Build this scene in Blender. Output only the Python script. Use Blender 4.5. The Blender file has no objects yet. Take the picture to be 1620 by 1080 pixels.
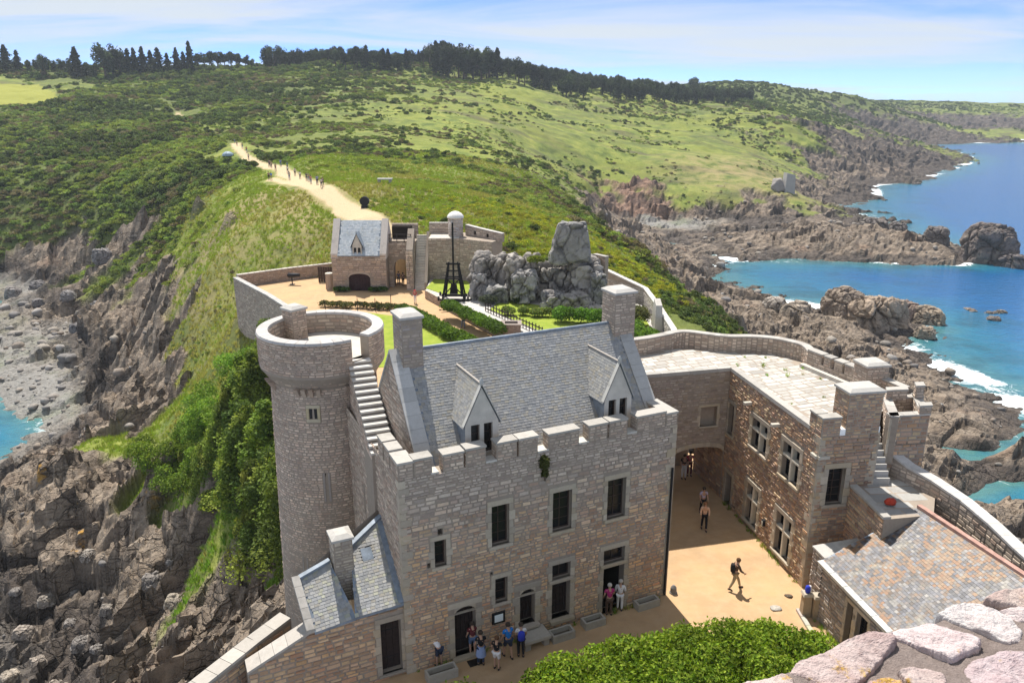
import bpy, math, random
import numpy as np
from mathutils import Vector, Matrix
random.seed(7); RNG = np.random.default_rng(7)
scene = bpy.context.scene
COL = scene.collection
R = math.radians

# ------------------------------------------------------------------ camera
F_PX, CXP, CYP, HORIZON, CAM_H = 1250.0, 810.0, 540.0, 150.0, 23.0
PITCH = math.atan((CYP - HORIZON) / F_PX)
cam_d = bpy.data.cameras.new('camera')
cam_d.sensor_width = 36.0
cam_d.lens = 36.0 * F_PX / 1620.0
cam_d.clip_start = 0.1
cam_d.clip_end = 20000.0
cam = bpy.data.objects.new('camera', cam_d)
cam.location = (0, 0, CAM_H)
cam.rotation_euler = (math.pi / 2 - PITCH, 0, 0)
COL.objects.link(cam)
scene.camera = cam

# ------------------------------------------------------------------ sky, sun, exposure
SUN_AZ = Vector((-0.31, 0.95, 0)).normalized()
SUN_EL = R(60)
world = bpy.data.worlds.new('World'); scene.world = world
world.use_nodes = True
wn = world.node_tree; wn.nodes.clear()
w_out = wn.nodes.new('ShaderNodeOutputWorld')
w_bg = wn.nodes.new('ShaderNodeBackground')
w_sky = wn.nodes.new('ShaderNodeTexSky')
w_sky.sky_type = 'NISHITA'
w_sky.sun_disc = False
w_sky.sun_elevation = SUN_EL
w_sky.sun_rotation = math.atan2(SUN_AZ.x, SUN_AZ.y)
w_sky.altitude = 0
w_sky.air_density = 0.35; w_sky.dust_density = 0.0; w_sky.ozone_density = 2.0
w_bg.inputs['Strength'].default_value = 0.14
# thin cirrus streaks: noise on the direction projected to a high cloud layer
w_tc = wn.nodes.new('ShaderNodeTexCoord')
w_sep = wn.nodes.new('ShaderNodeSeparateXYZ')
wn.links.new(w_tc.outputs['Generated'], w_sep.inputs[0])
def wmath(op, a, b=None, c=None):
    n = wn.nodes.new('ShaderNodeMath'); n.operation = op
    for i, v in enumerate((a, b, c)):
        if v is None: continue
        if hasattr(v, 'is_linked') or hasattr(v, 'links'): wn.links.new(v, n.inputs[i])
        else: n.inputs[i].default_value = v
    return n.outputs[0]
w_zz = wmath('ADD', wmath('MAXIMUM', w_sep.outputs['Z'], 0.0), 0.10)
w_cmb = wn.nodes.new('ShaderNodeCombineXYZ')
wn.links.new(wmath('DIVIDE', w_sep.outputs['X'], w_zz), w_cmb.inputs[0])
wn.links.new(wmath('DIVIDE', w_sep.outputs['Y'], w_zz), w_cmb.inputs[1])
w_map = wn.nodes.new('ShaderNodeMapping')
w_map.inputs['Rotation'].default_value = (0, 0, R(-60))
w_map.inputs['Scale'].default_value = (0.35, 0.8, 1.0)
w_map.inputs['Location'].default_value = (3.2, 4.1, 0.0)
wn.links.new(w_cmb.outputs[0], w_map.inputs[0])
w_no = wn.nodes.new('ShaderNodeTexNoise')
w_no.inputs['Scale'].default_value = 0.62
w_no.inputs['Detail'].default_value = 9.0
w_no.inputs['Roughness'].default_value = 0.58
w_no.inputs['Distortion'].default_value = 0.7
wn.links.new(w_map.outputs[0], w_no.inputs['Vector'])
w_mr = wn.nodes.new('ShaderNodeMapRange')
w_mr.interpolation_type = 'SMOOTHSTEP'
w_mr.inputs['From Min'].default_value = 0.36
w_mr.inputs['From Max'].default_value = 0.60
w_mr.inputs['To Max'].default_value = 0.93
wn.links.new(w_no.outputs['Fac'], w_mr.inputs['Value'])
w_mix = wn.nodes.new('ShaderNodeMix'); w_mix.data_type = 'RGBA'
wn.links.new(w_mr.outputs[0], w_mix.inputs[0])
w_tint = wn.nodes.new('ShaderNodeMix'); w_tint.data_type = 'RGBA'; w_tint.blend_type = 'MULTIPLY'; w_tint.inputs[0].default_value = 1.0
wn.links.new(w_sky.outputs[0], w_tint.inputs[6]); w_tint.inputs[7].default_value = (0.37, 0.475, 0.67, 1)
wn.links.new(w_tint.outputs[2], w_mix.inputs[6])
w_mix.inputs[7].default_value = (2.42, 2.62, 2.74, 1)
wn.links.new(w_mix.outputs[2], w_bg.inputs['Color'])
wn.links.new(w_bg.outputs[0], w_out.inputs['Surface'])

sun_d = bpy.data.lights.new('sun', 'SUN')
sun_d.energy = 3.3; sun_d.angle = R(0.53); sun_d.color = (1.0, 0.955, 0.88)
sun = bpy.data.objects.new('sun', sun_d); COL.objects.link(sun)
_sd = Vector((SUN_AZ.x * math.cos(SUN_EL), SUN_AZ.y * math.cos(SUN_EL), math.sin(SUN_EL)))
sun.rotation_euler = _sd.to_track_quat('Z', 'Y').to_euler()
sun.location = (-30, 60, 120)

vs = scene.view_settings
scene.display_settings.display_device = 'sRGB'
vs.view_transform = 'Standard'; vs.look = 'None'; vs.gamma = 1.0
vs.exposure = 1.15
vs.use_curve_mapping = False
scene.cycles.use_denoising = True
scene.cycles.max_bounces = 5
scene.cycles.diffuse_bounces = 3
scene.cycles.glossy_bounces = 2
scene.cycles.transmission_bounces = 2
scene.cycles.transparent_max_bounces = 6
scene.cycles.volume_bounces = 0
scene.cycles.caustics_reflective = False
scene.cycles.caustics_refractive = False

# ------------------------------------------------------------------ pixel -> place (photo 1620x1080)
_cp, _sp = math.cos(PITCH), math.sin(PITCH)
def ray(x, y):
    a = (x - CXP) / F_PX; b = -(y - CYP) / F_PX
    return np.array([a, _cp + b * _sp, -_sp + b * _cp])
def atz(x, y, z=0.0):
    r = ray(x, y); t = (z - CAM_H) / r[2]
    return np.array([r[0] * t, r[1] * t, z])
def aty(x, y, Y):
    r = ray(x, y); t = Y / r[1]
    return np.array([r[0] * t, Y, CAM_H + r[2] * t])

# ------------------------------------------------------------------ numpy noise
def _hash(ix, iy, iz=0, seed=0):
    h = (ix.astype(np.int64) * 374761393 + iy.astype(np.int64) * 668265263 + np.asarray(iz).astype(np.int64) * 2147483647 + seed * 974634777) & 0xFFFFFFFF
    h = ((h ^ (h >> 13)) * 1274126177) & 0xFFFFFFFF
    h = (h ^ (h >> 16)) & 0xFFFFFFFF
    h = (h * 2246822519) & 0xFFFFFFFF
    return ((h ^ (h >> 15)) & 0xFFFFFF) / float(0xFFFFFF)
def vnoise(x, y, seed=0):
    ix = np.floor(x); iy = np.floor(y); fx = x - ix; fy = y - iy
    fx = fx * fx * (3 - 2 * fx); fy = fy * fy * (3 - 2 * fy)
    a = _hash(ix, iy, 0, seed); b = _hash(ix + 1, iy, 0, seed); c = _hash(ix, iy + 1, 0, seed); d = _hash(ix + 1, iy + 1, 0, seed)
    return (a * (1 - fx) + b * fx) * (1 - fy) + (c * (1 - fx) + d * fx) * fy
def fbm(x, y, oct=4, seed=0, gain=0.5):
    s = 0; a = 1; t = 0
    for k in range(oct):
        s = s + a * vnoise(x * 2 ** k + 17.3 * k, y * 2 ** k - 9.1 * k, seed + k); t += a; a *= gain
    return s / t
def vnoise3(p, seed=0):
    i = np.floor(p); f = p - i; f = f * f * (3 - 2 * f); s = 0
    for dx in (0, 1):
        for dy in (0, 1):
            for dz in (0, 1):
                w = (f[:, 0] if dx else 1 - f[:, 0]) * (f[:, 1] if dy else 1 - f[:, 1]) * (f[:, 2] if dz else 1 - f[:, 2])
                s = s + w * _hash(i[:, 0] + dx, i[:, 1] + dy, i[:, 2] + dz, seed)
    return s
def fbm3(p, oct=4, seed=0, gain=0.5):
    s = 0; a = 1; t = 0
    for k in range(oct):
        s = s + a * vnoise3(p * 2 ** k + 5.7 * k, seed + k); t += a; a *= gain
    return s / t
def slabs(x, y, size, seed=0, tilt=0.6):
    """broken rock slabs: every Voronoi cell has a height and a dip of its own; returns height and distance to the crack"""
    gx = x / size; gy = y / size
    ix = np.floor(gx); iy = np.floor(gy)
    best = np.full(x.shape, 9.0); sec = np.full(x.shape, 9.0); h = np.zeros(x.shape)
    for dx in (-1, 0, 1):
        for dy in (-1, 0, 1):
            cx = ix + dx; cy = iy + dy
            px = cx + 0.1 + 0.8 * _hash(cx, cy, 1, seed); py = cy + 0.1 + 0.8 * _hash(cx, cy, 2, seed)
            d = np.hypot(gx - px, gy - py)
            hh = _hash(cx, cy, 3, seed) + tilt * ((gx - px) * (_hash(cx, cy, 4, seed) * 2 - 1.0) + (gy - py) * (_hash(cx, cy, 5, seed) * 2 - 1.0))
            nb = d < best
            sec = np.where(nb, best, np.minimum(sec, d))
            h = np.where(nb, hh, h); best = np.where(nb, d, best)
    return h, sec - best
def smooth(a, b, x):
    t = np.clip((x - a) / (b - a), 0, 1); return t * t * (3 - 2 * t)

# ------------------------------------------------------------------ object helpers
def tag(o, label=None, cat=None, group=None, kind=None):
    if label: o['label'] = label
    if cat: o['category'] = cat
    if group: o['group'] = group
    if kind: o['kind'] = kind
    return o
def empty(name, loc=(0, 0, 0), rz=0.0, label=None, cat=None, group=None):
    o = bpy.data.objects.new(name, None); COL.objects.link(o)
    o.location = tuple(float(q) for q in loc); o.rotation_euler = (0, 0, rz)
    o.empty_display_size = 0.3
    return tag(o, label, cat, group)
WORLD = {}
def thing(name, loc, label, cat, group=None):
    """an Empty at a thing's base whose parts are built straight in world coordinates"""
    o = empty(name, loc, 0, label, cat, group); WORLD[o.name] = Vector([float(q) for q in loc]); return o
def link(name, me, parent=None, loc=None):
    o = bpy.data.objects.new(name, me); COL.objects.link(o)
    if parent is not None:
        o.parent = parent
        if parent.name in WORLD: o.matrix_parent_inverse = Matrix.Translation(-WORLD[parent.name])
    if loc is not None: o.location = tuple(float(q) for q in loc)
    return o
class MB:
    """collects faces (with a colour each) and links them as one mesh object"""
    def __init__(self): self.v = []; self.f = []; self.c = []; self.m = []
    def face(self, pts, col=(1, 1, 1), m=0):
        b = len(self.v); self.v.extend([tuple(float(q) for q in p) for p in pts])
        self.f.append(tuple(range(b, b + len(pts)))); self.c.append(col); self.m.append(m)
    def poly(self, verts, faces, col=(1, 1, 1), m=0):
        b = len(self.v); self.v.extend([tuple(float(q) for q in p) for p in verts])
        for f in faces:
            self.f.append(tuple(b + i for i in f)); self.c.append(col); self.m.append(m)
    def hexa(self, a, b, col=(1, 1, 1), m=0):
        """a: 4 points of the lower ring, b: 4 of the upper ring (counter-clockwise from above)"""
        self.poly(list(a) + list(b), [(3, 2, 1, 0), (4, 5, 6, 7), (0, 1, 5, 4), (1, 2, 6, 5), (2, 3, 7, 6), (3, 0, 4, 7)], col, m)
    def box(self, x0, x1, y0, y1, z0, z1, col=(1, 1, 1), m=0, fr=None):
        a = [(x0, y0, z0), (x1, y0, z0), (x1, y1, z0), (x0, y1, z0)]; b = [(p[0], p[1], z1) for p in a]
        if fr: a = [fr(*p) for p in a]; b = [fr(*p) for p in b]
        self.hexa(a, b, col, m)
    def prism(self, pts, z0, z1, col=(1, 1, 1), m=0, fr=None):
        """vertical prism over a polygon (counter-clockwise); z1 may be a list"""
        n = len(pts)
        zt = z1 if isinstance(z1, (list, tuple)) else [z1] * n
        lo = [(p[0], p[1], z0) for p in pts]; hi = [(p[0], p[1], zt[i]) for i, p in enumerate(pts)]
        if fr: lo = [fr(*p) for p in lo]; hi = [fr(*p) for p in hi]
        self.poly(lo + hi, [tuple(range(n))[::-1], tuple(range(n, 2 * n))] + [(i, (i + 1) % n, n + (i + 1) % n, n + i) for i in range(n)], col, m)
    def tube(self, path, rad, n=8, col=(1, 1, 1), m=0, cap=True):
        path = [Vector(p) for p in path]
        rads = rad if isinstance(rad, (list, tuple)) else [rad] * len(path)
        vs = []; fs = []; prev = None
        for i, p in enumerate(path):
            d = (path[min(i + 1, len(path) - 1)] - path[max(i - 1, 0)]).normalized()
            if prev is None: x = d.orthogonal().normalized()
            else: x = (prev - d * prev.dot(d)); x = x.normalized() if x.length > 1e-6 else d.orthogonal().normalized()
            prev = x; y = d.cross(x)
            for k in range(n):
                a = 2 * math.pi * k / n
                vs.append(p + (x * math.cos(a) + y * math.sin(a)) * rads[i])
        for i in range(len(path) - 1):
            for k in range(n):
                fs.append((i * n + k, i * n + (k + 1) % n, (i + 1) * n + (k + 1) % n, (i + 1) * n + k))
        if cap: fs.append(tuple(range(n))[::-1]); fs.append(tuple(range((len(path) - 1) * n, len(path) * n)))
        self.poly(vs, fs, col, m)
    def bar(self, p, q, w, h=None, col=(1, 1, 1), m=0):
        p = Vector(p); q = Vector(q); h = h or w
        d = (q - p).normalized(); up = Vector((0, 0, 1)) if abs(d.z) < 0.95 else Vector((0, 1, 0))
        x = d.cross(up).normalized() * (w / 2); y = x.cross(d).normalized() * (h / 2)
        self.hexa([p - x - y, p + x - y, q + x - y, q - x - y], [p - x + y, p + x + y, q + x + y, q - x + y], col, m)
    def mesh(self, name, mats, smooth_sh=False):
        me = bpy.data.meshes.new(name)
        me.from_pydata(self.v, [], self.f); 
        for mt in (mats if isinstance(mats, (list, tuple)) else [mats]): me.materials.append(mt)
        if any(self.m): me.polygons.foreach_set('material_index', np.array(self.m, np.int32))
        cl = me.color_attributes.new('Col', 'FLOAT_COLOR', 'CORNER')
        arr = np.empty((len(me.loops), 4), np.float32); k = 0
        cnt = np.array([len(f) for f in self.f]); cc = np.array([(c[0], c[1], c[2], 1.0) for c in self.c], np.float32).reshape(-1, 4)
        arr[:] = np.repeat(cc, cnt, axis=0)
        cl.data.foreach_set('color', arr.ravel())
        if smooth_sh: me.polygons.foreach_set('use_smooth', np.ones(len(self.f), bool))
        me.update(); return me
    def build(self, name, mats, parent=None, smooth_sh=False, loc=None):
        return link(name, self.mesh(name, mats, smooth_sh), parent, loc)
def np_mesh(name, V, Fq, mat, cols=None, smooth_sh=False, domain='POINT'):
    """fast mesh from arrays; Fq (n,3) or (n,4); cols (n,3) on points or faces"""
    me = bpy.data.meshes.new(name)
    V = np.asarray(V, np.float32); Fq = np.asarray(Fq, np.int32)
    n, k = Fq.shape
    me.vertices.add(len(V)); me.vertices.foreach_set('co', V.ravel())
    me.loops.add(n * k); me.loops.foreach_set('vertex_index', Fq.ravel())
    me.polygons.add(n); me.polygons.foreach_set('loop_start', np.arange(0, n * k, k, dtype=np.int32))
    me.materials.append(mat)
    me.update(calc_edges=True)
    if cols is not None:
        c4 = np.ones((len(cols), 4), np.float32); c4[:, :3] = cols
        if domain == 'POINT':
            a = me.color_attributes.new('Col', 'FLOAT_COLOR', 'POINT'); a.data.foreach_set('color', c4.ravel())
        else:
            a = me.color_attributes.new('Col', 'FLOAT_COLOR', 'CORNER'); a.data.foreach_set('color', np.repeat(c4, k, axis=0).ravel())
    me.polygons.foreach_set('use_smooth', np.full(n, bool(smooth_sh)))
    me.validate(); return me
def add_attr(me, name, arr):
    a = me.attributes.new(name, 'FLOAT', 'POINT'); a.data.foreach_set('value', np.asarray(arr, np.float32))

# ------------------------------------------------------------------ material helpers
class NT:
    def __init__(self, name, rough=0.85, spec=0.3):
        self.mat = bpy.data.materials.new(name); self.mat.use_nodes = True
        self.t = self.mat.node_tree; self.bsdf = self.t.nodes['Principled BSDF']
        self.bsdf.inputs['Roughness'].default_value = rough
        self.bsdf.inputs['Specular IOR Level'].default_value = spec
        self._co = None
    def n(self, typ, **kw):
        nd = self.t.nodes.new(typ)
        for k, v in kw.items(): setattr(nd, k, v)
        return nd
    def set(self, sock, v):
        if hasattr(v, 'links'): self.t.links.new(v, sock)
        elif isinstance(v, (tuple, list)) and len(v) == 3 and sock.type == 'RGBA': sock.default_value = (*v, 1)
        else: sock.default_value = v
    def co(self, kind='Object'):
        if self._co is None: self._co = self.n('ShaderNodeTexCoord')
        return self._co.outputs[kind]
    def noise(self, scale, detail=4, rough=0.55, vec=None, dist=0.0, out='Fac'):
        nd = self.n('ShaderNodeTexNoise'); self.set(nd.inputs['Vector'], vec if vec is not None else self.co())
        nd.inputs['Scale'].default_value = scale; nd.inputs['Detail'].default_value = detail
        nd.inputs['Roughness'].default_value = rough; nd.inputs['Distortion'].default_value = dist
        return nd.outputs[out]
    def voro(self, scale, feature='F1', vec=None, out='Distance', rand=1.0):
        nd = self.n('ShaderNodeTexVoronoi', feature=feature); self.set(nd.inputs['Vector'], vec if vec is not None else self.co())
        nd.inputs['Scale'].default_value = scale; nd.inputs['Randomness'].default_value = rand
        return nd.outputs[out]
    def ramp(self, v, stops):
        nd = self.n('ShaderNodeValToRGB'); self.set(nd.inputs[0], v)
        el = nd.color_ramp.elements
        while len(el) < len(stops): el.new(0.5)
        for e, (p, c) in zip(el, stops):
            e.position = p; e.color = (c, c, c, 1) if isinstance(c, (int, float)) else (*c, 1)
        return nd.outputs[0]
    def rng(self, v, a, b, c=0.0, d=1.0):
        nd = self.n('ShaderNodeMapRange'); self.set(nd.inputs[0], v)
        for i, q in enumerate((a, b, c, d)): nd.inputs[i + 1].default_value = q
        return nd.outputs[0]
    def mix(self, f, a, b, mode='MIX'):
        nd = self.n('ShaderNodeMix', data_type='RGBA', blend_type=mode)
        self.set(nd.inputs[0], f); self.set(nd.inputs[6], a); self.set(nd.inputs[7], b)
        return nd.outputs[2]
    def math(self, op, a, b=0.0):
        nd = self.n('ShaderNodeMath', operation=op); self.set(nd.inputs[0], a); self.set(nd.inputs[1], b)
        return nd.outputs[0]
    def attr(self, name, out='Fac'):
        nd = self.n('ShaderNodeAttribute', attribute_name=name); return nd.outputs[out]
    def mapping(self, scale=(1, 1, 1), rot=(0, 0, 0), vec=None):
        nd = self.n('ShaderNodeMapping'); self.set(nd.inputs[0], vec if vec is not None else self.co())
        nd.inputs['Scale'].default_value = scale; nd.inputs['Rotation'].default_value = rot
        return nd.outputs[0]
    def bump(self, h, strength=0.5, dist=0.05):
        nd = self.n('ShaderNodeBump'); self.set(nd.inputs['Height'], h)
        nd.inputs['Strength'].default_value = strength; nd.inputs['Distance'].default_value = dist
        if self.bsdf.inputs['Normal'].links:
            self.t.links.new(self.bsdf.inputs['Normal'].links[0].from_socket, nd.inputs['Normal'])
        self.t.links.new(nd.outputs[0], self.bsdf.inputs['Normal'])
    def color(self, c): self.set(self.bsdf.inputs['Base Color'], c); return self
M = {}
def plain(name, col, rough=0.8, var=0.25, scale=6.0, metal=0.0, spec=0.3, bump=0.0):
    """one base colour broken up by noise"""
    k = NT(name, rough, spec)
    f = k.noise(scale, 5, 0.6)
    k.color(k.mix(k.rng(f, 0.3, 0.7), tuple(c * (1 - var) for c in col), tuple(min(1, c * (1 + var)) for c in col)))
    k.bsdf.inputs['Metallic'].default_value = metal
    if bump: k.bump(k.noise(scale * 4, 4), 0.6, bump)
    M[name] = k.mat; return k.mat
# ================================================================== TERRAIN
SEA = -32.0
CP = []   # x, y, z, rock, scrub
def c(px, py, rock, scrub, z=None, Y=None):
    P = atz(px, py, z) if z is not None else aty(px, py, Y)
    CP.append((P[0], P[1], P[2], rock, scrub))
def cw(x, y, z, rock=0.0, scrub=0.0): CP.append((x, y, z, rock, scrub))
# castle rock (under the courts)
for q in [(0, 8), (0, 30), (12, 30), (0, 45), (10, 45), (0, 60), (-8, 70), (5, 72), (-15, 88), (0, 88), (-26, 98), (8, 86)]: cw(*q, -1.2)
cw(22, 30, -3, 1); cw(20, 42, -3, 1); cw(17, 50, -4, 1); cw(17, 66, -3, 0.2, 0.5); cw(28, 24, -8, 1); cw(30, 48, -16, 1); cw(36, 66, -20, 1); cw(45, 40, -26, 1)
cw(-9, 28, -1.6); cw(-9, 24, -2.4, .3); cw(-12, 20, -6, .6); cw(-12.5, 34, -5.0, .7); cw(-15, 27, -7.5, .8)
cw(-13.6, 40, -6, .8); cw(-15, 50, -7.5, .2, .6); cw(-20, 66, -4, 0, 1); cw(-27, 82, -3.2, 0, .8); cw(-35, 98, -3.2, 0, .1)
# west slope and the rocks below it
c(420, 790, .15, .5, z=-9); c(420, 900, 1, 0, z=-13.5); c(330, 740, 0, .4, z=-12); c(240, 745, .1, .4, z=-16.5); c(300, 575, .1, .1, z=-14)
c(300, 690, 0, .5, z=-13.5); c(290, 745, 0, .4, z=-14.5); c(360, 700, 0, .5, z=-10.5); c(390, 750, 0, .4, z=-9.2); c(370, 775, 0, .4, z=-10.6); c(400, 700, 0, .5, z=-7.6); c(300, 770, .1, .4, z=-15); c(350, 650, 0, .5, z=-10); c(340, 560, 0, .1, z=-10); c(330, 620, 0, .3, z=-11.5); c(310, 600, 0, .2, z=-13.2); c(350, 800, .75, .0, z=-13); c(260, 790, 1, 0, z=-18); c(200, 800, 1, 0, z=-22); c(150, 690, .35, 0, z=-20); c(215, 690, .6, 0, z=-21)
c(40, 800, 1, 0, z=-23.5); c(90, 760, 1, 0, z=-20.5); c(60, 730, 1, 0, z=-26); c(300, 900, 1, 0, z=-20); c(350, 1000, 1, 0, z=-18); c(200, 900, 1, 0, z=-23); c(60, 900, 1, 0, z=-26)
c(100, 1000, 1, 0, z=-27.5); c(20, 1040, 1, 0, z=-28.5); c(200, 1040, 1, 0, z=-25.5); c(330, 1075, .6, 0, z=-13); c(400, 1000, .8, 0, z=-10)
c(0, 730, 1, 0, z=-32.6); c(60, 690, 1, 0, z=-31.9); c(0, 650, .9, 0, z=-31.8); c(20, 700, 1, 0, z=-33.4); c(-60, 720, 1, 0, z=-36); c(-150, 640, 1, 0, z=-36); c(-200, 800, 1, 0, z=-36); c(-150, 950, 1, 0, z=-31)
c(60, 620, .9, 0, z=-30); c(150, 640, 1, 0, z=-28.6); c(60, 550, .8, 0, z=-29.0); c(0, 490, .8, 0, z=-28.6); c(120, 520, .8, 0, z=-28.8); c(-80, 560, .8, 0, z=-30.6); c(0, 590, .8, 0, z=-30.2)
c(200, 560, 1, 0, z=-25); c(220, 520, 1, 0, z=-24.5); c(200, 470, 1, 0, z=-25.5); c(100, 440, 1, 0, z=-27.5); c(20, 430, 1, 0, z=-27.5); c(200, 430, 1, 0, z=-24); c(220, 610, 1, 0, z=-24); c(250, 640, 1, 0, z=-21)
c(270, 560, 1, 0, Y=122); c(275, 615, 1, 0, Y=104)
c(20, 375, .2, 1, Y=240); c(100, 390, .6, 1, Y=235); c(200, 400, .3, .9, Y=206); c(150, 395, .6, .9, Y=222); c(240, 410, .8, .6, Y=192)
# scrub hill on the left
c(100, 330, 0, 1, Y=246); c(20, 320, 0, 1, Y=252); c(180, 340, 0, 1, Y=226); c(100, 270, 0, 1, Y=264); c(0, 260, 0, 1, Y=275); c(200, 280, 0, 1, Y=250); c(280, 280, 0, 1, Y=235)
c(100, 235, 0, 1, Y=305); c(0, 220, 0, 1, Y=325); c(200, 230, 0, 1, Y=305); c(300, 230, 0, 1, Y=285); c(100, 200, 0, 1, Y=365); c(0, 190, 0, 1, Y=380); c(200, 190, 0, 1, Y=380)
c(40, 150, 0, 0, Y=462); c(150, 150, 0, 1, Y=462); c(-60, 150, 0, 0, Y=462); c(250, 145, 0, 1, Y=480); c(40, 132, 0, .2, Y=500); c(100, 112, 0, 1, Y=560); c(0, 108, 0, .5, Y=560); c(-100, 110, 0, .7, Y=560)
c(200, 118, 0, 1, Y=560); c(300, 112, 0, 1, Y=580); c(350, 150, 0, .9, Y=470); c(350, 110, 0, .8, Y=600); c(450, 150, 0, .7, Y=450); c(450, 108, 0, .7, Y=610)
c(300, 190, 0, .9, Y=390); c(370, 200, 0, .5, Y=340); c(-150, 300, 0, 1, Y=262); c(-150, 200, 0, 1, Y=365); c(-250, 420, .9, .3, Y=235); c(-300, 250, 0, 1, Y=300)
# gully and neck
c(300, 300, 0, 1, Y=205); c(260, 350, 0, .9, Y=190); c(330, 330, 0, .4, Y=166); c(400, 310, 0, .1, Y=152); c(330, 290, 0, 1, Y=212); c(390, 270, 0, .9, Y=205); c(420, 300, 0, .1, Y=160)
c(500, 335, 0, .05, Y=125); c(450, 380, 0, .05, Y=116); c(350, 400, 0, .15, Y=126); c(300, 450, .35, .2, Y=131); c(280, 520, .3, .1, Y=119); c(370, 500, 0, .0, Y=100); c(260, 430, .6, .3, Y=146); c(300, 390, .3, .4, Y=146); c(235, 470, 1, 0, Y=152)
c(480, 420, 0, .05, Y=111); c(560, 345, 0, .0, Y=112); c(505, 296, 0, 0, Y=138); c(440, 264, 0, .1, Y=186); c(378, 236, 0, .3, Y=255); c(288, 185, 0, .6, Y=412)
c(600, 290, 0, .25, Y=150); c(650, 330, 0, .5, Y=122); c(700, 335, 0, .5, Y=118); c(780, 335, 0, .9, Y=122); c(850, 375, 0, .7, Y=110); c(930, 400, 0, .9, Y=112); c(1000, 445, 0, .9, Y=108); c(1100, 480, 0, .9, Y=102); c(1160, 526, .1, .8, Y=93)
c(1070, 450, 0, .9, Y=116); c(1000, 388, 0, .9, Y=146); c(935, 342, .2, .8, Y=186); c(900, 318, 0, .5, Y=196); c(860, 340, 0, .7, Y=135); c(700, 290, 0, .3, Y=165); c(760, 300, 0, .4, Y=160); c(640, 280, 0, .4, Y=180); c(1130, 478, .3, .8, Y=112)
cw(40, 100, -18, .9); cw(48, 115, -24, 1); cw(38, 130, -19, .8); cw(50, 150, -27, 1); cw(36, 175, -20, .8); cw(44, 200, -27, 1); cw(34, 215, -18, .8); cw(46, 240, -28, 1)
# hill behind, middle
c(600, 250, 0, .3, Y=232); c(700, 250, 0, .25, Y=262); c(800, 260, 0, .25, Y=272); c(850, 282, 0, .4, Y=232); c(870, 262, 0, .4, Y=305); c(930, 282, .1, .4, Y=362); c(550, 200, 0, .5, Y=332); c(650, 200, 0, .35, Y=332); c(450, 200, 0, .6, Y=332); c(750, 200, 0, .2, Y=375)
c(800, 200, 0, .15, Y=400); c(650, 150, 0, .45, Y=480); c(550, 150, 0, .6, Y=452); c(800, 150, 0, .3, Y=540); c(750, 112, 0, .5, Y=640); c(650, 106, 0, .6, Y=620); c(550, 102, 0, .7, Y=600); c(850, 130, 0, .5, Y=620)
c(900, 220, 0, .1, Y=430); c(900, 180, 0, .1, Y=520); c(900, 143, 0, .2, Y=610); c(1000, 220, 0, .15, Y=480); c(1000, 180, 0, .3, Y=560); c(1000, 153, 0, .3, Y=640); c(1100, 220, 0, .1, Y=500); c(1100, 175, 0, .4, Y=620)
c(500, 250, 0, .4, Y=215); c(520, 225, 0, .5, Y=275)
# cove and headland on the right
c(1000, 282, 0, .3, Y=402); c(1100, 270, 0, .0, Y=412); c(1000, 300, .6, .2, Y=378); c(940, 300, .5, .3, Y=376); c(960, 343, .9, 0, z=-29.2); c(1000, 350, .9, 0, z=-29.4); c(1040, 343, .9, 0, z=-29.2); c(1090, 302, .3, 0, Y=374); c(1150, 306, .3, 0, Y=371); c(1200, 285, 0, 0, Y=404); c(1255, 312, .5, 0, Y=374); c(1150, 345, 1, 0, z=-30.5); c(1250, 350, 1, 0, z=-30); c(1200, 255, 0, .1, Y=445)
c(1000, 380, .9, 0, z=-30); c(1060, 360, .9, 0, z=-29.6); c(1100, 400, .9, 0, z=-30.3); c(1100, 440, .9, 0, z=-29.5); c(1180, 480, 1, 0, z=-29); c(1200, 520, 1, 0, z=-27); c(1150, 375, 1, 0, z=-29); c(1250, 375, 1, 0, z=-27.5); c(1350, 365, 1, 0, z=-26.5); c(1420, 380, 1, 0, z=-27.5); c(1480, 395, 1, 0, z=-28.5); c(1330, 400, 1, 0, z=-30)
c(1150, 412, .8, 0, z=-32.2); c(1250, 422, .8, 0, z=-32.8); c(1400, 425, .8, 0, z=-33); c(1530, 428, .8, 0, z=-33); c(1200, 440, .8, 0, z=-35); c(1350, 450, .8, 0, z=-37); c(1500, 455, .8, 0, z=-38); c(1650, 460, .8, 0, z=-40)
c(1230, 478, .9, 0, z=-32); c(1300, 490, 1, 0, z=-30.5); c(1280, 520, 1, 0, z=-28.5); c(1350, 520, 1, 0, z=-29.5); c(1440, 520, 1, 0, z=-31.3); c(1500, 520, 1, 0, z=-33.3); c(1420, 550, 1, 0, z=-32.2); c(1540, 600, 1, 0, z=-32.2); c(1500, 560, 1, 0, z=-34); c(1600, 560, 1, 0, z=-36); c(1620, 620, 1, 0, z=-33); c(1720, 600, 1, 0, z=-38)
c(1250, 560, 1, 0, z=-26); c(1350, 560, 1, 0, z=-28); c(1400, 620, 1, 0, z=-27); c(1480, 620, 1, 0, z=-28.5); c(1560, 660, 1, 0, z=-26.5); c(1620, 690, 1, 0, z=-26.5); c(1500, 690, 1, 0, z=-25); c(1500, 735, 1, 0, z=-33.6); c(1550, 738, 1, 0, z=-34.6); c(1600, 745, 1, 0, z=-34.8); c(1700, 740, 1, 0, z=-34); c(1520, 785, 1, 0, z=-27.5); c(1600, 770, 1, 0, z=-27.5); c(1680, 790, 1, 0, z=-28); c(1550, 828, 1, 0, z=-34.4); c(1600, 832, 1, 0, z=-35); c(1650, 830, 1, 0, z=-36.5); c(1560, 880, 1, 0, z=-28); c(1700, 900, 1, 0, z=-30)
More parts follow.
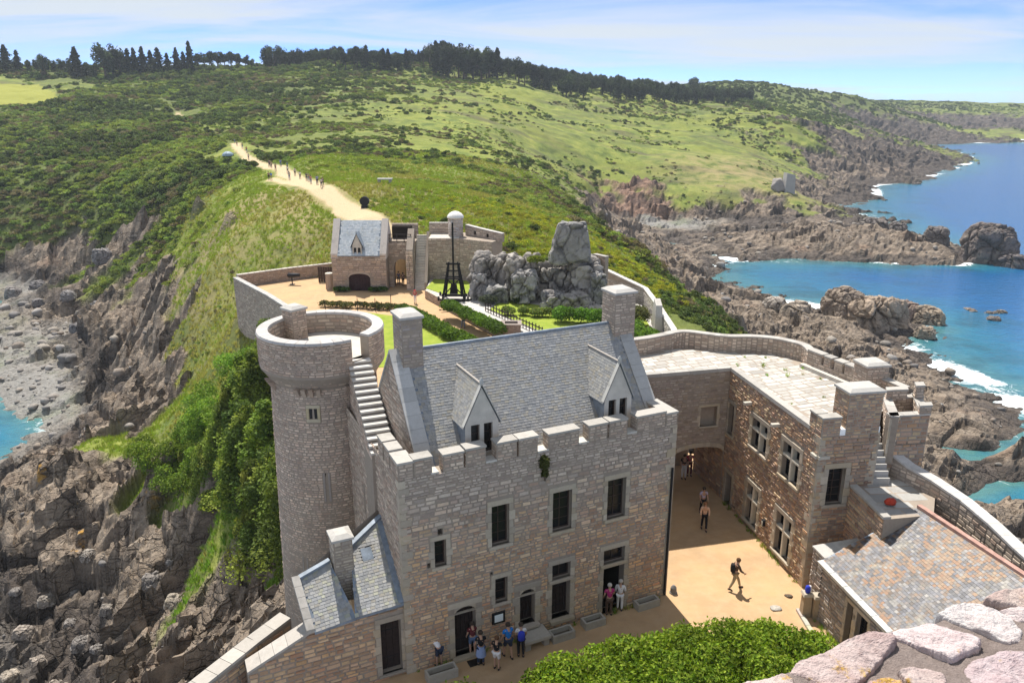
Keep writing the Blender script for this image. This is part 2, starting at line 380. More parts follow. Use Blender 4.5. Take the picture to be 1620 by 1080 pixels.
# far coast
c(1250, 200, .1, .4, Y=560); c(1250, 243, .3, .3, Y=520); c(1310, 205, .6, .3, Y=582); c(1300, 265, .9, 0, Y=520); c(1350, 235, .7, 0, Y=574); c(1350, 288, 1, 0, z=-31); c(1440, 272, 1, 0, z=-30); c(1490, 278, 1, 0, z=-32.5); c(1410, 245, .8, .1, Y=640); c(1300, 318, 1, 0, z=-30.5); c(1340, 325, 1, 0, z=-32); c(1200, 165, 0, .6, Y=720)
c(1150, 132, 0, 1, Y=930); c(1250, 138, .1, .9, Y=950); c(1350, 150, .1, .9, Y=1050); c(1400, 168, .2, .7, Y=1120); c(1350, 195, .5, .4, Y=930); c(1420, 205, .8, .2, Y=980); c(1400, 226, 1, 0, z=-31.5); c(1530, 224, .8, 0, z=-31); c(1620, 224, .5, 0, z=-31); c(1700, 226, .6, 0, z=-31); c(1560, 214, .2, 0, Y=1080); c(1620, 214, .2, 0, Y=1100)
c(1480, 166, .1, .6, Y=1380); c(1560, 168, .1, .6, Y=1450); c(1650, 167, .1, .6, Y=1500); c(1500, 195, .8, .2, Y=1180); c(1600, 196, .8, .2, Y=1250); c(1750, 170, .1, .6, Y=1500)
c(1500, 240, .5, 0, z=-36); c(1600, 260, .5, 0, z=-40); c(1600, 330, .5, 0, z=-44); c(1700, 300, .5, 0, z=-46); c(1500, 310, .5, 0, z=-37); c(1450, 320, .6, 0, z=-36); c(1600, 400, .5, 0, z=-40); c(1750, 420, .5, 0, z=-44); c(1850, 260, .5, 0, z=-46)
for x in (-2000, -1000, -400, 200, 800, 1500, 2200): cw(x, 2600, -6, 0, .6)
for x in (-700, -400, -100, 150): cw(x, 950, 22, 0, .6)
cw(-500, 600, 34, 0, .7); cw(-450, 420, 15, 0, .8); cw(-350, 250, -2, 0, .8); cw(-230, 160, -30, .8, 0); cw(-200, 100, -36, .8, 0); cw(-120, 60, -34, .8, 0); cw(-80, 30, -30, 1, 0); cw(-40, 15, -18, 1, 0)
cw(120, 60, -36, .8, 0); cw(200, 120, -42, .6, 0); cw(60, 20, -28, 1, 0); cw(400, 300, -46, .5, 0); cw(700, 500, -48, .5, 0); cw(900, 900, -40, .5, 0)
CP = np.array(CP)
_d = np.hypot(CP[:, None, 0] - CP[None, :, 0], CP[:, None, 1] - CP[None, :, 1])
_sc = np.hypot(CP[:, 0], CP[:, 1]) * 0.004 + 0.02           # far points may be fitted more loosely
_A = -_d + np.diag(_sc)
_n = len(CP); _K = np.zeros((_n + 1, _n + 1)); _K[:_n, :_n] = _A; _K[_n, :_n] = 1; _K[:_n, _n] = 1
_W = np.linalg.solve(_K, np.concatenate([CP[:, 2], [0]]))
def _blend(x, y, want_masks=True):
    x = np.asarray(x, float).ravel(); y = np.asarray(y, float).ravel()
    z = np.empty_like(x); rock = np.empty_like(x); scr = np.empty_like(x)
    for i in range(0, len(x), 20000):
        s = slice(i, i + 20000)
        d2 = (x[s, None] - CP[None, :, 0]) ** 2 + (y[s, None] - CP[None, :, 1]) ** 2
        z[s] = -np.sqrt(d2) @ _W[:_n] + _W[_n]
        w = 1.0 / (d2 + 2.0) ** 1.6; w /= w.sum(1, keepdims=True)
        rock[s] = w @ CP[:, 3]; scr[s] = w @ CP[:, 4]
    return z, rock, scr
# the courts of the castle: kept clear of the terrain
COURT = np.array([(-7.5, 21), (-5.5, 26.2), (-9, 36), (-11.0, 43), (-15.3, 63), (-20.5, 77.5), (-27.2, 87.4), (-34.0, 96.3), (-24, 103.5), (-12, 102), (-2, 100), (11, 92), (14.6, 80), (14.4, 66), (9, 50), (17, 46), (20, 36), (20.5, 21)])
def in_poly(x, y, P):
    r = np.zeros(np.shape(x), bool); j = len(P) - 1
    for i in range(len(P)):
        xi, yi = P[i][0], P[i][1]; xj, yj = P[j][0], P[j][1]
        with np.errstate(divide='ignore', invalid='ignore'):
            r ^= ((yi > y) != (yj > y)) & (x < (xj - xi) * (y - yi) / (yj - yi + 1e-12) + xi)
        j = i
    return r
def seg_dist(x, y, L):
    best = np.full(np.shape(x), 1e9); arc = np.zeros(np.shape(x))
    for i in range(len(L) - 1):
        ax, ay = L[i][0], L[i][1]; bx, by = L[i + 1][0], L[i + 1][1]
        t = np.clip(((x - ax) * (bx - ax) + (y - ay) * (by - ay)) / ((bx - ax) ** 2 + (by - ay) ** 2), 0, 1)
        d = np.hypot(x - ax - t * (bx - ax), y - ay - t * (by - ay))
        arc = np.where(d < best, i + t, arc); best = np.minimum(best, d)
    return best, arc
PATH = [aty(620, 372, 104), aty(592, 352, 110), aty(548, 322, 123), aty(508, 298, 138), aty(475, 281, 160), aty(440, 264, 186), aty(410, 249, 220), aty(378, 236, 255), aty(372, 228, 275)]
PATH2 = [aty(372, 228, 275), aty(335, 210, 330), aty(300, 192, 390), aty(272, 176, 435), aty(250, 165, 470)]
SIDE = [aty(490, 292, 145), aty(445, 291, 165), aty(430, 294, 172)]
FIELD = [atz(*q, 0) for q in []] or [aty(-120, 140, 490), aty(62, 131, 505), aty(80, 142, 480), aty(108, 158, 440), aty(60, 168, 430), aty(0, 170, 425), aty(-120, 172, 420)]
def terrain(x, y):
    """height and masks of the ground"""
    z, rock, scr = _blend(x, y)
    D = np.hypot(x, y)
    pd, pa = seg_dist(x, y, PATH); pd2, _ = seg_dist(x, y, PATH2); pd3, _ = seg_dist(x, y, SIDE)
    near_path = smooth(9, 3, np.minimum(pd, pd2))
    n1 = fbm(x / 23, y / 23, 4, 11) - 0.5; n2 = fbm(x / 5.5, y / 5.5, 3, 23) - 0.5
    far = smooth(150, 700, D)
    rk = smooth(0.42, 0.58, rock + 0.55 * n2 + 0.35 * n1)
    # rock: dipping slabs at three sizes, warped so that the cracks wander
    wx = x + 3.0 * (fbm(x / 9, y / 9, 3, 31) - .5); wy = y + 3.0 * (fbm(x / 9, y / 9, 3, 37) - .5)
    ca, sa = math.cos(0.5), math.sin(0.5)
    sx = (wx * ca + wy * sa) * 0.6; sy = -wx * sa + wy * ca
    h1, e1 = slabs(sx, sy, 7.0, 3, 0.9); h2, e2 = slabs(sx, sy, 2.6, 5, 1.0); h3, e3 = slabs(wx, wy, 1.1, 9, 0.8); h4, e4 = slabs(sx + 40, sy, 22.0, 13, 0.9)
    beach = smooth(-27.5, -30, z) * smooth(0.55, 0.9, rock)
    amp = rk * (1 - (0.62 + .36 * (x < -60) * smooth(120, 150, y)) * beach) * (1 - near_path) * (1 - .35 * smooth(40, 60, x) * smooth(170, 130, y))
    dz = amp * ((h4 - .5) * 3.8 * smooth(30, 90, D) + (h1 - .5) * 2.8 + (h2 - .5) * 1.5 + (h3 - .5) * 0.7 - 0.7 * smooth(.14, 0, e1) - 0.4 * smooth(.13, 0, e2))
    g = (1 - rk) * (1 - near_path)
    dz = dz + g * (n1 * (2.2 + 4.0 * far) + n2 * 0.9 + (fbm(x / 70, y / 70, 3, 41) - .5) * 7 * smooth(140, 320, D))
    ct = in_poly(x, y, COURT)
    k = np.where(ct, 0.0, 1.0)
    z2 = z + dz * k
    z2 = np.where(ct, np.minimum(z2, -1.0), z2)
    crack = np.maximum(smooth(.12, 0, e1), 0.7 * smooth(.12, 0, e2))
    return dict(z=z2, rock=rk * k, scrub=scr, beach=beach, crack=crack * rk, path=np.maximum(smooth(.45, -.25, pd - (2.2 - .12 * pa) + n2 * 1.6), np.maximum(smooth(1.3, .7, pd2 + n2) * smooth(382, 392, y) * smooth(425, 415, y), smooth(1.4, .8, pd3 + n2))), pd=np.minimum(np.minimum(pd, pd2 + 1.7), pd3), n1=n1, n2=n2)

def polar(a0, a1, na, r0, r1, nr):
    a = np.linspace(R(a0), R(a1), na); r = r0 * (r1 / r0) ** np.linspace(0, 1, nr)
    AA, RR = np.meshgrid(a, r, indexing='ij')
    x = (RR * np.sin(AA)).ravel(); y = (RR * np.cos(AA)).ravel()
    i = np.arange(na - 1)[:, None] * nr + np.arange(nr - 1)[None, :]
    F = np.stack([i, i + nr, i + nr + 1, i + 1], -1).reshape(-1, 4)
    return x, y, F

tx, ty, tF = polar(-46, 46, 600, 21, 2600, 830)
T = terrain(tx, ty)
fieldm = in_poly(tx, ty, [(p[0], p[1]) for p in FIELD]).astype(float)

# ---- ground material
k = NT('ground', 0.95, 0.15)
co = k.co()
rockA = k.attr('rock'); scrA = k.attr('scrub'); beachA = k.attr('beach'); pathA = k.attr('path'); tideA = k.attr('tide'); fieldA = k.attr('field'); redA = k.attr('red'); dryA = k.attr('dry')
fine = k.noise(1.6, 6, 0.65); mid = k.noise(0.16, 5, 0.6); big = k.noise(0.022, 4, 0.55)
streak = k.noise(0.05, 5, 0.6, vec=k.mapping((0.35, 1.6, 1.0), (0, 0, 0.5)))
g = k.ramp(mid, [(0.30, (0.095, 0.135, 0.030)), (0.48, (0.200, 0.240, 0.048)), (0.66, (0.300, 0.315, 0.068)), (0.80, (0.36, 0.32, 0.10))])
g = k.mix(k.rng(streak, 0.50, 0.64, 0, .8), g, k.mix(fine, (0.085, 0.080, 0.040), (0.15, 0.125, 0.07)))
hth = k.noise(0.035, 6, 0.68, vec=k.mapping((.6, 1.3, 1.0), (0, 0, 1.0)))
g = k.mix(k.rng(hth, 0.50, 0.62, 0, .7), g, k.mix(fine, (0.075, 0.10, 0.03), (0.14, 0.165, 0.05)))
g = k.mix(k.rng(big, 0.50, 0.62, 0, .6), g, (0.235, 0.255, 0.045))
dry = k.mix(fine, (0.26, 0.20, 0.10), (0.40, 0.34, 0.15))
g = k.mix(k.math('MULTIPLY', dryA, k.rng(mid, .35, .6)), g, dry)
g = k.mix(k.math('MULTIPLY', k.rng(scrA, 0.3, 0.8), 0.75), g, (0.105, 0.132, 0.040))
g = k.mix(k.rng(fine, 0.35, 0.7), g, k.mix(0.35, g, (0.03, 0.04, 0.012)))
g = k.mix(fieldA, g, k.mix(fine, (0.24, 0.26, 0.045), (0.30, 0.29, 0.06)))
rv = k.noise(0.55, 7, 0.68); rv2 = k.noise(2.6, 6, 0.7)
r = k.ramp(rv, [(0.28, (0.13, 0.105, 0.085)), (0.45, (0.32, 0.255, 0.195)), (0.60, (0.44, 0.36, 0.28)), (0.78, (0.52, 0.415, 0.31))])
r = k.mix(k.rng(rv2, 0.35, 0.75, 0, .6), r, (0.17, 0.145, 0.125), 'MIX')
r = k.mix(k.rng(k.noise(0.09, 4, .6), 0.58, 0.72, 0, .55), r, (0.36, 0.235, 0.165))
r = k.mix(k.math('MULTIPLY', redA, .85), r, k.mix(rv2, (0.30, 0.17, 0.12), (0.46, 0.31, 0.23)))
tidem = k.rng(k.math('ADD', tideA, k.math('MULTIPLY', k.math('SUBTRACT', k.noise(.12, 5, .6), .5), 1.5)), 0.45, 0.75)
r = k.mix(k.math('MULTIPLY', tidem, .82), r, k.mix(rv2, (0.035, 0.031, 0.030), (0.15, 0.13, 0.12)))
wv = k.n('ShaderNodeVectorMath', operation='ADD'); k.set(wv.inputs[0], k.mapping((1.0, .55, 1.25), (.3, .15, .5))); k.set(wv.inputs[1], k.mix(1.0, k.noise(.35, 4, .6, out='Color'), (1.6, 1.6, 1.6), 'MULTIPLY'))
wv = wv.outputs[0]
wv2 = k.mapping((.45, 1.5, 1.6), (.2, .35, .75), wv)
ck1 = k.voro(.30, 'DISTANCE_TO_EDGE', wv2); ck2 = k.voro(.85, 'DISTANCE_TO_EDGE', wv2); fc1 = k.voro(.30, 'F1', wv2, 'Color'); fc2 = k.voro(.85, 'F1', wv2, 'Color')
ckp = k.rng(k.noise(.22, 4, .6), .42, .62)
ckm = k.math('MULTIPLY', k.math('MAXIMUM', k.rng(ck1, .0, .045, 1, 0), k.math('MULTIPLY', k.rng(ck2, .0, .05, 1, 0), .6)), ckp)
r = k.mix(k.math('MULTIPLY', fc2, .55), r, k.mix(1.0, r, (.42, .40, .385), 'MULTIPLY'))
r = k.mix(k.math('MULTIPLY', fc1, .35), r, k.mix(1.0, r, (1.25, 1.15, 1.05), 'MULTIPLY'))
r = k.mix(k.math('MULTIPLY', k.math('MAXIMUM', ckm, k.attr('crack')), .5), r, (0.045, 0.038, 0.033))
lich = k.math('MULTIPLY', k.rng(k.noise(.23, 4, .65), .66, .72), k.attr('lichen'))
r = k.mix(k.math('MULTIPLY', lich, .8), r, (0.55, 0.29, 0.04))
peb = k.voro(1.5, 'F1', out='Color'); pebd = k.voro(1.5, 'F1')
pg = k.math('MULTIPLY', peb, 1.0)
sh = k.mix(pg, k.mix(k.noise(.15, 4), (0.17, 0.158, 0.142), (0.25, 0.235, 0.215)), (0.33, 0.315, 0.29))
sh = k.mix(k.rng(k.noise(.09, 5, .65), .5, .68, 0, .45), sh, (0.20, 0.24, 0.12))
r = k.mix(beachA, r, sh)
col = k.mix(rockA, g, r)
col = k.mix(pathA, col, k.mix(fine, (0.46, 0.345, 0.205), (0.57, 0.45, 0.285)))
k.color(col)
rb = k.math('MULTIPLY', rockA, k.math('SUBTRACT', 1.0, beachA))
hgt = k.math('ADD', k.math('MULTIPLY', rv2, k.math('MULTIPLY', rockA, 0.8)), k.math('MULTIPLY', fine, 0.45))
fch = k.math('ADD', k.math('MULTIPLY', fc1, 1.3), k.math('SUBTRACT', k.math('MULTIPLY', fc2, .8), k.math('MULTIPLY', ckm, 1.6)))
hgt = k.math('ADD', hgt, k.math('MULTIPLY', fch, rb))
hgt = k.math('SUBTRACT', hgt, k.math('MULTIPLY', k.math('MULTIPLY', pebd, beachA), 0.6))
k.bump(hgt, 1.0, 0.5)
M['ground'] = k.mat
me = np_mesh('terrain', np.stack([tx, ty, T['z']], 1), tF, M['ground'], smooth_sh=False)
_tide = np.where(tx < 0, smooth(-20, -27, T['z']) * .8, smooth(-27.5, -31.5, T['z']) * .75) + .5 * smooth(300, 360, ty) * (tx > 0) + .3 * smooth(500, 640, ty) * (tx > 60)
# shingle lies in the left bay and in the cove, clean rock elsewhere
_b1 = aty(60, 555, 170); _b2 = atz(1010, 350, -31); _b3 = atz(60, 640, -31)
_sh = np.maximum(smooth(75, 40, np.hypot(tx + 118, (ty - 172) * 0.8)), smooth(34, 18, np.hypot((tx - _b2[0]) * .75, (ty - _b2[1]) * 1.0)))
_sh = np.maximum(_sh, smooth(75, 45, np.hypot(tx + 48, ty - 62)) * 0.55) 
add_attr(me, 'rock', T['rock']); add_attr(me, 'scrub', T['scrub']); add_attr(me, 'beach', np.clip(T['beach'] * _sh * 1.2, 0, 1)); add_attr(me, 'path', T['path'])
add_attr(me, 'tide', _tide * (1 - _sh * smooth(-28, -30.5, T['z']))); add_attr(me, 'field', fieldm); add_attr(me, 'crack', T['crack'])
_rc = aty(985, 320, 378)
add_attr(me, 'red', smooth(40, 14, np.hypot(tx - _rc[0] - 2, ty - _rc[1])))
add_attr(me, 'lichen', smooth(70, 40, np.hypot(tx + 40, ty - 62)))
_dr = [aty(600, 290, 150), aty(690, 320, 120), aty(460, 340, 140), aty(1180, 290, 410), aty(310, 420, 135), aty(560, 310, 130)]
add_attr(me, 'dry', np.max([smooth(26 * (1 + p[1] / 300), 8, np.hypot(tx - p[0], ty - p[1])) for p in _dr], axis=0))
ground = tag(link('ground', me), kind='structure')

# ================================================================== SEA
sx_, sy_, sF = polar(-50, 50, 300, 21, 2600, 420)
st_z = np.empty(len(sx_))
_zb, _, _ = _blend(sx_, sy_)
depth = SEA - _zb
k = NT('sea', 0.10, 0.5)
dA = k.attr('depth'); foamA = k.attr('foam')
wav = k.noise(0.30, 4, 0.6, vec=k.mapping((1.0, 2.2, 1.0), (0, 0, 0.6))); sw = k.noise(0.05, 4, 0.6, vec=k.mapping((1, 2.4, 1), (0, 0, 0.4)))
colw = k.ramp(k.rng(k.math('ADD', dA, k.math('MULTIPLY', k.math('SUBTRACT', sw, .5), 3.5)), 0, 14), [(0.0, (0.075, 0.195, 0.185)), (0.16, (0.020, 0.160, 0.240)), (0.40, (0.008, 0.105, 0.275)), (0.75, (0.006, 0.090, 0.255)), (1.0, (0.006, 0.080, 0.240))])
colw = k.mix(k.rng(wav, .45, .75, 0, .35), colw, (0.01, 0.07, 0.15))
sub = k.math('MULTIPLY', k.rng(k.noise(.06, 6, .66), .50, .62), k.rng(dA, 9, 2))
colw = k.mix(k.math('MULTIPLY', sub, .6), colw, (0.012, 0.075, 0.10))
fn = k.noise(0.42, 7, 0.72, dist=1.2)
fo = k.rng(k.math('ADD', foamA, k.math('MULTIPLY', k.math('SUBTRACT', fn, .5), 2.4)), 0.72, 1.1)
cap = k.rng(k.noise(0.22, 6, .7, vec=k.mapping((1, 3.0, 1), (0, 0, .35))), .715, .76, 0, .8)
fo = k.math('MAXIMUM', fo, cap)
k.color(k.mix(fo, colw, (0.78, 0.82, 0.84)))
k.set(k.bsdf.inputs['Roughness'], k.rng(fo, 0, 1, 0.12, 0.8))
k.bump(k.math('ADD', k.noise(0.9, 4, .6, vec=k.mapping((1, 2, 1), (0, 0, .5))), k.math('MULTIPLY', wav, 1.5)), 0.55, 0.35)
M['sea'] = k.mat
me = np_mesh('sea', np.stack([sx_, sy_, np.full(len(sx_), SEA)], 1), sF, M['sea'], smooth_sh=True)
foam = smooth(1.7, 0.05, depth) * (0.55 + 0.9 * smooth(.45, .65, fbm(sx_ / 26, sy_ / 26, 3, 77)))
_exp = smooth(60, 100, sx_) ; foam = foam * (0.68 + 0.42 * _exp)
add_attr(me, 'depth', np.clip(depth, 0, 14)); add_attr(me, 'foam', foam)
tag(link('sea', me), kind='structure')
# ================================================================== MASONRY KIT
def v3(*a): return np.array(a, float)
Zv = v3(0, 0, 1)
def nrm(a): a = np.array(a, float); return a / np.linalg.norm(a)

k = NT('stone', 0.92, 0.2)
cA = k.attr('Col', 'Color'); f1 = k.noise(9, 5, .65); f2 = k.noise(0.55, 5, .6)
q = k.mix(k.rng(f1, .4, .75, 0, .5), cA, k.mix(1.0, cA, (0.60, 0.58, 0.57), 'MULTIPLY'))
q = k.mix(k.rng(f2, .55, .72, 0, .4), q, k.mix(1.0, q, (0.64, 0.60, 0.57), 'MULTIPLY'))
drip = k.noise(0.9, 4, .6, vec=k.mapping((1.6, 1.6, 0.22)))
q = k.mix(k.rng(drip, .58, .74, 0, .4), q, k.mix(1.0, q, (0.48, 0.46, 0.47), 'MULTIPLY'))
sp = k.noise(3.1, 5, .7)
q = k.mix(k.rng(sp, .70, .76, 0, .45), q, (0.42, 0.40, 0.33))
k.color(q); k.bump(k.math('ADD', f1, k.math('MULTIPLY', k.noise(34, 3, .6), .5)), 0.7, 0.02); M['stone'] = k.mat

k = NT('mortar', 0.97, 0.1)
f1 = k.noise(5, 6, .7); f2 = k.noise(.5, 4, .6)
q = k.mix(f1, (0.25, 0.205, 0.165), (0.42, 0.355, 0.29)); q = k.mix(k.rng(f2, .45, .7, 0, .4), q, (0.20, 0.16, 0.14))
k.color(q); k.bump(f1, .8, .02); M['mortar'] = k.mat

k = NT('dressed_stone', 0.9, 0.2)
cA = k.attr('Col', 'Color'); f1 = k.noise(6, 5, .65); f2 = k.noise(1.3, 5, .65)
q = k.mix(k.rng(f1, .35, .75, 0, .4), cA, k.mix(1.0, cA, (0.68, 0.66, 0.62), 'MULTIPLY'))
q = k.mix(k.rng(f2, .55, .72, 0, .5), q, (0.23, 0.215, 0.19)); k.color(q); k.bump(f1, .5, .015); M['dressed'] = k.mat

k = NT('slate', 0.55, 0.45)
cA = k.attr('Col', 'Color'); f1 = k.noise(7, 5, .65)
q = k.mix(k.rng(f1, .35, .7, 0, .5), cA, k.mix(1.0, cA, (0.6, 0.62, 0.66), 'MULTIPLY'))
li = k.noise(1.1, 6, .7); q = k.mix(k.rng(li, .54, .72, 0, .55), q, k.mix(k.noise(14, 3), (0.36, 0.30, 0.15), (0.42, 0.40, 0.34)))
k.color(q); k.bump(f1, .4, .01); M['slate'] = k.mat
plain('lead', (0.20, 0.235, 0.28), 0.5, .3, 3, spec=.4)
plain('dark_wood', (0.030, 0.020, 0.018), 0.7, .4, 8)
plain('frame_wood', (0.06, 0.038, 0.028), 0.6, .3, 8)
plain('iron', (0.018, 0.018, 0.02), 0.55, .3, 8, metal=.3)
plain('lime_render', (0.50, 0.465, 0.41), .9, .14, 2.0, bump=.01)
k = NT('glass', 0.22, 0.3); k.color(k.mix(k.noise(2.0, 3), (0.007, 0.007, 0.008), (0.018, 0.018, 0.019))); k.bump(k.noise(3, 2), .15, .01); M['glass'] = k.mat
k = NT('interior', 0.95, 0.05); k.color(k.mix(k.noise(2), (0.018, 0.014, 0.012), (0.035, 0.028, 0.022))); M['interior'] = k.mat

def planar(O, U, N):
    O = np.array(O, float); U = nrm(U); N = nrm(N)
    return lambda a, b, n=0.0: O + U * a + N * n + Zv * b
def cyl(cx, cy, rad, a0, sgn=1.0, batter=0.0, z0=0.0):
    def S(a, b, n=0.0):
        r = rad + batter * (z0 - b); t = a0 + sgn * a / rad
        return v3(cx + math.cos(t) * (r + n), cy + math.sin(t) * (r + n), b)
    return S
PAL_MANOR = [(0.586, 0.414, 0.27), (0.519, 0.354, 0.236), (0.627, 0.444, 0.28), (0.477, 0.312, 0.211), (0.668, 0.492, 0.319), (0.56, 0.336, 0.216), (0.601, 0.426, 0.295), (0.505, 0.36, 0.251), (0.641, 0.42, 0.236)]
PAL_GREY = [(0.517, 0.418, 0.334), (0.465, 0.378, 0.305), (0.568, 0.463, 0.373), (0.427, 0.338, 0.276), (0.606, 0.492, 0.387), (0.491, 0.366, 0.286)]
PAL_WING = [(0.448, 0.303, 0.21), (0.374, 0.233, 0.161), (0.523, 0.373, 0.244), (0.549, 0.338, 0.2), (0.424, 0.292, 0.22), (0.585, 0.431, 0.269), (0.35, 0.245, 0.18), (0.498, 0.315, 0.195)]
PAL_ROUGH = [(.38, .33, .285), (.31, .265, .235), (.44, .375, .31), (.35, .275, .225)]

def stones(S, U0, U1, V0, V1, pal, holes=(), inside=None, hh=(.14, .27), ll=(.2, .55), proud=(.015, .05), rng=None, tint=None, gap=.02):
    """coursed rubble over a wall face; returns a list of (area, verts(8), colour)"""
    rng = rng or random.Random(1)
    out = []; v = V0
    while v < V1 - .05:
        h = min(rng.uniform(*hh), V1 - v)
        if V1 - v - h < .08: h = V1 - v
        iv = [(U0, U1)]
        for (a, b, cc, d) in holes:
            if min(d, v + h) - max(cc, v) > 0.02:
                nx = []
                for (p, q2) in iv:
                    if b <= p or a >= q2: nx.append((p, q2)); continue
                    if a > p: nx.append((p, a))
                    if b < q2: nx.append((b, q2))
                iv = nx
        for (p, q2) in iv:
            x = p + rng.uniform(-.0, .02)
            while x < q2 - .04:
                l = rng.uniform(*ll) * (0.75 + h / (hh[0] + hh[1]))
                if q2 - x - l < .12: l = q2 - x
                xe = min(x + l, q2)
                w = xe - x
                j = lambda s: rng.uniform(-s, s)
                g = gap * rng.uniform(.6, 1.5)
                dy = min(.03, h * .14); dx = min(.03, w * .1)
                c4 = [(x + g / 2 + abs(j(dx)), v + g / 2 + abs(j(dy))), (xe - g / 2 - abs(j(dx)), v + g / 2 + abs(j(dy))), (xe - g / 2 - abs(j(dx)), v + h - g / 2 - abs(j(dy))), (x + g / 2 + abs(j(dx)), v + h - g / 2 - abs(j(dy)))]
                mx, my = (x + xe) / 2, v + h / 2
                if inside is None or (inside(mx, my) and inside(x + .03, my) and inside(xe - .03, my) and inside(mx, v + h - .02)):
                    pr = rng.uniform(*proud); e = min(.022, w * .12, h * .16)
                    cb = rng.choice(pal); kk = rng.uniform(.78, 1.22)
                    col = tuple(q3 * kk for q3 in cb)
                    if tint: col = tint(mx, my, col, rng)
                    back = [S(a, b, -.02) for a, b in c4]
                    fr = [S(mx + (a - mx) * (1 - 2 * e / max(w, .05)), my + (b - my) * (1 - 2 * e / max(h, .05)), pr * rng.uniform(.75, 1.15)) for a, b in c4]
                    out.append((w * h, back + fr, col))
                x = xe
        v += h
    return out
STONE_F = [(4, 5, 6, 7), (0, 1, 5, 4), (1, 2, 6, 5), (2, 3, 7, 6), (3, 0, 4, 7)]
def lay(pieces, parent, n_single=0, name='stone', mat='stone', stuff_name='stonework', faces=STONE_F, flip=False):
    """the n largest pieces become objects of their own, the rest one joined part"""
    if not pieces: return
    fs = [tuple(reversed(f)) for f in faces] if flip else faces
    order = sorted(range(len(pieces)), key=lambda i: -pieces[i][0])
    for i in order[:n_single]:
        m = MB(); m.poly(pieces[i][1], fs, pieces[i][2]); m.build(name, M[mat], parent)
    rest = order[n_single:]
    if rest:
        V = np.array([p for i in rest for p in pieces[i][1]]); nv = len(pieces[0][1])
        FF = (np.array(fs)[None] + (np.arange(len(rest)) * nv)[:, None, None]).reshape(-1, len(fs[0]))
        cc = np.repeat(np.array([pieces[i][2] for i in rest]), len(fs), axis=0)
        tag(link(stuff_name, np_mesh(stuff_name, V, FF, M[mat], cc, domain='FACE'), parent), kind='stuff')
def backing(m, S, U0, U1, V0, V1, holes, rev=.35):
    """wall face with true openings and their reveals"""
    us = sorted({U0, U1, *[min(max(q, U0), U1) for h in holes for q in h[:2]]}); vs_ = sorted({V0, V1, *[min(max(q, V0), V1) for h in holes for q in h[2:]]})
    for a, b in zip(us, us[1:]):
        for cc, d in zip(vs_, vs_[1:]):
            mx, my = (a + b) / 2, (cc + d) / 2
            if any(h[0] < mx < h[1] and h[2] < my < h[3] for h in holes): continue
            m.face([S(a, cc), S(b, cc), S(b, d), S(a, d)])
    for (a, b, cc, d) in holes:
        for (p, q2) in (((a, cc), (b, cc)), ((b, cc), (b, d)), ((b, d), (a, d)), ((a, d), (a, cc))):
            m.face([S(*p), S(*q2), S(*q2, -rev), S(*p, -rev)])
def block(S, a, b, cc, d, n0, n1, col, name, parent, mat='dressed', bev=.012):
    """one dressed block on a wall: chamfered box from n0 to n1"""
    m = MB(); e = min(bev, (b - a) * .2, (d - cc) * .2)
    lo = [S(a, cc, n0), S(b, cc, n0), S(b, d, n0), S(a, d, n0)]; md = [S(a, cc, n1 - e), S(b, cc, n1 - e), S(b, d, n1 - e), S(a, d, n1 - e)]
    hi = [S(a + e, cc + e, n1), S(b - e, cc + e, n1), S(b - e, d - e, n1), S(a + e, d - e, n1)]
    m.poly(lo + md + hi, [(8, 9, 10, 11)] + [(i, (i + 1) % 4, 4 + (i + 1) % 4, 4 + i) for i in range(4)] + [(4 + i, 4 + (i + 1) % 4, 8 + (i + 1) % 4, 8 + i) for i in range(4)] + [(3, 2, 1, 0)], col)
    return m.build(name, M[mat], parent)
DRS = [(.47, .40, .31), (.43, .365, .29), (.50, .43, .34), (.40, .345, .28), (.46, .38, .275)]
def dcol(rng): c_ = rng.choice(DRS); kk = rng.uniform(.85, 1.08); return tuple(q * kk for q in c_)
def surround(S, a, b, cc, d, parent, rng, jw=.18, lint=.24, sill=.14, n1=.05):
    """dressed jambs, lintel and sill round an opening"""
    block(S, a - jw, b + jw, d, d + lint, -.1, n1, dcol(rng), 'lintel', parent)
    if sill: block(S, a - jw * .8, b + jw * .8, cc - sill, cc, -.1, n1 + .06, dcol(rng), 'sill', parent)
    for x0, x1, sg in ((a - jw, a, -1), (b, b + jw, 1)):
        z = cc; i = 0
        while z < d - .02:
            h = min(rng.uniform(.26, .44), d - z)
            if d - z - h < .14: h = d - z
            ex = jw * .55 * (i % 2)
            block(S, x0 - (ex if sg < 0 else 0), x1 + (ex if sg > 0 else 0), z + .006, z + h - .006, -.1, n1 - .012 * (i % 2), dcol(rng), 'jamb_stone', parent); z += h; i += 1
def pad(holes, j=.2, l=.25, s=.13): return [(a - j, b + j, cc - s, d + l) for a, b, cc, d in holes]
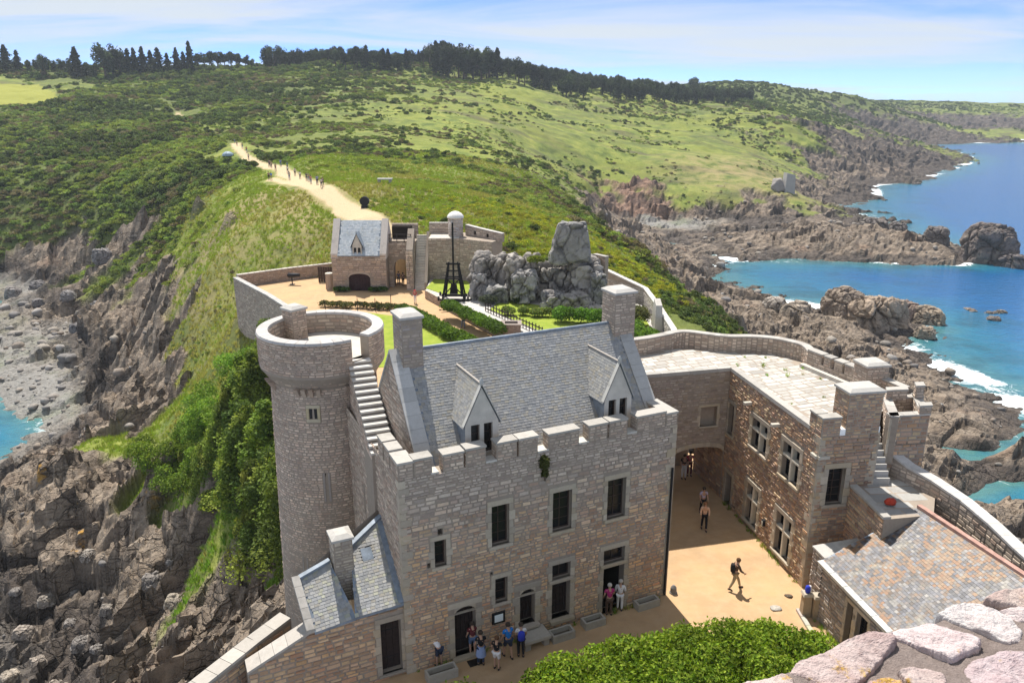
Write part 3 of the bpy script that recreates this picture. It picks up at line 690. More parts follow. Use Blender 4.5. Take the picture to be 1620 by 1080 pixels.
def window(S, a, b, cc, d, parent, rev=.3, nx=2, ny=3, frame='frame_wood', bars=.035):
    m = MB(); n = -rev
    def bx(p, q2, r_, s_, n0, n1): m.hexa([S(p, r_, n0), S(q2, r_, n0), S(q2, r_, n1), S(p, r_, n1)], [S(p, s_, n0), S(q2, s_, n0), S(q2, s_, n1), S(p, s_, n1)])
    f = .05
    bx(a, a + f, cc, d, n, n + .06); bx(b - f, b, cc, d, n, n + .06); bx(a + f, b - f, cc, cc + f, n, n + .06); bx(a + f, b - f, d - f, d, n, n + .06)
    for i in range(1, nx): x = a + (b - a) * i / nx; bx(x - bars / 2, x + bars / 2, cc + f, d - f, n, n + .05)
    for i in range(1, ny): z = cc + (d - cc) * i / ny; bx(a + f, b - f, z - bars / 3, z + bars / 3, n, n + .045)
    w = m.build('window', M[frame], parent)
    for i in range(nx):
        p = MB(); x0 = a + (b - a) * i / nx; x1 = a + (b - a) * (i + 1) / nx
        p.face([S(x0, cc, n + .015), S(x1, cc, n + .015), S(x1, d, n + .015), S(x0, d, n + .015)]); p.build('pane', M['glass'], w)
    return w
def door(S, a, b, cc, d, parent, rev=.35, planks=4, mat='dark_wood', hinge=True):
    m = MB(); m.face([S(a, cc, -rev - .03), S(b, cc, -rev - .03), S(b, d, -rev - .03), S(a, d, -rev - .03)]); dd = m.build('door', M[mat], parent)
    for i in range(planks):
        x0 = a + (b - a) * i / planks + .006; x1 = a + (b - a) * (i + 1) / planks - .006
        block(S, x0, x1, cc, d, -rev - .02, -rev + .03, (1, 1, 1), 'plank', dd, mat)
    if hinge:
        for z in (cc + (d - cc) * .22, cc + (d - cc) * .75): block(S, a, b - .1, z, z + .05, -rev + .028, -rev + .045, (1, 1, 1), 'hinge', dd, 'iron')
    return dd
def quoins(S1, S2, z0, z1, parent, rng, w=(.28, .5), off=.035):
    """corner stones: S1/S2 are faces whose a=0 is the corner (a grows away from it)"""
    z = z0; i = 0
    while z < z1 - .1:
        h = min(rng.uniform(.28, .42), z1 - z)
        a = rng.uniform(*w); b = rng.uniform(w[0] * .8, w[0])
        if i % 2: a, b = b, a
        m = MB(); n = off; col = dcol(rng); g = .008
        def P(x, z_, y): return S1(x, z_, n) + (S2(y, z_, 0) - S2(0, z_, 0))
        base = S1(0, z, 0)
        d1 = (S1(1, z, 0) - base); d2 = (S2(1, z, 0) - S2(0, z, 0)); n1 = S1(0, z, 1) - base; n2 = S2(0, z, 1) - S2(0, z, 0)
        o = base + (n1 + n2) * n
        pts = [o, o + d1 * a, o + d1 * a - n1 * (n + .05), o + d2 * b - n2 * (n + .05), o + d2 * b]
        lo = [p + Zv * g for p in pts]; hi = [p + Zv * (h - g) for p in pts]
        m.poly(lo + hi, [(4, 3, 2, 1, 0), (5, 6, 7, 8, 9)] + [(q2, (q2 + 1) % 5, 5 + (q2 + 1) % 5, 5 + q2) for q2 in range(5)], col)
        m.build('quoin', M['dressed'], parent); z += h; i += 1
def arch_pts(a, b, zs, rise, n=9):
    return [(a + (b - a) * i / n, zs + rise * (1 - (2 * i / n - 1) ** 2) ** .5 if rise else zs) for i in range(n + 1)]
def slates(O, U, W, wid, hgt, inside, pal, rng, course=.16, sw=(.18, .30), proud=.018, var=(.75, 1.25)):
    """overlapping slates on a roof plane: O eave corner, U along the eave, W up the slope"""
    U = nrm(U); W = nrm(W); N = np.cross(U, W); N = N / np.linalg.norm(N)
    if N[2] < 0: N = -N
    out = []; w = 0.0; row = 0
    O = np.array(O, float)
    while w < hgt:
        x = -rng.uniform(0, sw[1])
        while x < wid:
            l = rng.uniform(*sw); mx = x + l / 2
            if inside(mx, w + course * .5) and inside(x + .02, w + .02) and inside(x + l - .02, w + .02):
                g = .004; t = rng.uniform(.75, 1.3) * proud; jl = rng.uniform(-.012, .012)
                b_, tp = w - .008 + jl * .5, min(w + course + .02, hgt)
                A = O + U * (x + g) + W * b_; Bq = O + U * (x + l - g) + W * b_; Cq = O + U * (x + l - g) + W * tp; Dq = O + U * (x + g) + W * tp
                kk = rng.uniform(*var); cb = rng.choice(pal)
                out.append((l * course, [A + N * .002, Bq + N * .002, A + N * t, Bq + N * t, Cq + N * .002, Dq + N * .002], tuple(q * kk for q in cb)))
            x += l
        w += course * rng.uniform(.92, 1.06); row += 1
    return out
SLATE_F = [(0, 1, 3, 2), (2, 3, 4, 5)]
PAL_SLATE = [(0.319, 0.315, 0.308), (0.298, 0.296, 0.29), (0.345, 0.334, 0.317), (0.283, 0.281, 0.276), (0.359, 0.344, 0.312), (0.329, 0.32, 0.308), (0.35, 0.32, 0.268)]
PAL_MULTI = [(0.125, 0.121, 0.131), (0.161, 0.151, 0.153), (0.145, 0.108, 0.086), (0.171, 0.106, 0.063), (0.099, 0.098, 0.114), (0.207, 0.189, 0.171), (0.135, 0.133, 0.146), (0.156, 0.128, 0.114), (0.114, 0.111, 0.123), (0.181, 0.163, 0.151)]
# ================================================================== MANOR HOUSE
mB = v3(-4.34, 27.30, 0); mu = nrm((11.72, 5.46, 0)); mv = v3(-mu[1], mu[0], 0); ML = 12.93; MDEP = 8.6
def fm(s, d, z): return mB + mu * s + mv * d + Zv * z
def loc_m(x, y): p = v3(x, y, 0) - mB; return float(p @ mu), float(p @ mv)
rg = random.Random(21)
manor = thing('manor_house', fm(ML / 2, MDEP / 2, 0), 'pink grey stone manor house with battlements and steep slate roof', 'house')
Sf = planar(mB, mu, -mv); Sl = planar(mB, mv, -mu); Sr = planar(fm(ML, 0, 0), mv, mu); Sb = planar(fm(0, MDEP, 0), mu, mv)
WALLZ = 8.9
W_big = [(3.85, 4.65, 5.02, 6.88), (6.70, 7.63, 4.97, 6.86), (9.43, 10.38, 4.92, 6.85)]
W_small = [(1.34, 1.84, 4.72, 5.92), (3.99, 4.57, 2.20, 3.42)]
D_arch = [(2.12, 3.08, .12, 2.50), (5.16, 5.90, .72, 2.48)]
W_tr = [(6.73, 7.65, 2.56, 3.32), (9.36, 10.48, 2.62, 3.36)]
D_rect = [(6.73, 7.65, .55, 2.40), (9.38, 10.48, .0, 2.42)]
holes = W_big + W_small + D_arch + W_tr + D_rect
nich = [(1.50, 1.72, 6.05, 6.42), (1.02, 1.18, 4.75, 4.98), (3.78, 3.90, 3.55, 3.80)]
m = MB(); backing(m, Sf, 0, ML, -.6, WALLZ, holes + nich, .38)
m.hexa([fm(0, .02, -.6), fm(ML, .02, -.6), fm(ML, .6, -.6), fm(0, .6, -.6)], [fm(0, .02, -.5), fm(ML, .02, -.5), fm(ML, .6, -.5), fm(0, .6, -.5)])
m.face([fm(0, 0, WALLZ), fm(ML, 0, WALLZ), fm(ML, .62, WALLZ), fm(0, .62, WALLZ)]); m.face([fm(0, .62, 7.8), fm(ML, .62, 7.8), fm(ML, .62, WALLZ), fm(0, .62, WALLZ)])
for h in nich: m.face([Sf(h[0], h[2], -.36), Sf(h[1], h[2], -.36), Sf(h[1], h[3], -.36), Sf(h[0], h[3], -.36)])
wall_f = m.build('wall', M['mortar'], manor); tag(wall_f, 'pink and grey rubble front wall with dark windows')
def tint_m(a, b, col, rng):
    g = smooth(4.5, 8.0, np.array(b + rng.uniform(-1, 1))) * .75
    grey = sum(col) / 3 * 1.02
    col = tuple(cq * (1 - g) + gq * g for cq, gq in zip(col, (grey * 1.10, grey * .98, grey * .88)))
    if b < 5 and rng.random() < .3: col = (col[0] * 1.02, col[1] * .92, col[2] * .84)
    return col
hp = pad(W_big + W_small + W_tr) + [(a - .25, b + .25, cc - .1, d + .3) for a, b, cc, d in D_arch] + [(a - .22, b + .22, cc, d + .2) for a, b, cc, d in D_rect] + nich
lay(stones(Sf, .03, ML - .03, -.05, WALLZ, PAL_MANOR, hp, None, (.09, .21), (.13, .40), (.01, .04), rg, tint_m, .018), wall_f, 300)
for w in W_big: surround(Sf, *w, manor, rg); window(Sf, *w, manor, .3, 2, 4)
for w in W_small: surround(Sf, *w, manor, rg, .18, .2, .12); window(Sf, *w, manor, .3, 1, 3)
for w in W_tr: surround(Sf, *w, manor, rg, .2, .22, .16); window(Sf, *w, manor, .28, 2, 1)
for i, w in enumerate(D_rect):
    surround(Sf, *w, manor, rg, .2, .01, 0)
    if i == 0: door(Sf, *w, manor, .36, 5)
    else:
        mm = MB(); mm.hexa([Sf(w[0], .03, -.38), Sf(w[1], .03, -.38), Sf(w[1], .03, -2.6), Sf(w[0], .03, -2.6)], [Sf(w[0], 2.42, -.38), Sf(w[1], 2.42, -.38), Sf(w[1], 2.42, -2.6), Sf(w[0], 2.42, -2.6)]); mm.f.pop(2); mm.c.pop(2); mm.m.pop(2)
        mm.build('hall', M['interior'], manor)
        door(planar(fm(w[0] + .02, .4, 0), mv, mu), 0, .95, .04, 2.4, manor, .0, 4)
for (a, b, cc, d) in D_arch:
    surround(Sf, a, b, cc, d - .28, manor, rg, .24, .01, 0)
    pts = arch_pts(a, b, d - .28, .28, 10)
    mm = MB()   # spandrel that turns the square head into an arch
    for (p, q2) in zip(pts, pts[1:]):
        mm.hexa([Sf(p[0], p[1], -.3), Sf(q2[0], q2[1], -.3), Sf(q2[0], q2[1], .04), Sf(p[0], p[1], .04)], [Sf(p[0], d + .02, -.3), Sf(q2[0], d + .02, -.3), Sf(q2[0], d + .02, .04), Sf(p[0], d + .02, .04)], dcol(rg))
    mm.build('arch_head', M['dressed'], manor)
    block(Sf, a - .3, b + .3, d + .021, d + .27, -.1, .045, dcol(rg), 'lintel', manor)
    door(Sf, a, b, cc, d, manor, .37, 5)
    block(Sf, a - .15, b + .15, cc - .13, cc, -.3, .28, dcol(rg), 'doorstep', manor)
block(Sf, 6.6, 7.8, .38, .55, -.3, .25, dcol(rg), 'doorstep', manor)
# side walls, back wall
for S_, L_, zl in ((Sl, MDEP, -6.0), (Sr, MDEP, -.5)):
    m = MB(); hl = [(5.6, 5.78, 4.6, 5.9)] if S_ is Sl else []
    backing(m, S_, 0, L_, zl, WALLZ, hl, .4)
    if hl: m.face([S_(5.6, 4.6, -.39), S_(5.78, 4.6, -.39), S_(5.78, 5.9, -.39), S_(5.6, 5.9, -.39)])
    ww = m.build('wall', M['mortar'], manor)
    lay(stones(S_, .03, L_, max(zl, -1.0), WALLZ, PAL_GREY, [(5.5, 5.88, 4.5, 6.0)] if hl else [], None, (.09, .19), (.14, .36), (.01, .035), rg), ww, 60 if S_ is Sl else 0)
m = MB(); backing(m, Sb, 0, ML, -.5, WALLZ, [], .3); ww = m.build('wall', M['mortar'], manor)
lay(stones(Sb, 0, ML, -.2, WALLZ, PAL_GREY, [], None, (.18, .32), (.3, .6), (.012, .04), rg), ww, 0)
quoins(Sf, Sl, 0.0, WALLZ, manor, rg); quoins(planar(fm(ML, 0, 0), -mu, -mv), Sr, 0.0, WALLZ, manor, rg)
# wall walk
m = MB(); m.box(.6, ML - .6, .6, MDEP, 8.25, 8.4, fr=fm); m.build('wall_walk', M['lime_render'], manor)
# merlons
def merlon(s0, s1, d0, d1, z0, z1, parent, rng, pal=PAL_GREY, cap=.09, over=.03, fr=fm, capcol=(.42, .395, .36)):
    m = MB(); m.box(s0, s1, d0, d1, z0, z1, fr=fr); o = m.build('merlon', M['mortar'], parent)
    def P(a, b, zz): return np.array(fr(a, b, zz))
    cs = [P(s0, d0, 0), P(s1, d0, 0), P(s1, d1, 0), P(s0, d1, 0)]
    ps = []
    for i in range(4):
        A_, B_ = cs[i], cs[(i + 1) % 4]; L_ = np.linalg.norm(B_ - A_)
        if L_ < .1: continue
        Ud = (B_ - A_) / L_; Nd = v3(Ud[1], -Ud[0], 0)
        if Nd @ ((A_ + B_) / 2 - sum(cs) / 4) < 0: Nd = -Nd
        ps += stones(planar(A_, Ud, Nd), .01, L_ - .01, z0, z1, pal, [], None, (.09, .17), (.14, .32), (.008, .03), rng)
    lay(ps, o, 0)
    c_ = MB(); e = over; kk = rng.uniform(.88, 1.08)
    c_.box(s0 - e, s1 + e, d0 - e, d1 + e, z1, z1 + cap, tuple(q * kk for q in capcol), fr=fr); c_.build('coping', M['dressed'], o)
    return o
crn = [(0.62, 1.35), (1.82, 2.68), (2.78, 3.62), (4.10, 5.0), (5.1, 5.95), (6.45, 7.9), (8.38, 9.3), (9.4, 10.3), (10.8, ML - .62)]
for a, b in crn: merlon(a, b, -.02, .5, WALLZ, 9.58 + rg.uniform(-.03, .03), manor, rg)
merlon(-.02, .6, -.02, 1.0, WALLZ, 9.55, manor, rg); merlon(ML - .6, ML + .02, -.02, 1.6, WALLZ, 9.45, manor, rg)
for (a, b) in ((1.3, 1.62), (3.62, 4.1), (5.95, 6.45), (7.9, 8.38), (10.3, 10.8)): 
    m = MB(); m.box(a, b, -.05, .45, WALLZ, WALLZ + .07, (.58, .55, .5), fr=fm); m.build('sill', M['dressed'], manor)
for (a, b) in ((2.05, 2.75), (1.12, 1.85)): merlon(-.02, .5, a, b, WALLZ, 9.62, manor, rg)
# gables with coping
RZ = 12.62; DE0, DE1 = .9, 7.7; EZ = 8.6; DM = 4.3
for gi, (s0, s1) in enumerate(((1.12, 1.7), (12.22, 12.78))):
    m = MB(); prof = [(DE0, 8.3), (DE1, 8.3), (DE1, EZ), (DM, RZ), (DE0, EZ)]
    m.poly([fm(s0, d, z) for d, z in prof] + [fm(s1, d, z) for d, z in prof], [(0, 1, 2, 3, 4), (9, 8, 7, 6, 5)] + [(i, 5 + i, 5 + (i + 1) % 5, (i + 1) % 5) for i in range(5)])
    gb = m.build('gable', M['mortar'], manor)
    ins = lambda a, b: (8.3 < b < EZ + (RZ - EZ) * (1 - abs(a - DM) / (DM - DE0)) - .05)
    lay(stones(planar(fm(s0, 0, 0), mv, -mu), DE0, DE1, 8.3, RZ, PAL_GREY, [(5.9, 6.3, 8.3, 10.6)] if gi == 0 else [], ins, (.13, .25), (.2, .5), (.012, .04), rg), gb, 40 if gi == 0 else 0)
    for (da, za, db, zb) in ((DE0 - .15, EZ - .1, DM, RZ + .03), (DE1 + .15, EZ - .1, DM, RZ + .03)):
        n_ = 9
        for i in range(n_):
            t0, t1 = i / n_ + .002, (i + 1) / n_ - .002
            p0 = (da + (db - da) * t0, za + (zb - za) * t0); p1 = (da + (db - da) * t1, za + (zb - za) * t1)
            mm = MB(); kk = rg.uniform(.8, 1.05); cc_ = (.50 * kk, .485 * kk, .46 * kk); h_ = .13
            mm.hexa([fm(s0 - .05, *p0), fm(s1 + .05, *p0), fm(s1 + .05, *p1), fm(s0 - .05, *p1)], [fm(s0 - .05, p0[0], p0[1] + h_), fm(s1 + .05, p0[0], p0[1] + h_), fm(s1 + .05, p1[0], p1[1] + h_), fm(s0 - .05, p1[0], p1[1] + h_)], cc_)
            mm.build('coping', M['dressed'], gb)
# blocked window in the left gable
block(planar(fm(1.12, 0, 0), mv, -mu), 5.9, 6.3, 8.5, 10.5, -.1, -.02, (.12, .09, .08), 'blocked_window', manor, 'dressed')
# roof
rl = math.hypot(DM - DE0, RZ - EZ)
m = MB(); s0, s1 = 1.7, 12.22
m.hexa([fm(s0, DE0 - .2, EZ - .22), fm(s1, DE0 - .2, EZ - .22), fm(s1, DM, RZ - .12), fm(s0, DM, RZ - .12)], [fm(s0, DE0 - .2, EZ - .14), fm(s1, DE0 - .2, EZ - .14), fm(s1, DM, RZ - .04), fm(s0, DM, RZ - .04)])
m.hexa([fm(s0, DM, RZ - .12), fm(s1, DM, RZ - .12), fm(s1, DE1, EZ - .1), fm(s0, DE1, EZ - .1)], [fm(s0, DM, RZ - .04), fm(s1, DM, RZ - .04), fm(s1, DE1, EZ - .02), fm(s0, DE1, EZ - .02)])
roof = m.build('roof', M['lead'], manor)
Wd = mv * (DM - DE0) + Zv * (RZ - EZ)
pc = slates(fm(s0, DE0 - .2, EZ - .14), mu, nrm(Wd * v3(1, 1, 1)), s1 - s0, rl + .25, lambda a, b: 0 < a < s1 - s0 and b < rl + .22, PAL_SLATE, rg, .125, (.14, .23), .013, (.88, 1.12))
lay(pc, roof, 300, 'slate', 'slate', 'slates', SLATE_F)
pc = slates(fm(s0, DE1, EZ - .02), mu, nrm(-mv * (DM - DE0) + Zv * (RZ - EZ)), s1 - s0, rl, lambda a, b: 0 < a < s1 - s0, PAL_SLATE, rg, .3, (.3, .5), .006)
lay(pc, roof, 0, 'slate', 'slate', 'slates', SLATE_F)
m = MB(); m.tube([fm(s0 - .1, DM, RZ + .02), fm(s1 + .1, DM, RZ + .02)], .09, 8); m.build('ridge_cap', M['lead'], roof)
for ss in (1.72, 12.05):
    m = MB(); m.hexa([fm(ss, DE0 - .1, EZ - .06), fm(ss + .16, DE0 - .1, EZ - .06), fm(ss + .16, DM, RZ + .0), fm(ss, DM, RZ + .0)], [fm(ss, DE0 - .1, EZ - .01), fm(ss + .16, DE0 - .1, EZ - .01), fm(ss + .16, DM, RZ + .05), fm(ss, DM, RZ + .05)]); m.build('flashing', M['lead'], roof)
# chimneys
def stack(parent, fr, s0, s1, d0, d1, z0, z1, rng, pal=PAL_GREY, single=20):
    m = MB(); m.box(s0, s1, d0, d1, z0, z1, fr=fr); o = m.build('chimney', M['mortar'], parent)
    P = [np.array(fr(*q, 0)) for q in ((s0, d0), (s1, d0), (s1, d1), (s0, d1))]; ps = []
    for i in range(4):
        A_, B_ = P[i], P[(i + 1) % 4]; L_ = np.linalg.norm(B_ - A_); Ud = (B_ - A_) / L_; Nd = v3(Ud[1], -Ud[0], 0)
        if Nd @ ((A_ + B_) / 2 - sum(P) / 4) < 0: Nd = -Nd
        ps += stones(planar(A_, Ud, Nd), .0, L_, z0, z1, pal, [], None, (.09, .17), (.15, .34), (.008, .028), rng)
    lay(ps, o, single)
    c_ = MB(); e = .07
    c_.hexa([fr(s0 - e, d0 - e, z1), fr(s1 + e, d0 - e, z1), fr(s1 + e, d1 + e, z1), fr(s0 - e, d1 + e, z1)], [fr(s0 - e, d0 - e, z1 + .1), fr(s1 + e, d0 - e, z1 + .1), fr(s1 + e, d1 + e, z1 + .1), fr(s0 - e, d1 + e, z1 + .1)], (.46, .44, .41))
    c_.hexa([fr(s0 - e, d0 - e, z1 + .1), fr(s1 + e, d0 - e, z1 + .1), fr(s1 + e, d1 + e, z1 + .1), fr(s0 - e, d1 + e, z1 + .1)], [fr(s0 + .15, d0 + .15, z1 + .22), fr(s1 - .15, d0 + .15, z1 + .22), fr(s1 - .15, d1 - .15, z1 + .22), fr(s0 + .15, d1 - .15, z1 + .22)], (.46, .44, .41))
    c_.build('chimney_cap', M['dressed'], o); return o
stack(manor, fm, 1.48, 2.38, 3.7, 4.95, 9.5, 14.15, rg, [(.42, .34, .27), (.38, .31, .26), (.45, .38, .31), (.35, .30, .28)])
stack(manor, fm, 11.85, 12.98, 3.75, 4.9, 9.8, 14.1, rg)
# dormers
for (a, b, ax) in ((3.12, 4.60, 3.9), (9.68, 11.08, 10.4)):
    mid_ = (a + b) / 2; d0 = .92; ez = 10.25; az = 11.9; bz = 8.5
    m = MB()
    prof = [(a, bz), (b, bz), (b, ez), (mid_, az - .1), (a, ez)]
    hol = [(mid_ - .48, mid_ - .09, 8.9, 10.2), (mid_ + .09, mid_ + .48, 8.9, 10.2)]
    Sd = planar(fm(0, d0, 0), mu, -mv)
    backing(m, Sd, a, b, bz, ez, hol, .25); m.face([fm(a, d0, ez), fm(b, d0, ez), fm(mid_, d0, az - .1)])
    dm = m.build('dormer', M['lime_render'], manor)
    for h in hol: window(Sd, *h, dm, .2, 1, 3)
    sl = (RZ - EZ) / (DM - DE0)
    m = MB()
    for x in (a, b):  # cheeks run back into the roof
        dz1 = DE0 + (ez - EZ) / sl; m.face([fm(x, d0, bz), fm(x, dz1 + .15, ez), fm(x, d0, ez)])
        m.face([fm(x, d0, bz), fm(x, DE0 + .9, bz), fm(x, dz1 + .15, ez)])
    m.build('cheek', M['lead'], dm)
    dr = DE0 + (az - EZ) / sl + .1; de = DE0 + (ez - .12 - EZ) / sl + .1
    for sg, xe in ((-1, a - .1), (1, b + .1)):
        e_f = fm(xe, d0 - .05, ez - .12); e_b = fm(xe, de, ez - .12); r_f = fm(mid_, d0 - .05, az); r_b = fm(mid_, dr, az)
        mm = MB(); mm.face([e_f, e_b, r_b, r_f]); mm.face([p - Zv * .06 for p in (e_f, e_b, r_b, r_f)]); rr = mm.build('dormer_roof', M['lead'], dm)
        U_ = mv; W_ = nrm(np.array(r_f) - np.array(e_f)); hg = float(np.linalg.norm(np.array(r_f) - np.array(e_f)))
        lay(slates(e_f, U_, W_, dr - d0, hg, (lambda hh_: lambda q, w: 0 <= q < (de - d0) + (dr - de) * w / hh_)(hg), PAL_SLATE, rg, .125, (.13, .2), .013, (.88, 1.12)), rr, 0, 'slate', 'slate', 'slates', SLATE_F)
        mm = MB(); mm.hexa([e_f, np.array(e_f) + mv * .18, np.array(r_f) + mv * .18, r_f], [p + Zv * .07 - mv * .03 for p in (np.array(e_f), np.array(e_f) + mv * .2, np.array(r_f) + mv * .2, np.array(r_f))], (.5, .49, .46)); mm.build('coping', M['dressed'], dm)
    m = MB(); m.tube([fm(mid_, d0 - .05, az + .04), fm(mid_, dr, az + .02)], .045, 6, (.42, .38, .34)); m.build('ridge_cap', M['dressed'], dm)
    m = MB(); m.tube([fm(mid_, d0, az), fm(mid_, d0, az + .18), fm(mid_, d0, az + .3)], [.07, .09, .02], 6, (.45, .45, .43)); m.build('finial', M['dressed'], dm)
m = MB(); m.tube([fm(ML - .12, -.1, 6.8), fm(ML - .12, -.1, .1)], .055, 8); m.build('drainpipe', M['iron'], manor)
# fern growing out of the wall under the battlements is built with the plants

# ================================================================== ROUND TOWER
TW = fm(-.45, 10.8, 0); TR0 = 2.54
tower = thing('round_tower', (TW[0], TW[1], -6), 'tall round stone tower with open parapet terrace and small square window', 'tower')
bat = .026
def Rz(z): return TR0 + bat * (10 - z)
NS = 64
m = MB()
def ring(r, z): return [(TW[0] + r * math.cos(2 * math.pi * i / NS), TW[1] + r * math.sin(2 * math.pi * i / NS), z) for i in range(NS)]
prof = [(Rz(-8) + .25, -8), (Rz(-3) + .02, -3), (Rz(9.9), 9.9), (Rz(9.9) + .05, 10.0), (2.98, 10.55), (3.0, 11.25)]
rings = [ring(r, z) for r, z in prof]; vsb = [p for rr in rings for p in rr]
m.poly(vsb, [(j * NS + i, j * NS + (i + 1) % NS, (j + 1) * NS + (i + 1) % NS, (j + 1) * NS + i) for j in range(len(prof) - 1) for i in range(NS)])
tw = m.build('wall', M['mortar'], tower)
cang = math.atan2(-TW[1], -TW[0])          # towards the camera side
St = cyl(TW[0], TW[1], TR0, cang, 1.0, bat, 10.0)
def T_at(px, py):
    """arc position on the tower under a photo pixel"""
    r_ = ray(px, py); o = v3(0, 0, CAM_H); t = 25.0
    for _ in range(400):
        p = o + r_ * t
        if math.hypot(p[0] - TW[0], p[1] - TW[1]) <= Rz(p[2]): break
        t += .05
    an = math.atan2(p[1] - TW[1], p[0] - TW[0]) - cang
    return an * TR0, p[2]
tw_w = T_at(496, 654); sl1 = T_at(518, 770); sl2 = T_at(484, 892)
th = [(tw_w[0] - .32, tw_w[0] + .32, tw_w[1] - .42, tw_w[1] + .42), (sl1[0] - .16, sl1[0] + .16, sl1[1] - .75, sl1[1] + .75), (sl2[0] - .15, sl2[0] + .15, sl2[1] - .4, sl2[1] + .4)]
half = math.pi * TR0
PAL_TOW = [(0.561, 0.445, 0.357), (0.508, 0.399, 0.323), (0.613, 0.491, 0.391), (0.456, 0.352, 0.289), (0.586, 0.445, 0.342), (0.535, 0.394, 0.308)]
def tint_t(a, b, col, rng):
    w = float(vnoise(np.array([a * .8]), np.array([b * .35]), 3)[0]); kq = .82 + .36 * w
    return tuple(q * kq for q in col)
lay(stones(St, -half * .62, half * .62, -6.5, 9.9, PAL_TOW, th, None, (.085, .165), (.12, .30), (.008, .03), rg, tint_t, .014), tw, 220)
Sp = cyl(TW[0], TW[1], 3.0, cang, 1.0, 0, 0)
gap_a = 0.62                                # stair opening: angle from the camera direction
g0, g1 = gap_a - .165, gap_a + .165
lay(stones(Sp, -math.pi * 3, g0 * 3, 10.66, 12.2, PAL_TOW, [], None, (.09, .16), (.15, .34), (.008, .025), rg, None, .014), tw, 40)
lay(stones(Sp, g1 * 3, math.pi * 3, 10.66, 12.2, PAL_TOW, [], None, (.09, .16), (.15, .34), (.008, .025), rg, None, .014), tw, 0)
# flare below the parapet, parapet, floor
Sfl = lambda a, b, n=0.0: v3(TW[0] + math.cos(cang + a / 2.6) * (Rz(9.9) + .05 + (2.98 - Rz(9.9) - .05) * (b - 10.0) / .62 + n), TW[1] + math.sin(cang + a / 2.6) * (Rz(9.9) + .05 + (2.98 - Rz(9.9) - .05) * (b - 10.0) / .62 + n), b)
lay(stones(Sfl, -math.pi * 2.6, math.pi * 2.6, 10.02, 10.62, PAL_TOW, [], None, (.15, .2), (.25, .45), (.01, .03), rg), tw, 0)
m = MB(); n_ = 96
for i in range(n_):
    a0_, a1_ = -math.pi + 2 * math.pi * i / n_, -math.pi + 2 * math.pi * (i + 1) / n_
    if a0_ > g0 - .02 and a1_ < g1 + .02: continue
    def pp(r_, a_, z_): return (TW[0] + r_ * math.cos(cang + a_), TW[1] + r_ * math.sin(cang + a_), z_)
    m.hexa([pp(2.5, a0_, 11.0), pp(2.985, a0_, 11.0), pp(2.985, a1_, 11.0), pp(2.5, a1_, 11.0)], [pp(2.5, a0_, 12.2), pp(2.985, a0_, 12.2), pp(2.985, a1_, 12.2), pp(2.5, a1_, 12.2)])
m.build('parapet', M['mortar'], tower)
Si = cyl(TW[0], TW[1], 2.5, cang, 1.0, 0, 0); Si2 = lambda a, b, n=0.0: Si(a, b, -n)
lay(stones(Si2, g1 * 2.5, (2 * math.pi + g0) * 2.5, 11.25, 12.18, PAL_GREY, [], None, (.14, .24), (.25, .5), (.01, .03), rg), tower, 0)
i = 0; a_ = g1
while a_ < 2 * math.pi + g0 - .02:
    w_ = min(rg.uniform(.15, .24), 2 * math.pi + g0 - a_); kk = rg.uniform(.85, 1.05); mm = MB(); na = 3
    for q_ in range(na):
        b0, b1 = a_ + .003 + (w_ - .006) * q_ / na, a_ + .003 + (w_ - .006) * (q_ + 1) / na
        mm.hexa([pp(2.46, b0, 12.19), pp(3.04, b0, 12.19), pp(3.04, b1, 12.19), pp(2.46, b1, 12.19)], [pp(2.48, b0, 12.31), pp(3.0, b0, 12.3), pp(3.0, b1, 12.3), pp(2.48, b1, 12.31)], (.50 * kk, .475 * kk, .455 * kk))
    mm.build('coping_stone', M['dressed'], tower); a_ += w_
m = MB(); m.poly(ring(2.6, 11.1) + ring(2.6, 11.25), [tuple(range(NS, 2 * NS))]); m.build('terrace_floor', M['lime_render'], tower)
# corbels
for i in range(30):
    a_ = -1.9 + i * .127
    if abs(a_ - gap_a) < .2 or rg.random() < .62: continue
    mm = MB(); w_ = .035
    mm.hexa([pp(Rz(9.6) - .1, a_ - w_, 9.55), pp(Rz(9.6) + .04, a_ - w_, 9.55), pp(Rz(9.6) + .04, a_ + w_, 9.55), pp(Rz(9.6) - .1, a_ + w_, 9.55)], [pp(Rz(9.6) - .1, a_ - w_, 9.98), pp(Rz(9.6) + .3, a_ - w_, 9.98), pp(Rz(9.6) + .3, a_ + w_, 9.98), pp(Rz(9.6) - .1, a_ + w_, 9.98)], tuple(q_ * .8 for q_ in rg.choice(PAL_TOW))); mm.build('corbel', M['stone'], tower)
# window, slits
a, b, cc, d = th[0]
def rebox(x0, x1, z0, z1, n0, n1, col, name, mat): return block(St, x0, x1, z0, z1, n0, n1, col, name, tower, mat)
rebox(a, b, d - .16, d, -.1, .05, (.52, .45, .33), 'lintel', 'dressed'); rebox(a, b, cc, cc + .16, -.1, .07, (.52, .45, .33), 'sill', 'dressed'); rebox(a, a + .13, cc + .16, d - .16, -.1, .05, (.5, .42, .27), 'jamb_stone', 'dressed'); rebox(b - .13, b, cc + .16, d - .16, -.1, .05, (.5, .42, .27), 'jamb_stone', 'dressed')
rebox(a + .13, b - .13, cc + .16, d - .16, -.1, .006, (1, 1, 1), 'window', 'glass')
for (a, b, cc, d) in th[1:]:
    mid_ = (a + b) / 2
    rebox(a, mid_ - .07, cc, d, -.1, .03, (.36, .32, .29), 'jamb_stone', 'stone'); rebox(mid_ + .07, b, cc, d, -.1, .03, (.36, .32, .29), 'jamb_stone', 'stone'); rebox(mid_ - .07, mid_ + .07, cc, d, -.1, .004, (1, 1, 1), 'arrow_slit', 'interior')
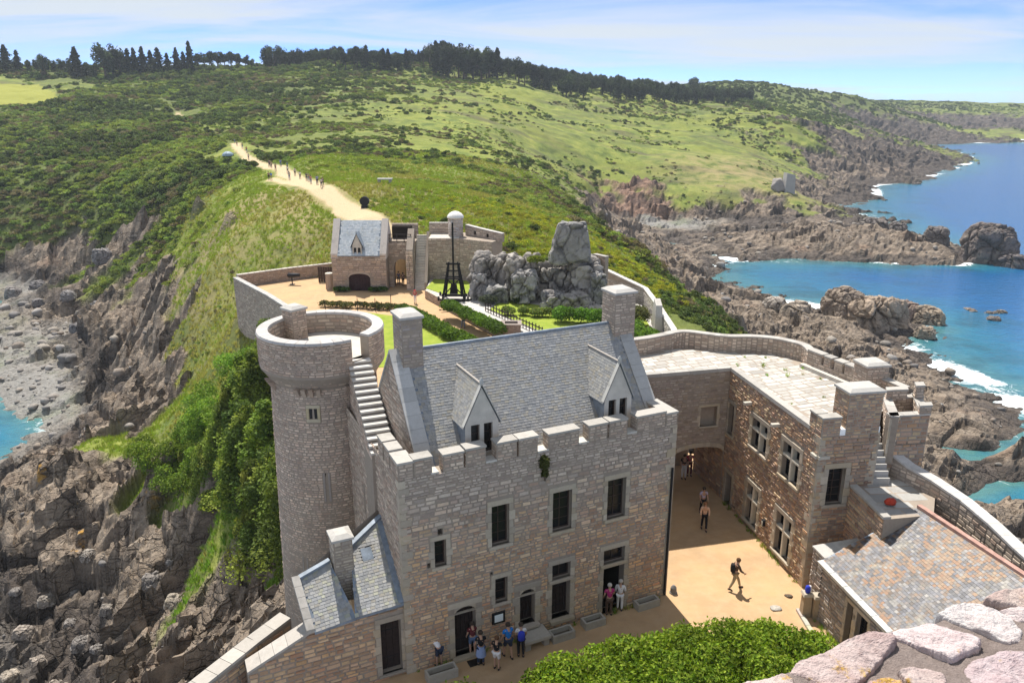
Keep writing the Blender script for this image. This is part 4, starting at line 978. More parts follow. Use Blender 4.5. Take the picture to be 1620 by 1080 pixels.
# little stack on the terrace
tc_ = atz(457, 530, 11.25); tdir = math.atan2(tc_[1] - TW[1], tc_[0] - TW[0])
fr_t = lambda s, d, z: TW + v3(math.cos(tdir), math.sin(tdir), 0) * s + v3(-math.sin(tdir), math.cos(tdir), 0) * d + Zv * z
stack(tower, fr_t, 1.75, 2.6, -.42, .42, 11.25, 12.75, rg, PAL_TOW, 10)

# ================================================================== STAIR TO THE TOWER
st0 = fm(.36, 3.35, 8.45); opn = cang + gap_a
st1 = v3(TW[0] + 2.75 * math.cos(opn), TW[1] + 2.75 * math.sin(opn), 11.2)
stair = thing('stone_staircase', (st0[0], st0[1], 8.4), 'steep flight of worn stone steps climbing to the round tower', 'staircase')
nst = 15; dirs = nrm((st1 - st0) * v3(1, 1, 0)); perp = v3(-dirs[1], dirs[0], 0); Lst = np.linalg.norm((st1 - st0)[:2]); hw = .5
body = MB()
for i in range(nst):
    t0 = Lst * i / nst; t1 = Lst * (i + 1) / nst; z_ = st0[2] + (st1[2] - st0[2]) * (i + 1) / nst
    c0 = v3(st0[0], st0[1], 0) + dirs * t0; c1 = v3(st0[0], st0[1], 0) + dirs * t1
    body.hexa([c0 - perp * hw + Zv * 4, c1 - perp * hw + Zv * 4, c1 + perp * hw + Zv * 4, c0 + perp * hw + Zv * 4], [c0 - perp * hw + Zv * (z_ - .08), c1 - perp * hw + Zv * (z_ - .08), c1 + perp * hw + Zv * (z_ - .08), c0 + perp * hw + Zv * (z_ - .08)])
    mm = MB(); e = .03; kk = rg.uniform(.85, 1.06); ov = .05
    mm.hexa([c0 - perp * (hw + e) - dirs * ov + Zv * (z_ - .085), c0 - perp * -(hw + e) - dirs * ov + Zv * (z_ - .085), c1 + perp * (hw + e) + Zv * (z_ - .085), c1 - perp * (hw + e) + Zv * (z_ - .085)], [c0 - perp * (hw + e) - dirs * ov + Zv * z_, c0 + perp * (hw + e) - dirs * ov + Zv * z_, c1 + perp * (hw + e) + Zv * z_, c1 - perp * (hw + e) + Zv * z_], (.58 * kk, .55 * kk, .51 * kk)); mm.build('step', M['dressed'], stair)
sb = body.build('stair_wall', M['mortar'], stair)
Ssl = planar(v3(st0[0], st0[1], 0) + perp * hw, dirs, perp)
lay(stones(Ssl, 0, Lst, 8.3, 11.2, PAL_TOW, [], lambda a, b: b < st0[2] + (st1[2] - st0[2]) * a / Lst - .05, (.13, .22), (.2, .45), (.01, .035), rg), sb, 20)
# door in the tower foot behind the stair
dk = cyl(TW[0], TW[1], TR0, cang, 1.0, bat, 10.0)
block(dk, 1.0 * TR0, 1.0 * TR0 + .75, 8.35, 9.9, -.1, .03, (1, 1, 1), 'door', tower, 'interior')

# ================================================================== LEAN-TO
lean = thing('lean_to', fm(-2.5, 1.2, 0), 'low stone lean-to with two slate roofs against the manor side wall', 'outbuilding')
Sln = planar(fm(-6.2, .12, 0), mu, -mv)
ld = (6.2 - 1.02, 6.2 - .17, .22, 2.68)
topz = lambda a: 3.22 if a > 2.6 else 3.22 - (2.6 - a) * .45
m = MB(); backing(m, Sln, 2.6, 6.2, -3, 3.22, [ld], .35); 
m.face([Sln(0, -5), Sln(2.6, -5), Sln(2.6, 3.22), Sln(0, 2.1)]); m.face([Sln(0, 2.1), Sln(2.6, 3.22), Sln(2.6, 3.22, -.7), Sln(0, 2.1, -.7)]); m.face([Sln(0, -5, 0), Sln(0, 2.1, 0), Sln(0, 2.1, -2.5), Sln(0, -5, -2.5)])
m.face([Sln(2.6, 3.22, 0), Sln(2.6, 3.22, -.6), Sln(2.6, 5.0, -1.9), Sln(2.6, 3.2, -1.9)]); m.face([Sln(2.6, -3, 0), Sln(2.6, 3.22, 0), Sln(2.6, 4.8, -1.6), Sln(2.6, -3, -3)])
m.face([Sln(2.6, 3.2, -1.6), Sln(6.2, 3.2, -3.2), Sln(6.2, 6.0, -3.2), Sln(2.6, 4.8, -1.6)])
lw = m.build('wall', M['mortar'], lean)
for i in range(5):
    a0_, a1_ = .52 * i + .005, .52 * i + .515; kk = rg.uniform(.88, 1.06); z0_, z1_ = 2.1 + 1.12 * a0_ / 2.6, 2.1 + 1.12 * a1_ / 2.6; mm = MB(); mm.hexa([Sln(a0_, z0_, .06), Sln(a1_, z1_, .06), Sln(a1_, z1_, -.72), Sln(a0_, z0_, -.72)], [Sln(a0_, z0_ + .11, .06), Sln(a1_, z1_ + .11, .06), Sln(a1_, z1_ + .11, -.72), Sln(a0_, z0_ + .11, -.72)], (.47 * kk, .43 * kk, .385 * kk)); mm.build('coping', M['dressed'], lean)
lay(stones(Sln, .03, 6.18, -1.5, 3.2, PAL_MANOR, [(ld[0] - .22, ld[1] + .17, ld[2] - .1, ld[3] + .25)], lambda a, b: b < topz(a), (.13, .27), (.18, .5), (.015, .055), rg, lambda a, b, c_, r_: (c_[0] * .98, c_[1] * .95, c_[2] * .92)), lw, 120)
surround(Sln, *ld, lean, rg, .2, .24, .1); door(Sln, *ld, lean, .33, 3)
for (quad, nm, sk) in (([(-2.02, -.02, 3.40), (.0, -.02, 3.46), (.0, 3.0, 5.80), (-1.55, 2.22, 5.20)], 'slate_roof', True), ([(-3.62, -.1, 3.28), (-1.98, -.02, 3.38), (-2.5, 1.9, 4.95), (-3.78, 1.6, 4.68)], 'slate_roof', False)):
    P = [fm(*q_) for q_ in quad]
    mm = MB(); mm.hexa([p - Zv * .12 for p in P], P); rf = mm.build(nm, M['lead'], lean)
    U_ = nrm(P[1] - P[0]); N_ = nrm(np.cross(P[1] - P[0], P[3] - P[0])); W_ = np.cross(N_, U_)
    if W_[2] < 0: W_ = -W_
    uv = [(float((p - P[0]) @ U_), float((p - P[0]) @ W_)) for p in P]
    O_ = P[0]; mnu = min(q_[0] for q_ in uv); uvs = [(q_[0] - mnu, q_[1]) for q_ in uv]
    ins = lambda a, b, uvs=uvs: bool(in_poly(np.array([a]), np.array([b]), uvs)[0])
    lay(slates(O_ + U_ * mnu + N_ * (.01 if N_[2] > 0 else -.01), U_, W_, max(q_[0] for q_ in uvs), max(q_[1] for q_ in uvs), ins, PAL_SLATE + [(.40, .39, .30)], rg, .13, (.14, .23), .013, (.86, 1.14)), rf, 80, 'slate', 'slate', 'slates', SLATE_F)
    mm = MB(); mm.bar(P[3] + Zv * .05, P[2] + Zv * .05, .22, .1); mm.build('ridge_cap', M['lead'], rf)
    if sk:
        mm = MB(); mm.bar(P[1] + Zv * .06 - mu * .12, P[2] + Zv * .06 - mu * .12, .24, .05); mm.build('flashing', M['lead'], rf)
        c0 = P[0] + (P[1] - P[0]) * .52 + (P[2] - P[1]) * .62
        wd_ = U_ * .28; hd_ = W_ * .33; nn = N_ * (.05 if N_[2] > 0 else -.05)
        mm = MB(); mm.hexa([c0 - wd_ - hd_, c0 + wd_ - hd_, c0 + wd_ + hd_, c0 - wd_ + hd_], [c0 - wd_ - hd_ + nn, c0 + wd_ - hd_ + nn, c0 + wd_ + hd_ + nn, c0 - wd_ + hd_ + nn]); so = mm.build('skylight', M['iron'], rf)
        mm = MB(); nn2 = nn * 1.2; mm.hexa([c0 - wd_ * .8 - hd_ * .8 + nn, c0 + wd_ * .8 - hd_ * .8 + nn, c0 + wd_ * .8 + hd_ * .8 + nn, c0 - wd_ * .8 + hd_ * .8 + nn], [c0 - wd_ * .8 - hd_ * .8 + nn2, c0 + wd_ * .8 - hd_ * .8 + nn2, c0 + wd_ * .8 + hd_ * .8 + nn2, c0 - wd_ * .8 + hd_ * .8 + nn2]); mm.build('pane', M['lead'], so)
    else:
        for i in range(5):
            t0, t1 = i / 5 + .004, (i + 1) / 5 - .004; p0 = P[0] + (P[3] - P[0]) * t0; p1 = P[0] + (P[3] - P[0]) * t1; kk = rg.uniform(.85, 1.05)
            mm = MB(); mm.hexa([p0 - mu * .3, p0, p1, p1 - mu * .3], [p0 - mu * .3 + Zv * .16, p0 + Zv * .16, p1 + Zv * .16, p1 - mu * .3 + Zv * .16], (.50 * kk, .46 * kk, .41 * kk)); mm.build('coping', M['dressed'], lean)
stack(lean, fm, -2.38, -1.62, 1.45, 2.3, 3.2, 6.0, rg, [(.46, .39, .30), (.42, .36, .30), (.50, .43, .34)], 8)
# pale weathered pier beside the lean-to
m = MB(); 0 and m.hexa([Sln(-.55, -5, .25), Sln(.25, -5, .25), Sln(.25, -5, -1.0), Sln(-.55, -5, -1.0)], [Sln(-.5, 2.15, .1), Sln(.25, 2.45, .1), Sln(.25, 2.6, -.9), Sln(-.5, 2.3, -.9)], (.50, .455, .40))
# boundary wall running down towards the rocks
bw = thing('boundary_wall', atz(380, 1050, 0), 'sloping rubble boundary wall with pale flat coping beside the rocks', 'wall')
bp = [atz(452, 976, 2.45), atz(400, 1015, 2.3), atz(312, 1085, 2.2), atz(250, 1135, 2.1)]
m = MB(); ps = []
for p, q_ in zip(bp, bp[1:]):
    Ud = nrm((q_ - p) * v3(1, 1, 0)); Nd = v3(-Ud[1], Ud[0], 0); L_ = float(np.linalg.norm((q_ - p)[:2])); w_ = .28
    if Nd[0] > 0: Nd = -Nd
    lo = lambda r_, z_: v3(r_[0], r_[1], z_)
    m.hexa([lo(p - Nd * w_, -7), lo(q_ - Nd * w_, -7), lo(q_ + Nd * w_, -7), lo(p + Nd * w_, -7)], [lo(p - Nd * w_, p[2]), lo(q_ - Nd * w_, q_[2]), lo(q_ + Nd * w_, q_[2]), lo(p + Nd * w_, p[2])])
    zt = lambda a, p=p, q_=q_, L_=L_: p[2] + (q_[2] - p[2]) * a / L_
    ps += stones(planar(lo(p - Nd * w_, 0), Ud, -Nd), 0, L_, -1.5, 2.5, PAL_MANOR, [], lambda a, b, zt=zt: b < zt(a), (.13, .25), (.2, .5), (.015, .05), rg)
o_ = m.build('wall', M['mortar'], bw); lay(ps, o_, 60)
for p, q_ in zip(bp, bp[1:]):
    n_ = max(2, int(np.linalg.norm(q_ - p) / .6))
    for i in range(n_):
        a_ = p + (q_ - p) * (i / n_ + .004); b_ = p + (q_ - p) * ((i + 1) / n_ - .004); kk = rg.uniform(.75, .9)
        mm = MB(); mm.bar(a_ + Zv * .06, b_ + Zv * .06, .66, .12, (.52 * kk, .48 * kk, .43 * kk)); mm.build('coping_stone', M['dressed'], bw)
# ================================================================== GROUND OF THE COURTS
k = NT('court_sand', 0.95, 0.1)
f1 = k.noise(.35, 5, .6); f2 = k.noise(14, 4, .7); f3 = k.noise(1.6, 5, .65)
trk = k.noise(.5, 6, .68, vec=k.mapping((.35, 1.0, 1.0), (0, 0, 1.1)))
q = k.mix(k.rng(f1, .35, .68), (0.54, 0.345, 0.18), (0.40, 0.27, 0.155)); q = k.mix(k.rng(trk, .50, .68, 0, .55), q, (0.36, 0.25, 0.155)); q = k.mix(k.rng(f3, .42, .72, 0, .6), q, (0.55, 0.385, 0.235)); q = k.mix(k.rng(f2, .4, .8, 0, .4), q, (0.42, 0.31, 0.2))
k.color(q); k.bump(k.math('ADD', f2, f3), .5, .03); M['court'] = k.mat
m = MB(); NG = 46
gx = np.linspace(-36, 22, NG); gy = np.linspace(19, 106, 70)
cin = lambda x, y: in_poly(np.array([x]), np.array([y]), COURT)[0]
m.prism([(p[0], p[1]) for p in COURT], -1.6, 0.0); tag(m.build('courtyard', M['court']), kind='structure')

# ================================================================== EAST WING WITH TERRACE
rg = random.Random(33)
wC = v3(14.2, 33.35, 0); wd = nrm((-.185, .983, 0)); fd = nrm((.985, .17, 0)); nw = v3(-wd[1], wd[0], 0); nf = v3(fd[1], -fd[0], 0)
wD = wC + wd * 9.3; bd = nrm((-.97, -.23, 0)); bn = v3(-bd[1], bd[0], 0); bn = bn if bn[1] < 0 else -bn
wing = thing('terrace_wing', wC + wd * 4 + fd * 2, 'brown stone wing with mullioned windows under a paved terrace', 'building')
Sw = planar(wC, wd, nw); Sfr = planar(wC, fd, nf); Sbr = planar(wD, bd, bn)
TZ = 8.0
ww = [(4.60, 6.25, 4.78, 6.45), (1.42, 3.0, 4.66, 6.52), (4.86, 6.14, .40, 2.62), (1.46, 2.9, .42, 2.68)]
wn_ = [(8.45, 9.1, 4.3, 6.15)]
sm_ = [(3.75, 4.0, -.0, .25), (7.1, 7.45, .05, .35)]
wdoor = [(8.0, 8.75, 0.0, 1.95)]
m = MB(); backing(m, Sw, 0, 9.3, -.6, 8.0, ww + wn_ + wdoor, .42)
wwl = m.build('wall', M['mortar'], wing); tag(wwl, 'brown rubble wall with cross windows facing the courtyard')
lay(stones(Sw, .03, 9.28, -.02, 8.0, PAL_WING, pad(ww, .24, .26, .14) + pad(wn_, .2, .2, .14) + [(7.8, 8.95, 0, 2.2)], None, (.08, .19), (.12, .36), (.015, .065), rg), wwl, 300)
for w in ww:
    surround(Sw, *w, wing, rg, .24, .24, .14, .07)
    a, b, cc, d = w; mid_ = (a + b) / 2; tr = cc + (d - cc) * .62
    block(Sw, mid_ - .065, mid_ + .065, cc, d, -.35, .02, (.60, .55, .46), 'mullion', wing); 
    block(Sw, a, mid_ - .066, tr - .06, tr + .06, -.35, .03, (.60, .55, .46), 'transom', wing); block(Sw, mid_ + .066, b, tr - .06, tr + .06, -.35, .03, (.60, .55, .46), 'transom', wing)
    for (x0, x1) in ((a, mid_ - .07), (mid_ + .07, b)):
        for (z0, z1, ny) in ((cc, tr - .06, 3), (tr + .06, d, 2)): window(Sw, x0, x1, z0, z1, wing, .3, 1, ny, 'iron', .02)
for w in wn_: surround(Sw, *w, wing, rg, .2, .2, .14); window(Sw, *w, wing, .3, 1, 3)
surround(Sw, *wdoor[0], wing, rg, .2, .2, 0); door(Sw, *wdoor[0], wing, .36, 4)
for t_ in (3.5, 6.5):  # water spouts
    block(Sw, t_, t_ + .22, 7.0, 7.16, -.1, .45, (.5, .46, .4), 'water_spout', wing)
fw = [(.60, 1.48, 4.46, 6.34)]
m = MB(); backing(m, Sfr, 0, 2.95, -.6, 8.0, fw, .4); ffw = m.build('wall', M['mortar'], wing)
lay(stones(Sfr, .03, 2.92, -.02, 8.0, PAL_WING, pad(fw, .24, .26, .14), None, (.12, .25), (.18, .5), (.02, .06), rg), ffw, 80)
surround(Sfr, *fw[0], wing, rg, .24, .26, .14, .06); window(Sfr, *fw[0], wing, .3, 2, 5, 'frame_wood')
quoins(Sw, Sfr, 0, 8.0, wing, rg, (.32, .62))
block(Sfr, -.06, .5, 6.9, 7.05, -.1, .16, (.5, .46, .39), 'string_course', wing)
block(Sw, .0, .45, 6.9, 7.05, -.1, .16, (.5, .46, .39), 'string_course', wing)
# east return of the front block
ec = wC + fd * 2.95; Sea = planar(ec, wd, fd)
m = MB(); backing(m, Sea, 0, 3.0, 0, 8.0, [], .3); eo = m.build('wall', M['mortar'], wing); lay(stones(Sea, 0, 3, 3, 8.0, PAL_WING, [], None, (.14, .25), (.2, .5), (.02, .05), rg), eo, 0)
quoins(planar(ec, -fd, nf), Sea, 4.0, 8.0, wing, rg, (.28, .5))
# bridge over the passage
op0, op1, oz, rise = .05, 3.25, 3.0, .42
m = MB(); backing(m, Sbr, 0, 8.8, -.5, 8.0, [(op0, op1, -.5, oz + rise), (.66, 1.68, 4.72, 6.0)], .35)
apt = arch_pts(op0, op1, oz, rise, 14)
for p, q_ in zip(apt, apt[1:]): m.face([Sbr(p[0], p[1]), Sbr(q_[0], q_[1]), Sbr(q_[0], oz + rise + .01), Sbr(p[0], oz + rise + .01)])
m.face([Sbr(.66, 4.72, -.34), Sbr(1.68, 4.72, -.34), Sbr(1.68, 6.0, -.34), Sbr(.66, 6.0, -.34)])
bo = m.build('wall', M['mortar'], wing); tag(bo, 'stone bridge wall with low arch and shallow niche')
insb = lambda a, b: not (op0 - .05 < a < op1 + .05 and b < oz + rise * max(0, 1 - (2 * (a - op0) / (op1 - op0) - 1) ** 2) ** .5 + .28)
lay(stones(Sbr, .02, 8.7, -.02, 8.0, [(.40, .33, .275), (.36, .285, .24), (.44, .37, .30), (.38, .30, .225)], [(.5, 1.84, 4.62, 6.14), (op0, op1, -1, oz)], insb, (.09, .19), (.14, .36), (.012, .045), rg), bo, 140)
for i, (p, q_) in enumerate(zip(apt, apt[1:])):   # arch stones
    mm = MB(); mm.hexa([Sbr(p[0], p[1], -.4), Sbr(q_[0], q_[1], -.4), Sbr(q_[0], q_[1], .05), Sbr(p[0], p[1], .05)], [Sbr(p[0], p[1] + .27, -.4), Sbr(q_[0], q_[1] + .27, -.4), Sbr(q_[0], q_[1] + .27, .05), Sbr(p[0], p[1] + .27, .05)], dcol(rg)); mm.build('arch_stone', M['dressed'], bo)
surround(Sbr, .66, 1.68, 4.72, 5.9, wing, rg, .14, .14, .1, .03)
m = MB()   # passage: vault, side walls
bk = -bn
for (pA, pB) in ((wD + bd * op1, wD + bd * op1 + bk * 4.2), (wD + bd * op0, wD + bd * op0 + bk * 3.6)):
    m.face([pA - Zv * .3, pB - Zv * .3, pB + Zv * 3.5, pA + Zv * 3.5])
m.face([wD + bd * op1 + Zv * 3.46, wD + bd * op0 + Zv * 3.46, wD + bd * op0 + bk * 3.6 + Zv * 3.46, wD + bd * op1 + bk * 4.2 + Zv * 3.46])
m.face([wD + bd * op1 + bk * 4.2 - Zv * .3, wD + bd * 8.6 + bk * 4.4 - Zv * .3, wD + bd * 8.6 + bk * 4.4 + Zv * 8, wD + bd * op1 + bk * 4.2 + Zv * 8])
m.face([wD + bd * op0 + bk * 3.6 + Zv * 3.4, wD + bd * op1 + bk * 4.2 + Zv * 3.4, wD + bd * op1 + bk * 4.2 + Zv * 8, wD + bd * op0 + bk * 3.6 + Zv * 8])
q0, q1, q2_ = wD + bd * op0 + bk * 4.4, wD + bd * 2.0 + bk * 4.6, wD + bd * op1 + bk * 4.75
m.face([q0 - Zv * .3, q1 - Zv * .3, q1 + Zv * 3.5, q0 + Zv * 3.5]); m.face([q1 + Zv * 2.1, q2_ + Zv * 2.1, q2_ + Zv * 3.5, q1 + Zv * 3.5])
m.face([wD + bd * op0 + bk * 3.5 + Zv * 3.46, wD + bd * op1 + bk * 4.1 + Zv * 3.46, q2_ + Zv * 3.46, q0 + Zv * 3.46])
po = m.build('passage', M['mortar'], wing)
lay(stones(planar(wD + bd * op0, bk, bd), 0, 3.6, 0, 3.4, PAL_WING, [], None, (.14, .26), (.2, .5), (.02, .05), rg), po, 0)
lay(stones(planar(wD + bd * op1, bk, -bd), 0, 4.2, 0, 3.4, PAL_WING, [], None, (.14, .26), (.2, .5), (.02, .05), rg), po, 0)
# terrace slab and flagstones
DECK = [(14.2, 33.35), (17.1, 33.85), (16.7, 36.2), (17.0, 36.3), (18.2, 36.3), (19.6, 37.4), (19.2, 39.3), (18.4, 40.0), (17.0, 43.0), (17.1, 44.35), (15.8, 45.6), (13.4, 46.0), (10.6, 46.85), (7.6, 45.4), (4.4, 44.6), (4.0, 40.4), (12.48, 42.49)]
m = MB(); m.prism(DECK, 7.84, 7.985); dk_ = m.build('terrace_slab', M['mortar'], wing)
SD = lambda a, b, n=0.0: v3(4, 33, 7.985 + n * .35) + nrm((.94, .34, 0)) * a + nrm((-.34, .94, 0)) * b
ind = lambda a, b: bool(in_poly(np.array([SD(a, b)[0]]), np.array([SD(a, b)[1]]), DECK)[0])
lay(stones(SD, -6, 18, -8, 16, [(.50, .475, .435), (.46, .435, .395), (.53, .505, .465), (.43, .405, .37), (.49, .455, .41)], [], ind, (.3, .55), (.35, .85), (.01, .03), rg, None, .03), dk_, 200, 'flagstone', 'dressed', 'paving')
# outer walls below the terrace
m = MB(); cir = [(19.6, 37.4), (19.2, 39.3), (18.4, 40.0), (17.0, 43.0), (17.1, 44.35), (15.8, 45.6), (13.4, 46.0), (12.3, 46.3)]
for p, q_ in zip(cir, cir[1:]): m.face([(p[0], p[1], -4), (q_[0], q_[1], -4), (q_[0], q_[1], 7.9), (p[0], p[1], 7.9)])
m.build('wall', M['mortar'], wing)
# coping along the courtyard edge
def coping_line(p, q_, z0, w, h, parent, rng, step=.8, inward=None, cmul=1.0):
    p = np.array(p, float); q_ = np.array(q_, float); n_ = max(1, int(np.linalg.norm(q_ - p) / step)); U_ = nrm(q_ - p); N_ = v3(-U_[1], U_[0], 0)
    if inward is not None and N_ @ inward < 0: N_ = -N_
    for i in range(n_):
        a_ = p + (q_ - p) * i / n_ + U_ * .005; b_ = p + (q_ - p) * (i + 1) / n_ - U_ * .005; kk = rng.uniform(.86, 1.08) * cmul
        mm = MB(); lo_ = [a_ - N_ * .06, b_ - N_ * .06, b_ + N_ * w, a_ + N_ * w]; mm.hexa([r_ + Zv * z0 for r_ in lo_], [r_ + Zv * (z0 + h) for r_ in lo_], (.43 * kk, .405 * kk, .37 * kk)); mm.build('coping_stone', M['dressed'], parent)
coping_line(wC + wd * .9, wD, 8.0, .34, .2, wing, rg, .8, -nw); coping_line(wD, wD + bd * 8.6, 8.0, .34, .2, wing, rg, .8, -bn)
fr_w = lambda s, d, z: wC + fd * s + wd * d + Zv * z
merlon(0, .93, 0, .5, 8.0, 8.85, wing, rg, PAL_WING, fr=fr_w); merlon(0, .5, .5, 1.05, 8.0, 8.85, wing, rg, PAL_WING, fr=fr_w)
m = MB(); m.box(.93, 1.2, 0, .5, 8.0, 8.3, fr=fr_w); m.build('sill', M['dressed'], wing)
stack(wing, fr_w, 1.2, 2.9, .0, 1.15, 8.0, 10.0, rg, PAL_WING, 20)
m = MB()
m.box(2.9, 2.95, 0, 1.15, 8.0, 8.3, fr=fr_w); m.build('sill', M['dressed'], wing)
# parapet round the terrace
par = [(4.2, 44.5), (7.6, 45.35), (9.4, 46.3), (10.2, 46.85), (11.0, 46.95), (12.4, 46.25), (13.4, 45.95), (14.6, 45.95), (15.8, 45.6), (16.6, 44.9), (17.05, 44.2), (17.0, 43.1)]
dense = []
for i in range(len(par) - 1):
    p0, p1, p2, p3 = [np.array(par[min(max(j, 0), len(par) - 1)]) for j in (i - 1, i, i + 1, i + 2)]
    for t_ in np.linspace(0, 1, 5)[:-1]:
        dense.append(.5 * ((2 * p1) + (-p0 + p2) * t_ + (2 * p0 - 5 * p1 + 4 * p2 - p3) * t_ ** 2 + (-p0 + 3 * p1 - 3 * p2 + p3) * t_ ** 3))
dense.append(np.array(par[-1]))
def path_wall(name, pts, z0, z1, thick, parent, pal, rng, side=1, single=0, cap=.07, capcol=(.45, .42, .385), both=True, hh=(.14, .24), zt=None):
    """wall along a polyline, thickness to the given side, rubble faces and coping stones"""
    pts = [np.array([p[0], p[1]], float) for p in pts]; n = len(pts); offs = []
    for i in range(n):
        t_ = pts[min(i + 1, n - 1)] - pts[max(i - 1, 0)]; t_ = t_ / np.linalg.norm(t_); offs.append(pts[i] + np.array([-t_[1], t_[0]]) * side * thick)
    zt = zt or [z1] * n
    m = MB(); ps = []
    for i in range(n - 1):
        a_, b_, c_, d_ = pts[i], pts[i + 1], offs[i + 1], offs[i]
        L3 = lambda p, z: (p[0], p[1], z)
        m.hexa([L3(a_, z0), L3(b_, z0), L3(c_, z0), L3(d_, z0)], [L3(a_, zt[i]), L3(b_, zt[i + 1]), L3(c_, zt[i + 1]), L3(d_, zt[i])])
        for (p, q_, o_) in ((a_, b_, d_), (d_, c_, a_)) if both else ((a_, b_, d_),):
            L_ = np.linalg.norm(q_ - p); U_ = v3(*((q_ - p) / L_), 0); N_ = v3(*(p - o_), 0)
            N_ = N_ - U_ * (N_ @ U_); N_ = nrm(N_)
            ps += stones(planar(L3(p, 0), U_, N_), 0, L_, z0, min(zt[i], zt[i + 1]), pal, [], None, hh, (.22, .5), (.01, .04), rng)
    o = m.build(name, M['mortar'], parent); lay(ps, o, single)
    if cap:
        for i in range(n - 1):
            L_ = np.linalg.norm(pts[i + 1] - pts[i]); k_ = max(1, int(round(L_ / .7)))
            for j in range(k_):
                f0, f1_ = j / k_ + .004, (j + 1) / k_ - .004; kk = rng.uniform(.85, 1.08)
                A_ = pts[i] + (pts[i + 1] - pts[i]) * f0; B_ = pts[i] + (pts[i + 1] - pts[i]) * f1_; C_ = offs[i] + (offs[i + 1] - offs[i]) * f1_; D_ = offs[i] + (offs[i + 1] - offs[i]) * f0
                za = zt[i] + (zt[i + 1] - zt[i]) * f0; zb = zt[i] + (zt[i + 1] - zt[i]) * f1_; e = .035
                ax = (A_ - D_) / np.linalg.norm(A_ - D_) * e; bx_ = (B_ - C_) / np.linalg.norm(B_ - C_) * e
                mm = MB(); mm.hexa([(*(A_ + ax), za), (*(B_ + bx_), zb), (*(C_ - bx_), zb), (*(D_ - ax), za)], [(*(A_ + ax), za + cap), (*(B_ + bx_), zb + cap), (*(C_ - bx_), zb + cap), (*(D_ - ax), za + cap)], tuple(q2 * kk for q2 in capcol)); mm.build('coping_stone', M['dressed'], o)
    return o
path_wall('parapet', dense, 7.9, 8.92, .42, wing, PAL_GREY, rg, 1)
# crenellated east side
e0, e1 = v3(17.0, 43.1, 0), v3(18.35, 39.95, 0); eL = np.linalg.norm(e1 - e0); eu = (e1 - e0) / eL; en = v3(-eu[1], eu[0], 0)
fr_e = lambda s, d, z: e0 + eu * s + en * d + Zv * z
m = MB(); m.box(0, eL, 0, .45, 7.9, 8.5, fr=fr_e); eo = m.build('parapet', M['mortar'], wing)
lay(stones(planar(e0, eu, -en), 0, eL, 8.0, 8.5, PAL_GREY, [], None, (.14, .22), (.2, .45), (.01, .03), rg), eo, 0)
for a, b in ((0, 1.05), (1.22, 1.75), (2.0, 2.6), (2.75, eL + .1)): merlon(a, b, 0, .45, 8.5, 9.0, wing, rg, PAL_GREY, fr=fr_e)
m = MB(); m.box(-.2, eL, -.35, -.02, 7.98, 8.2, fr=fr_e); m.build('bench', M['lime_render'], wing)
c2 = v3(18.5, 39.3, 0); fr_c2 = lambda s, d, z: c2 + fd * s + wd * d + Zv * z
stack(wing, fr_c2, -.1, 1.15, -.5, .65, 7.9, 9.45, rg, PAL_GREY, 10)
# corner turret with its own battlements
trt = thing('corner_turret', (19.2, 36, 0), 'square grey corner turret with small battlements beside the terrace steps', 'turret')
tq = [v3(17.95, 34.7, 0), v3(19.95, 34.95, 0), v3(20.75, 37.6, 0), v3(18.75, 37.35, 0)]
for i in range(4):
    A_, B_ = tq[i], tq[(i + 1) % 4]
    path_wall('wall', [A_[:2], B_[:2]], 2.0 if i < 2 else 6.0, 8.42, .36, trt, PAL_WING if i == 0 else PAL_GREY, rg, 1, 40 if i == 0 else 0)
m = MB(); m.prism([(p[0], p[1]) for p in tq], 6.9, 7.1); m.build('turret_floor', M['lime_render'], trt)
fr_q = lambda s, d, z: tq[0] + nrm(tq[1] - tq[0]) * s + nrm(tq[3] - tq[0]) * d + Zv * z
merlon(1.45, 2.05, 0, .38, 8.4, 8.85, trt, rg, PAL_GREY, fr=fr_q); merlon(1.62, 2.05, 2.1, 2.6, 8.4, 9.1, trt, rg, PAL_GREY, fr=fr_q)
merlon(.1, 1.2, 2.2, 2.6, 8.4, 8.9, trt, rg, PAL_GREY, fr=fr_q)
quoins(planar(tq[0], tq[1] - tq[0], nf), planar(tq[0], tq[3] - tq[0], -fd), 4.0, 8.4, trt, rg, (.25, .45))
path_wall('wall', [(19.9, 37.6), (19.3, 39.2)], 6, 8.75, .4, trt, PAL_GREY, rg, -1)
# steps down to the platform
stp = thing('terrace_steps', (17.5, 35, 5.4), 'short dark stone steps between wing and corner turret', 'staircase')
for i in range(10):
    y_ = 36.2 - i * .235; z_ = 7.9 - i * .25; x0 = 17.02 + i * .0; kk = rg.uniform(.85, 1.05)
    mm = MB(); mm.box(17.12 - .012 * i, 17.93, y_ - .26, y_ + .02, 3.0, z_, (.44 * kk, .42 * kk, .395 * kk)); mm.build('step', M['dressed'], stp)
plat = thing('platform', (17.3, 32.5, 0), 'raised stone platform with dark paving below the terrace steps', 'platform')
PQ = [(16.02, 33.72), (16.25, 30.6), (18.6, 31.0), (19.7, 33.0), (18.6, 34.9), (17.05, 34.3)]
m = MB(); m.prism(PQ, -1.0, 5.32); pl = m.build('wall', M['mortar'], plat)
lay(stones(planar((16.25, 30.6, 0), v3(-.23, 3.12, 0), (-1, -.07, 0)), 0, 3.1, 0, 5.3, PAL_WING, [], None, (.13, .25), (.2, .5), (.02, .06), rg), pl, 30)
coping_line(v3(16.25, 30.6, 0), v3(16.02, 33.72, 0), 5.32, .3, .12, plat, rg, .7, v3(1, 0, 0))
SP = lambda a, b, n=0.0: v3(16, 30, 5.32 + n * .4) + v3(1, .1, 0) * a + v3(-.1, 1, 0) * b
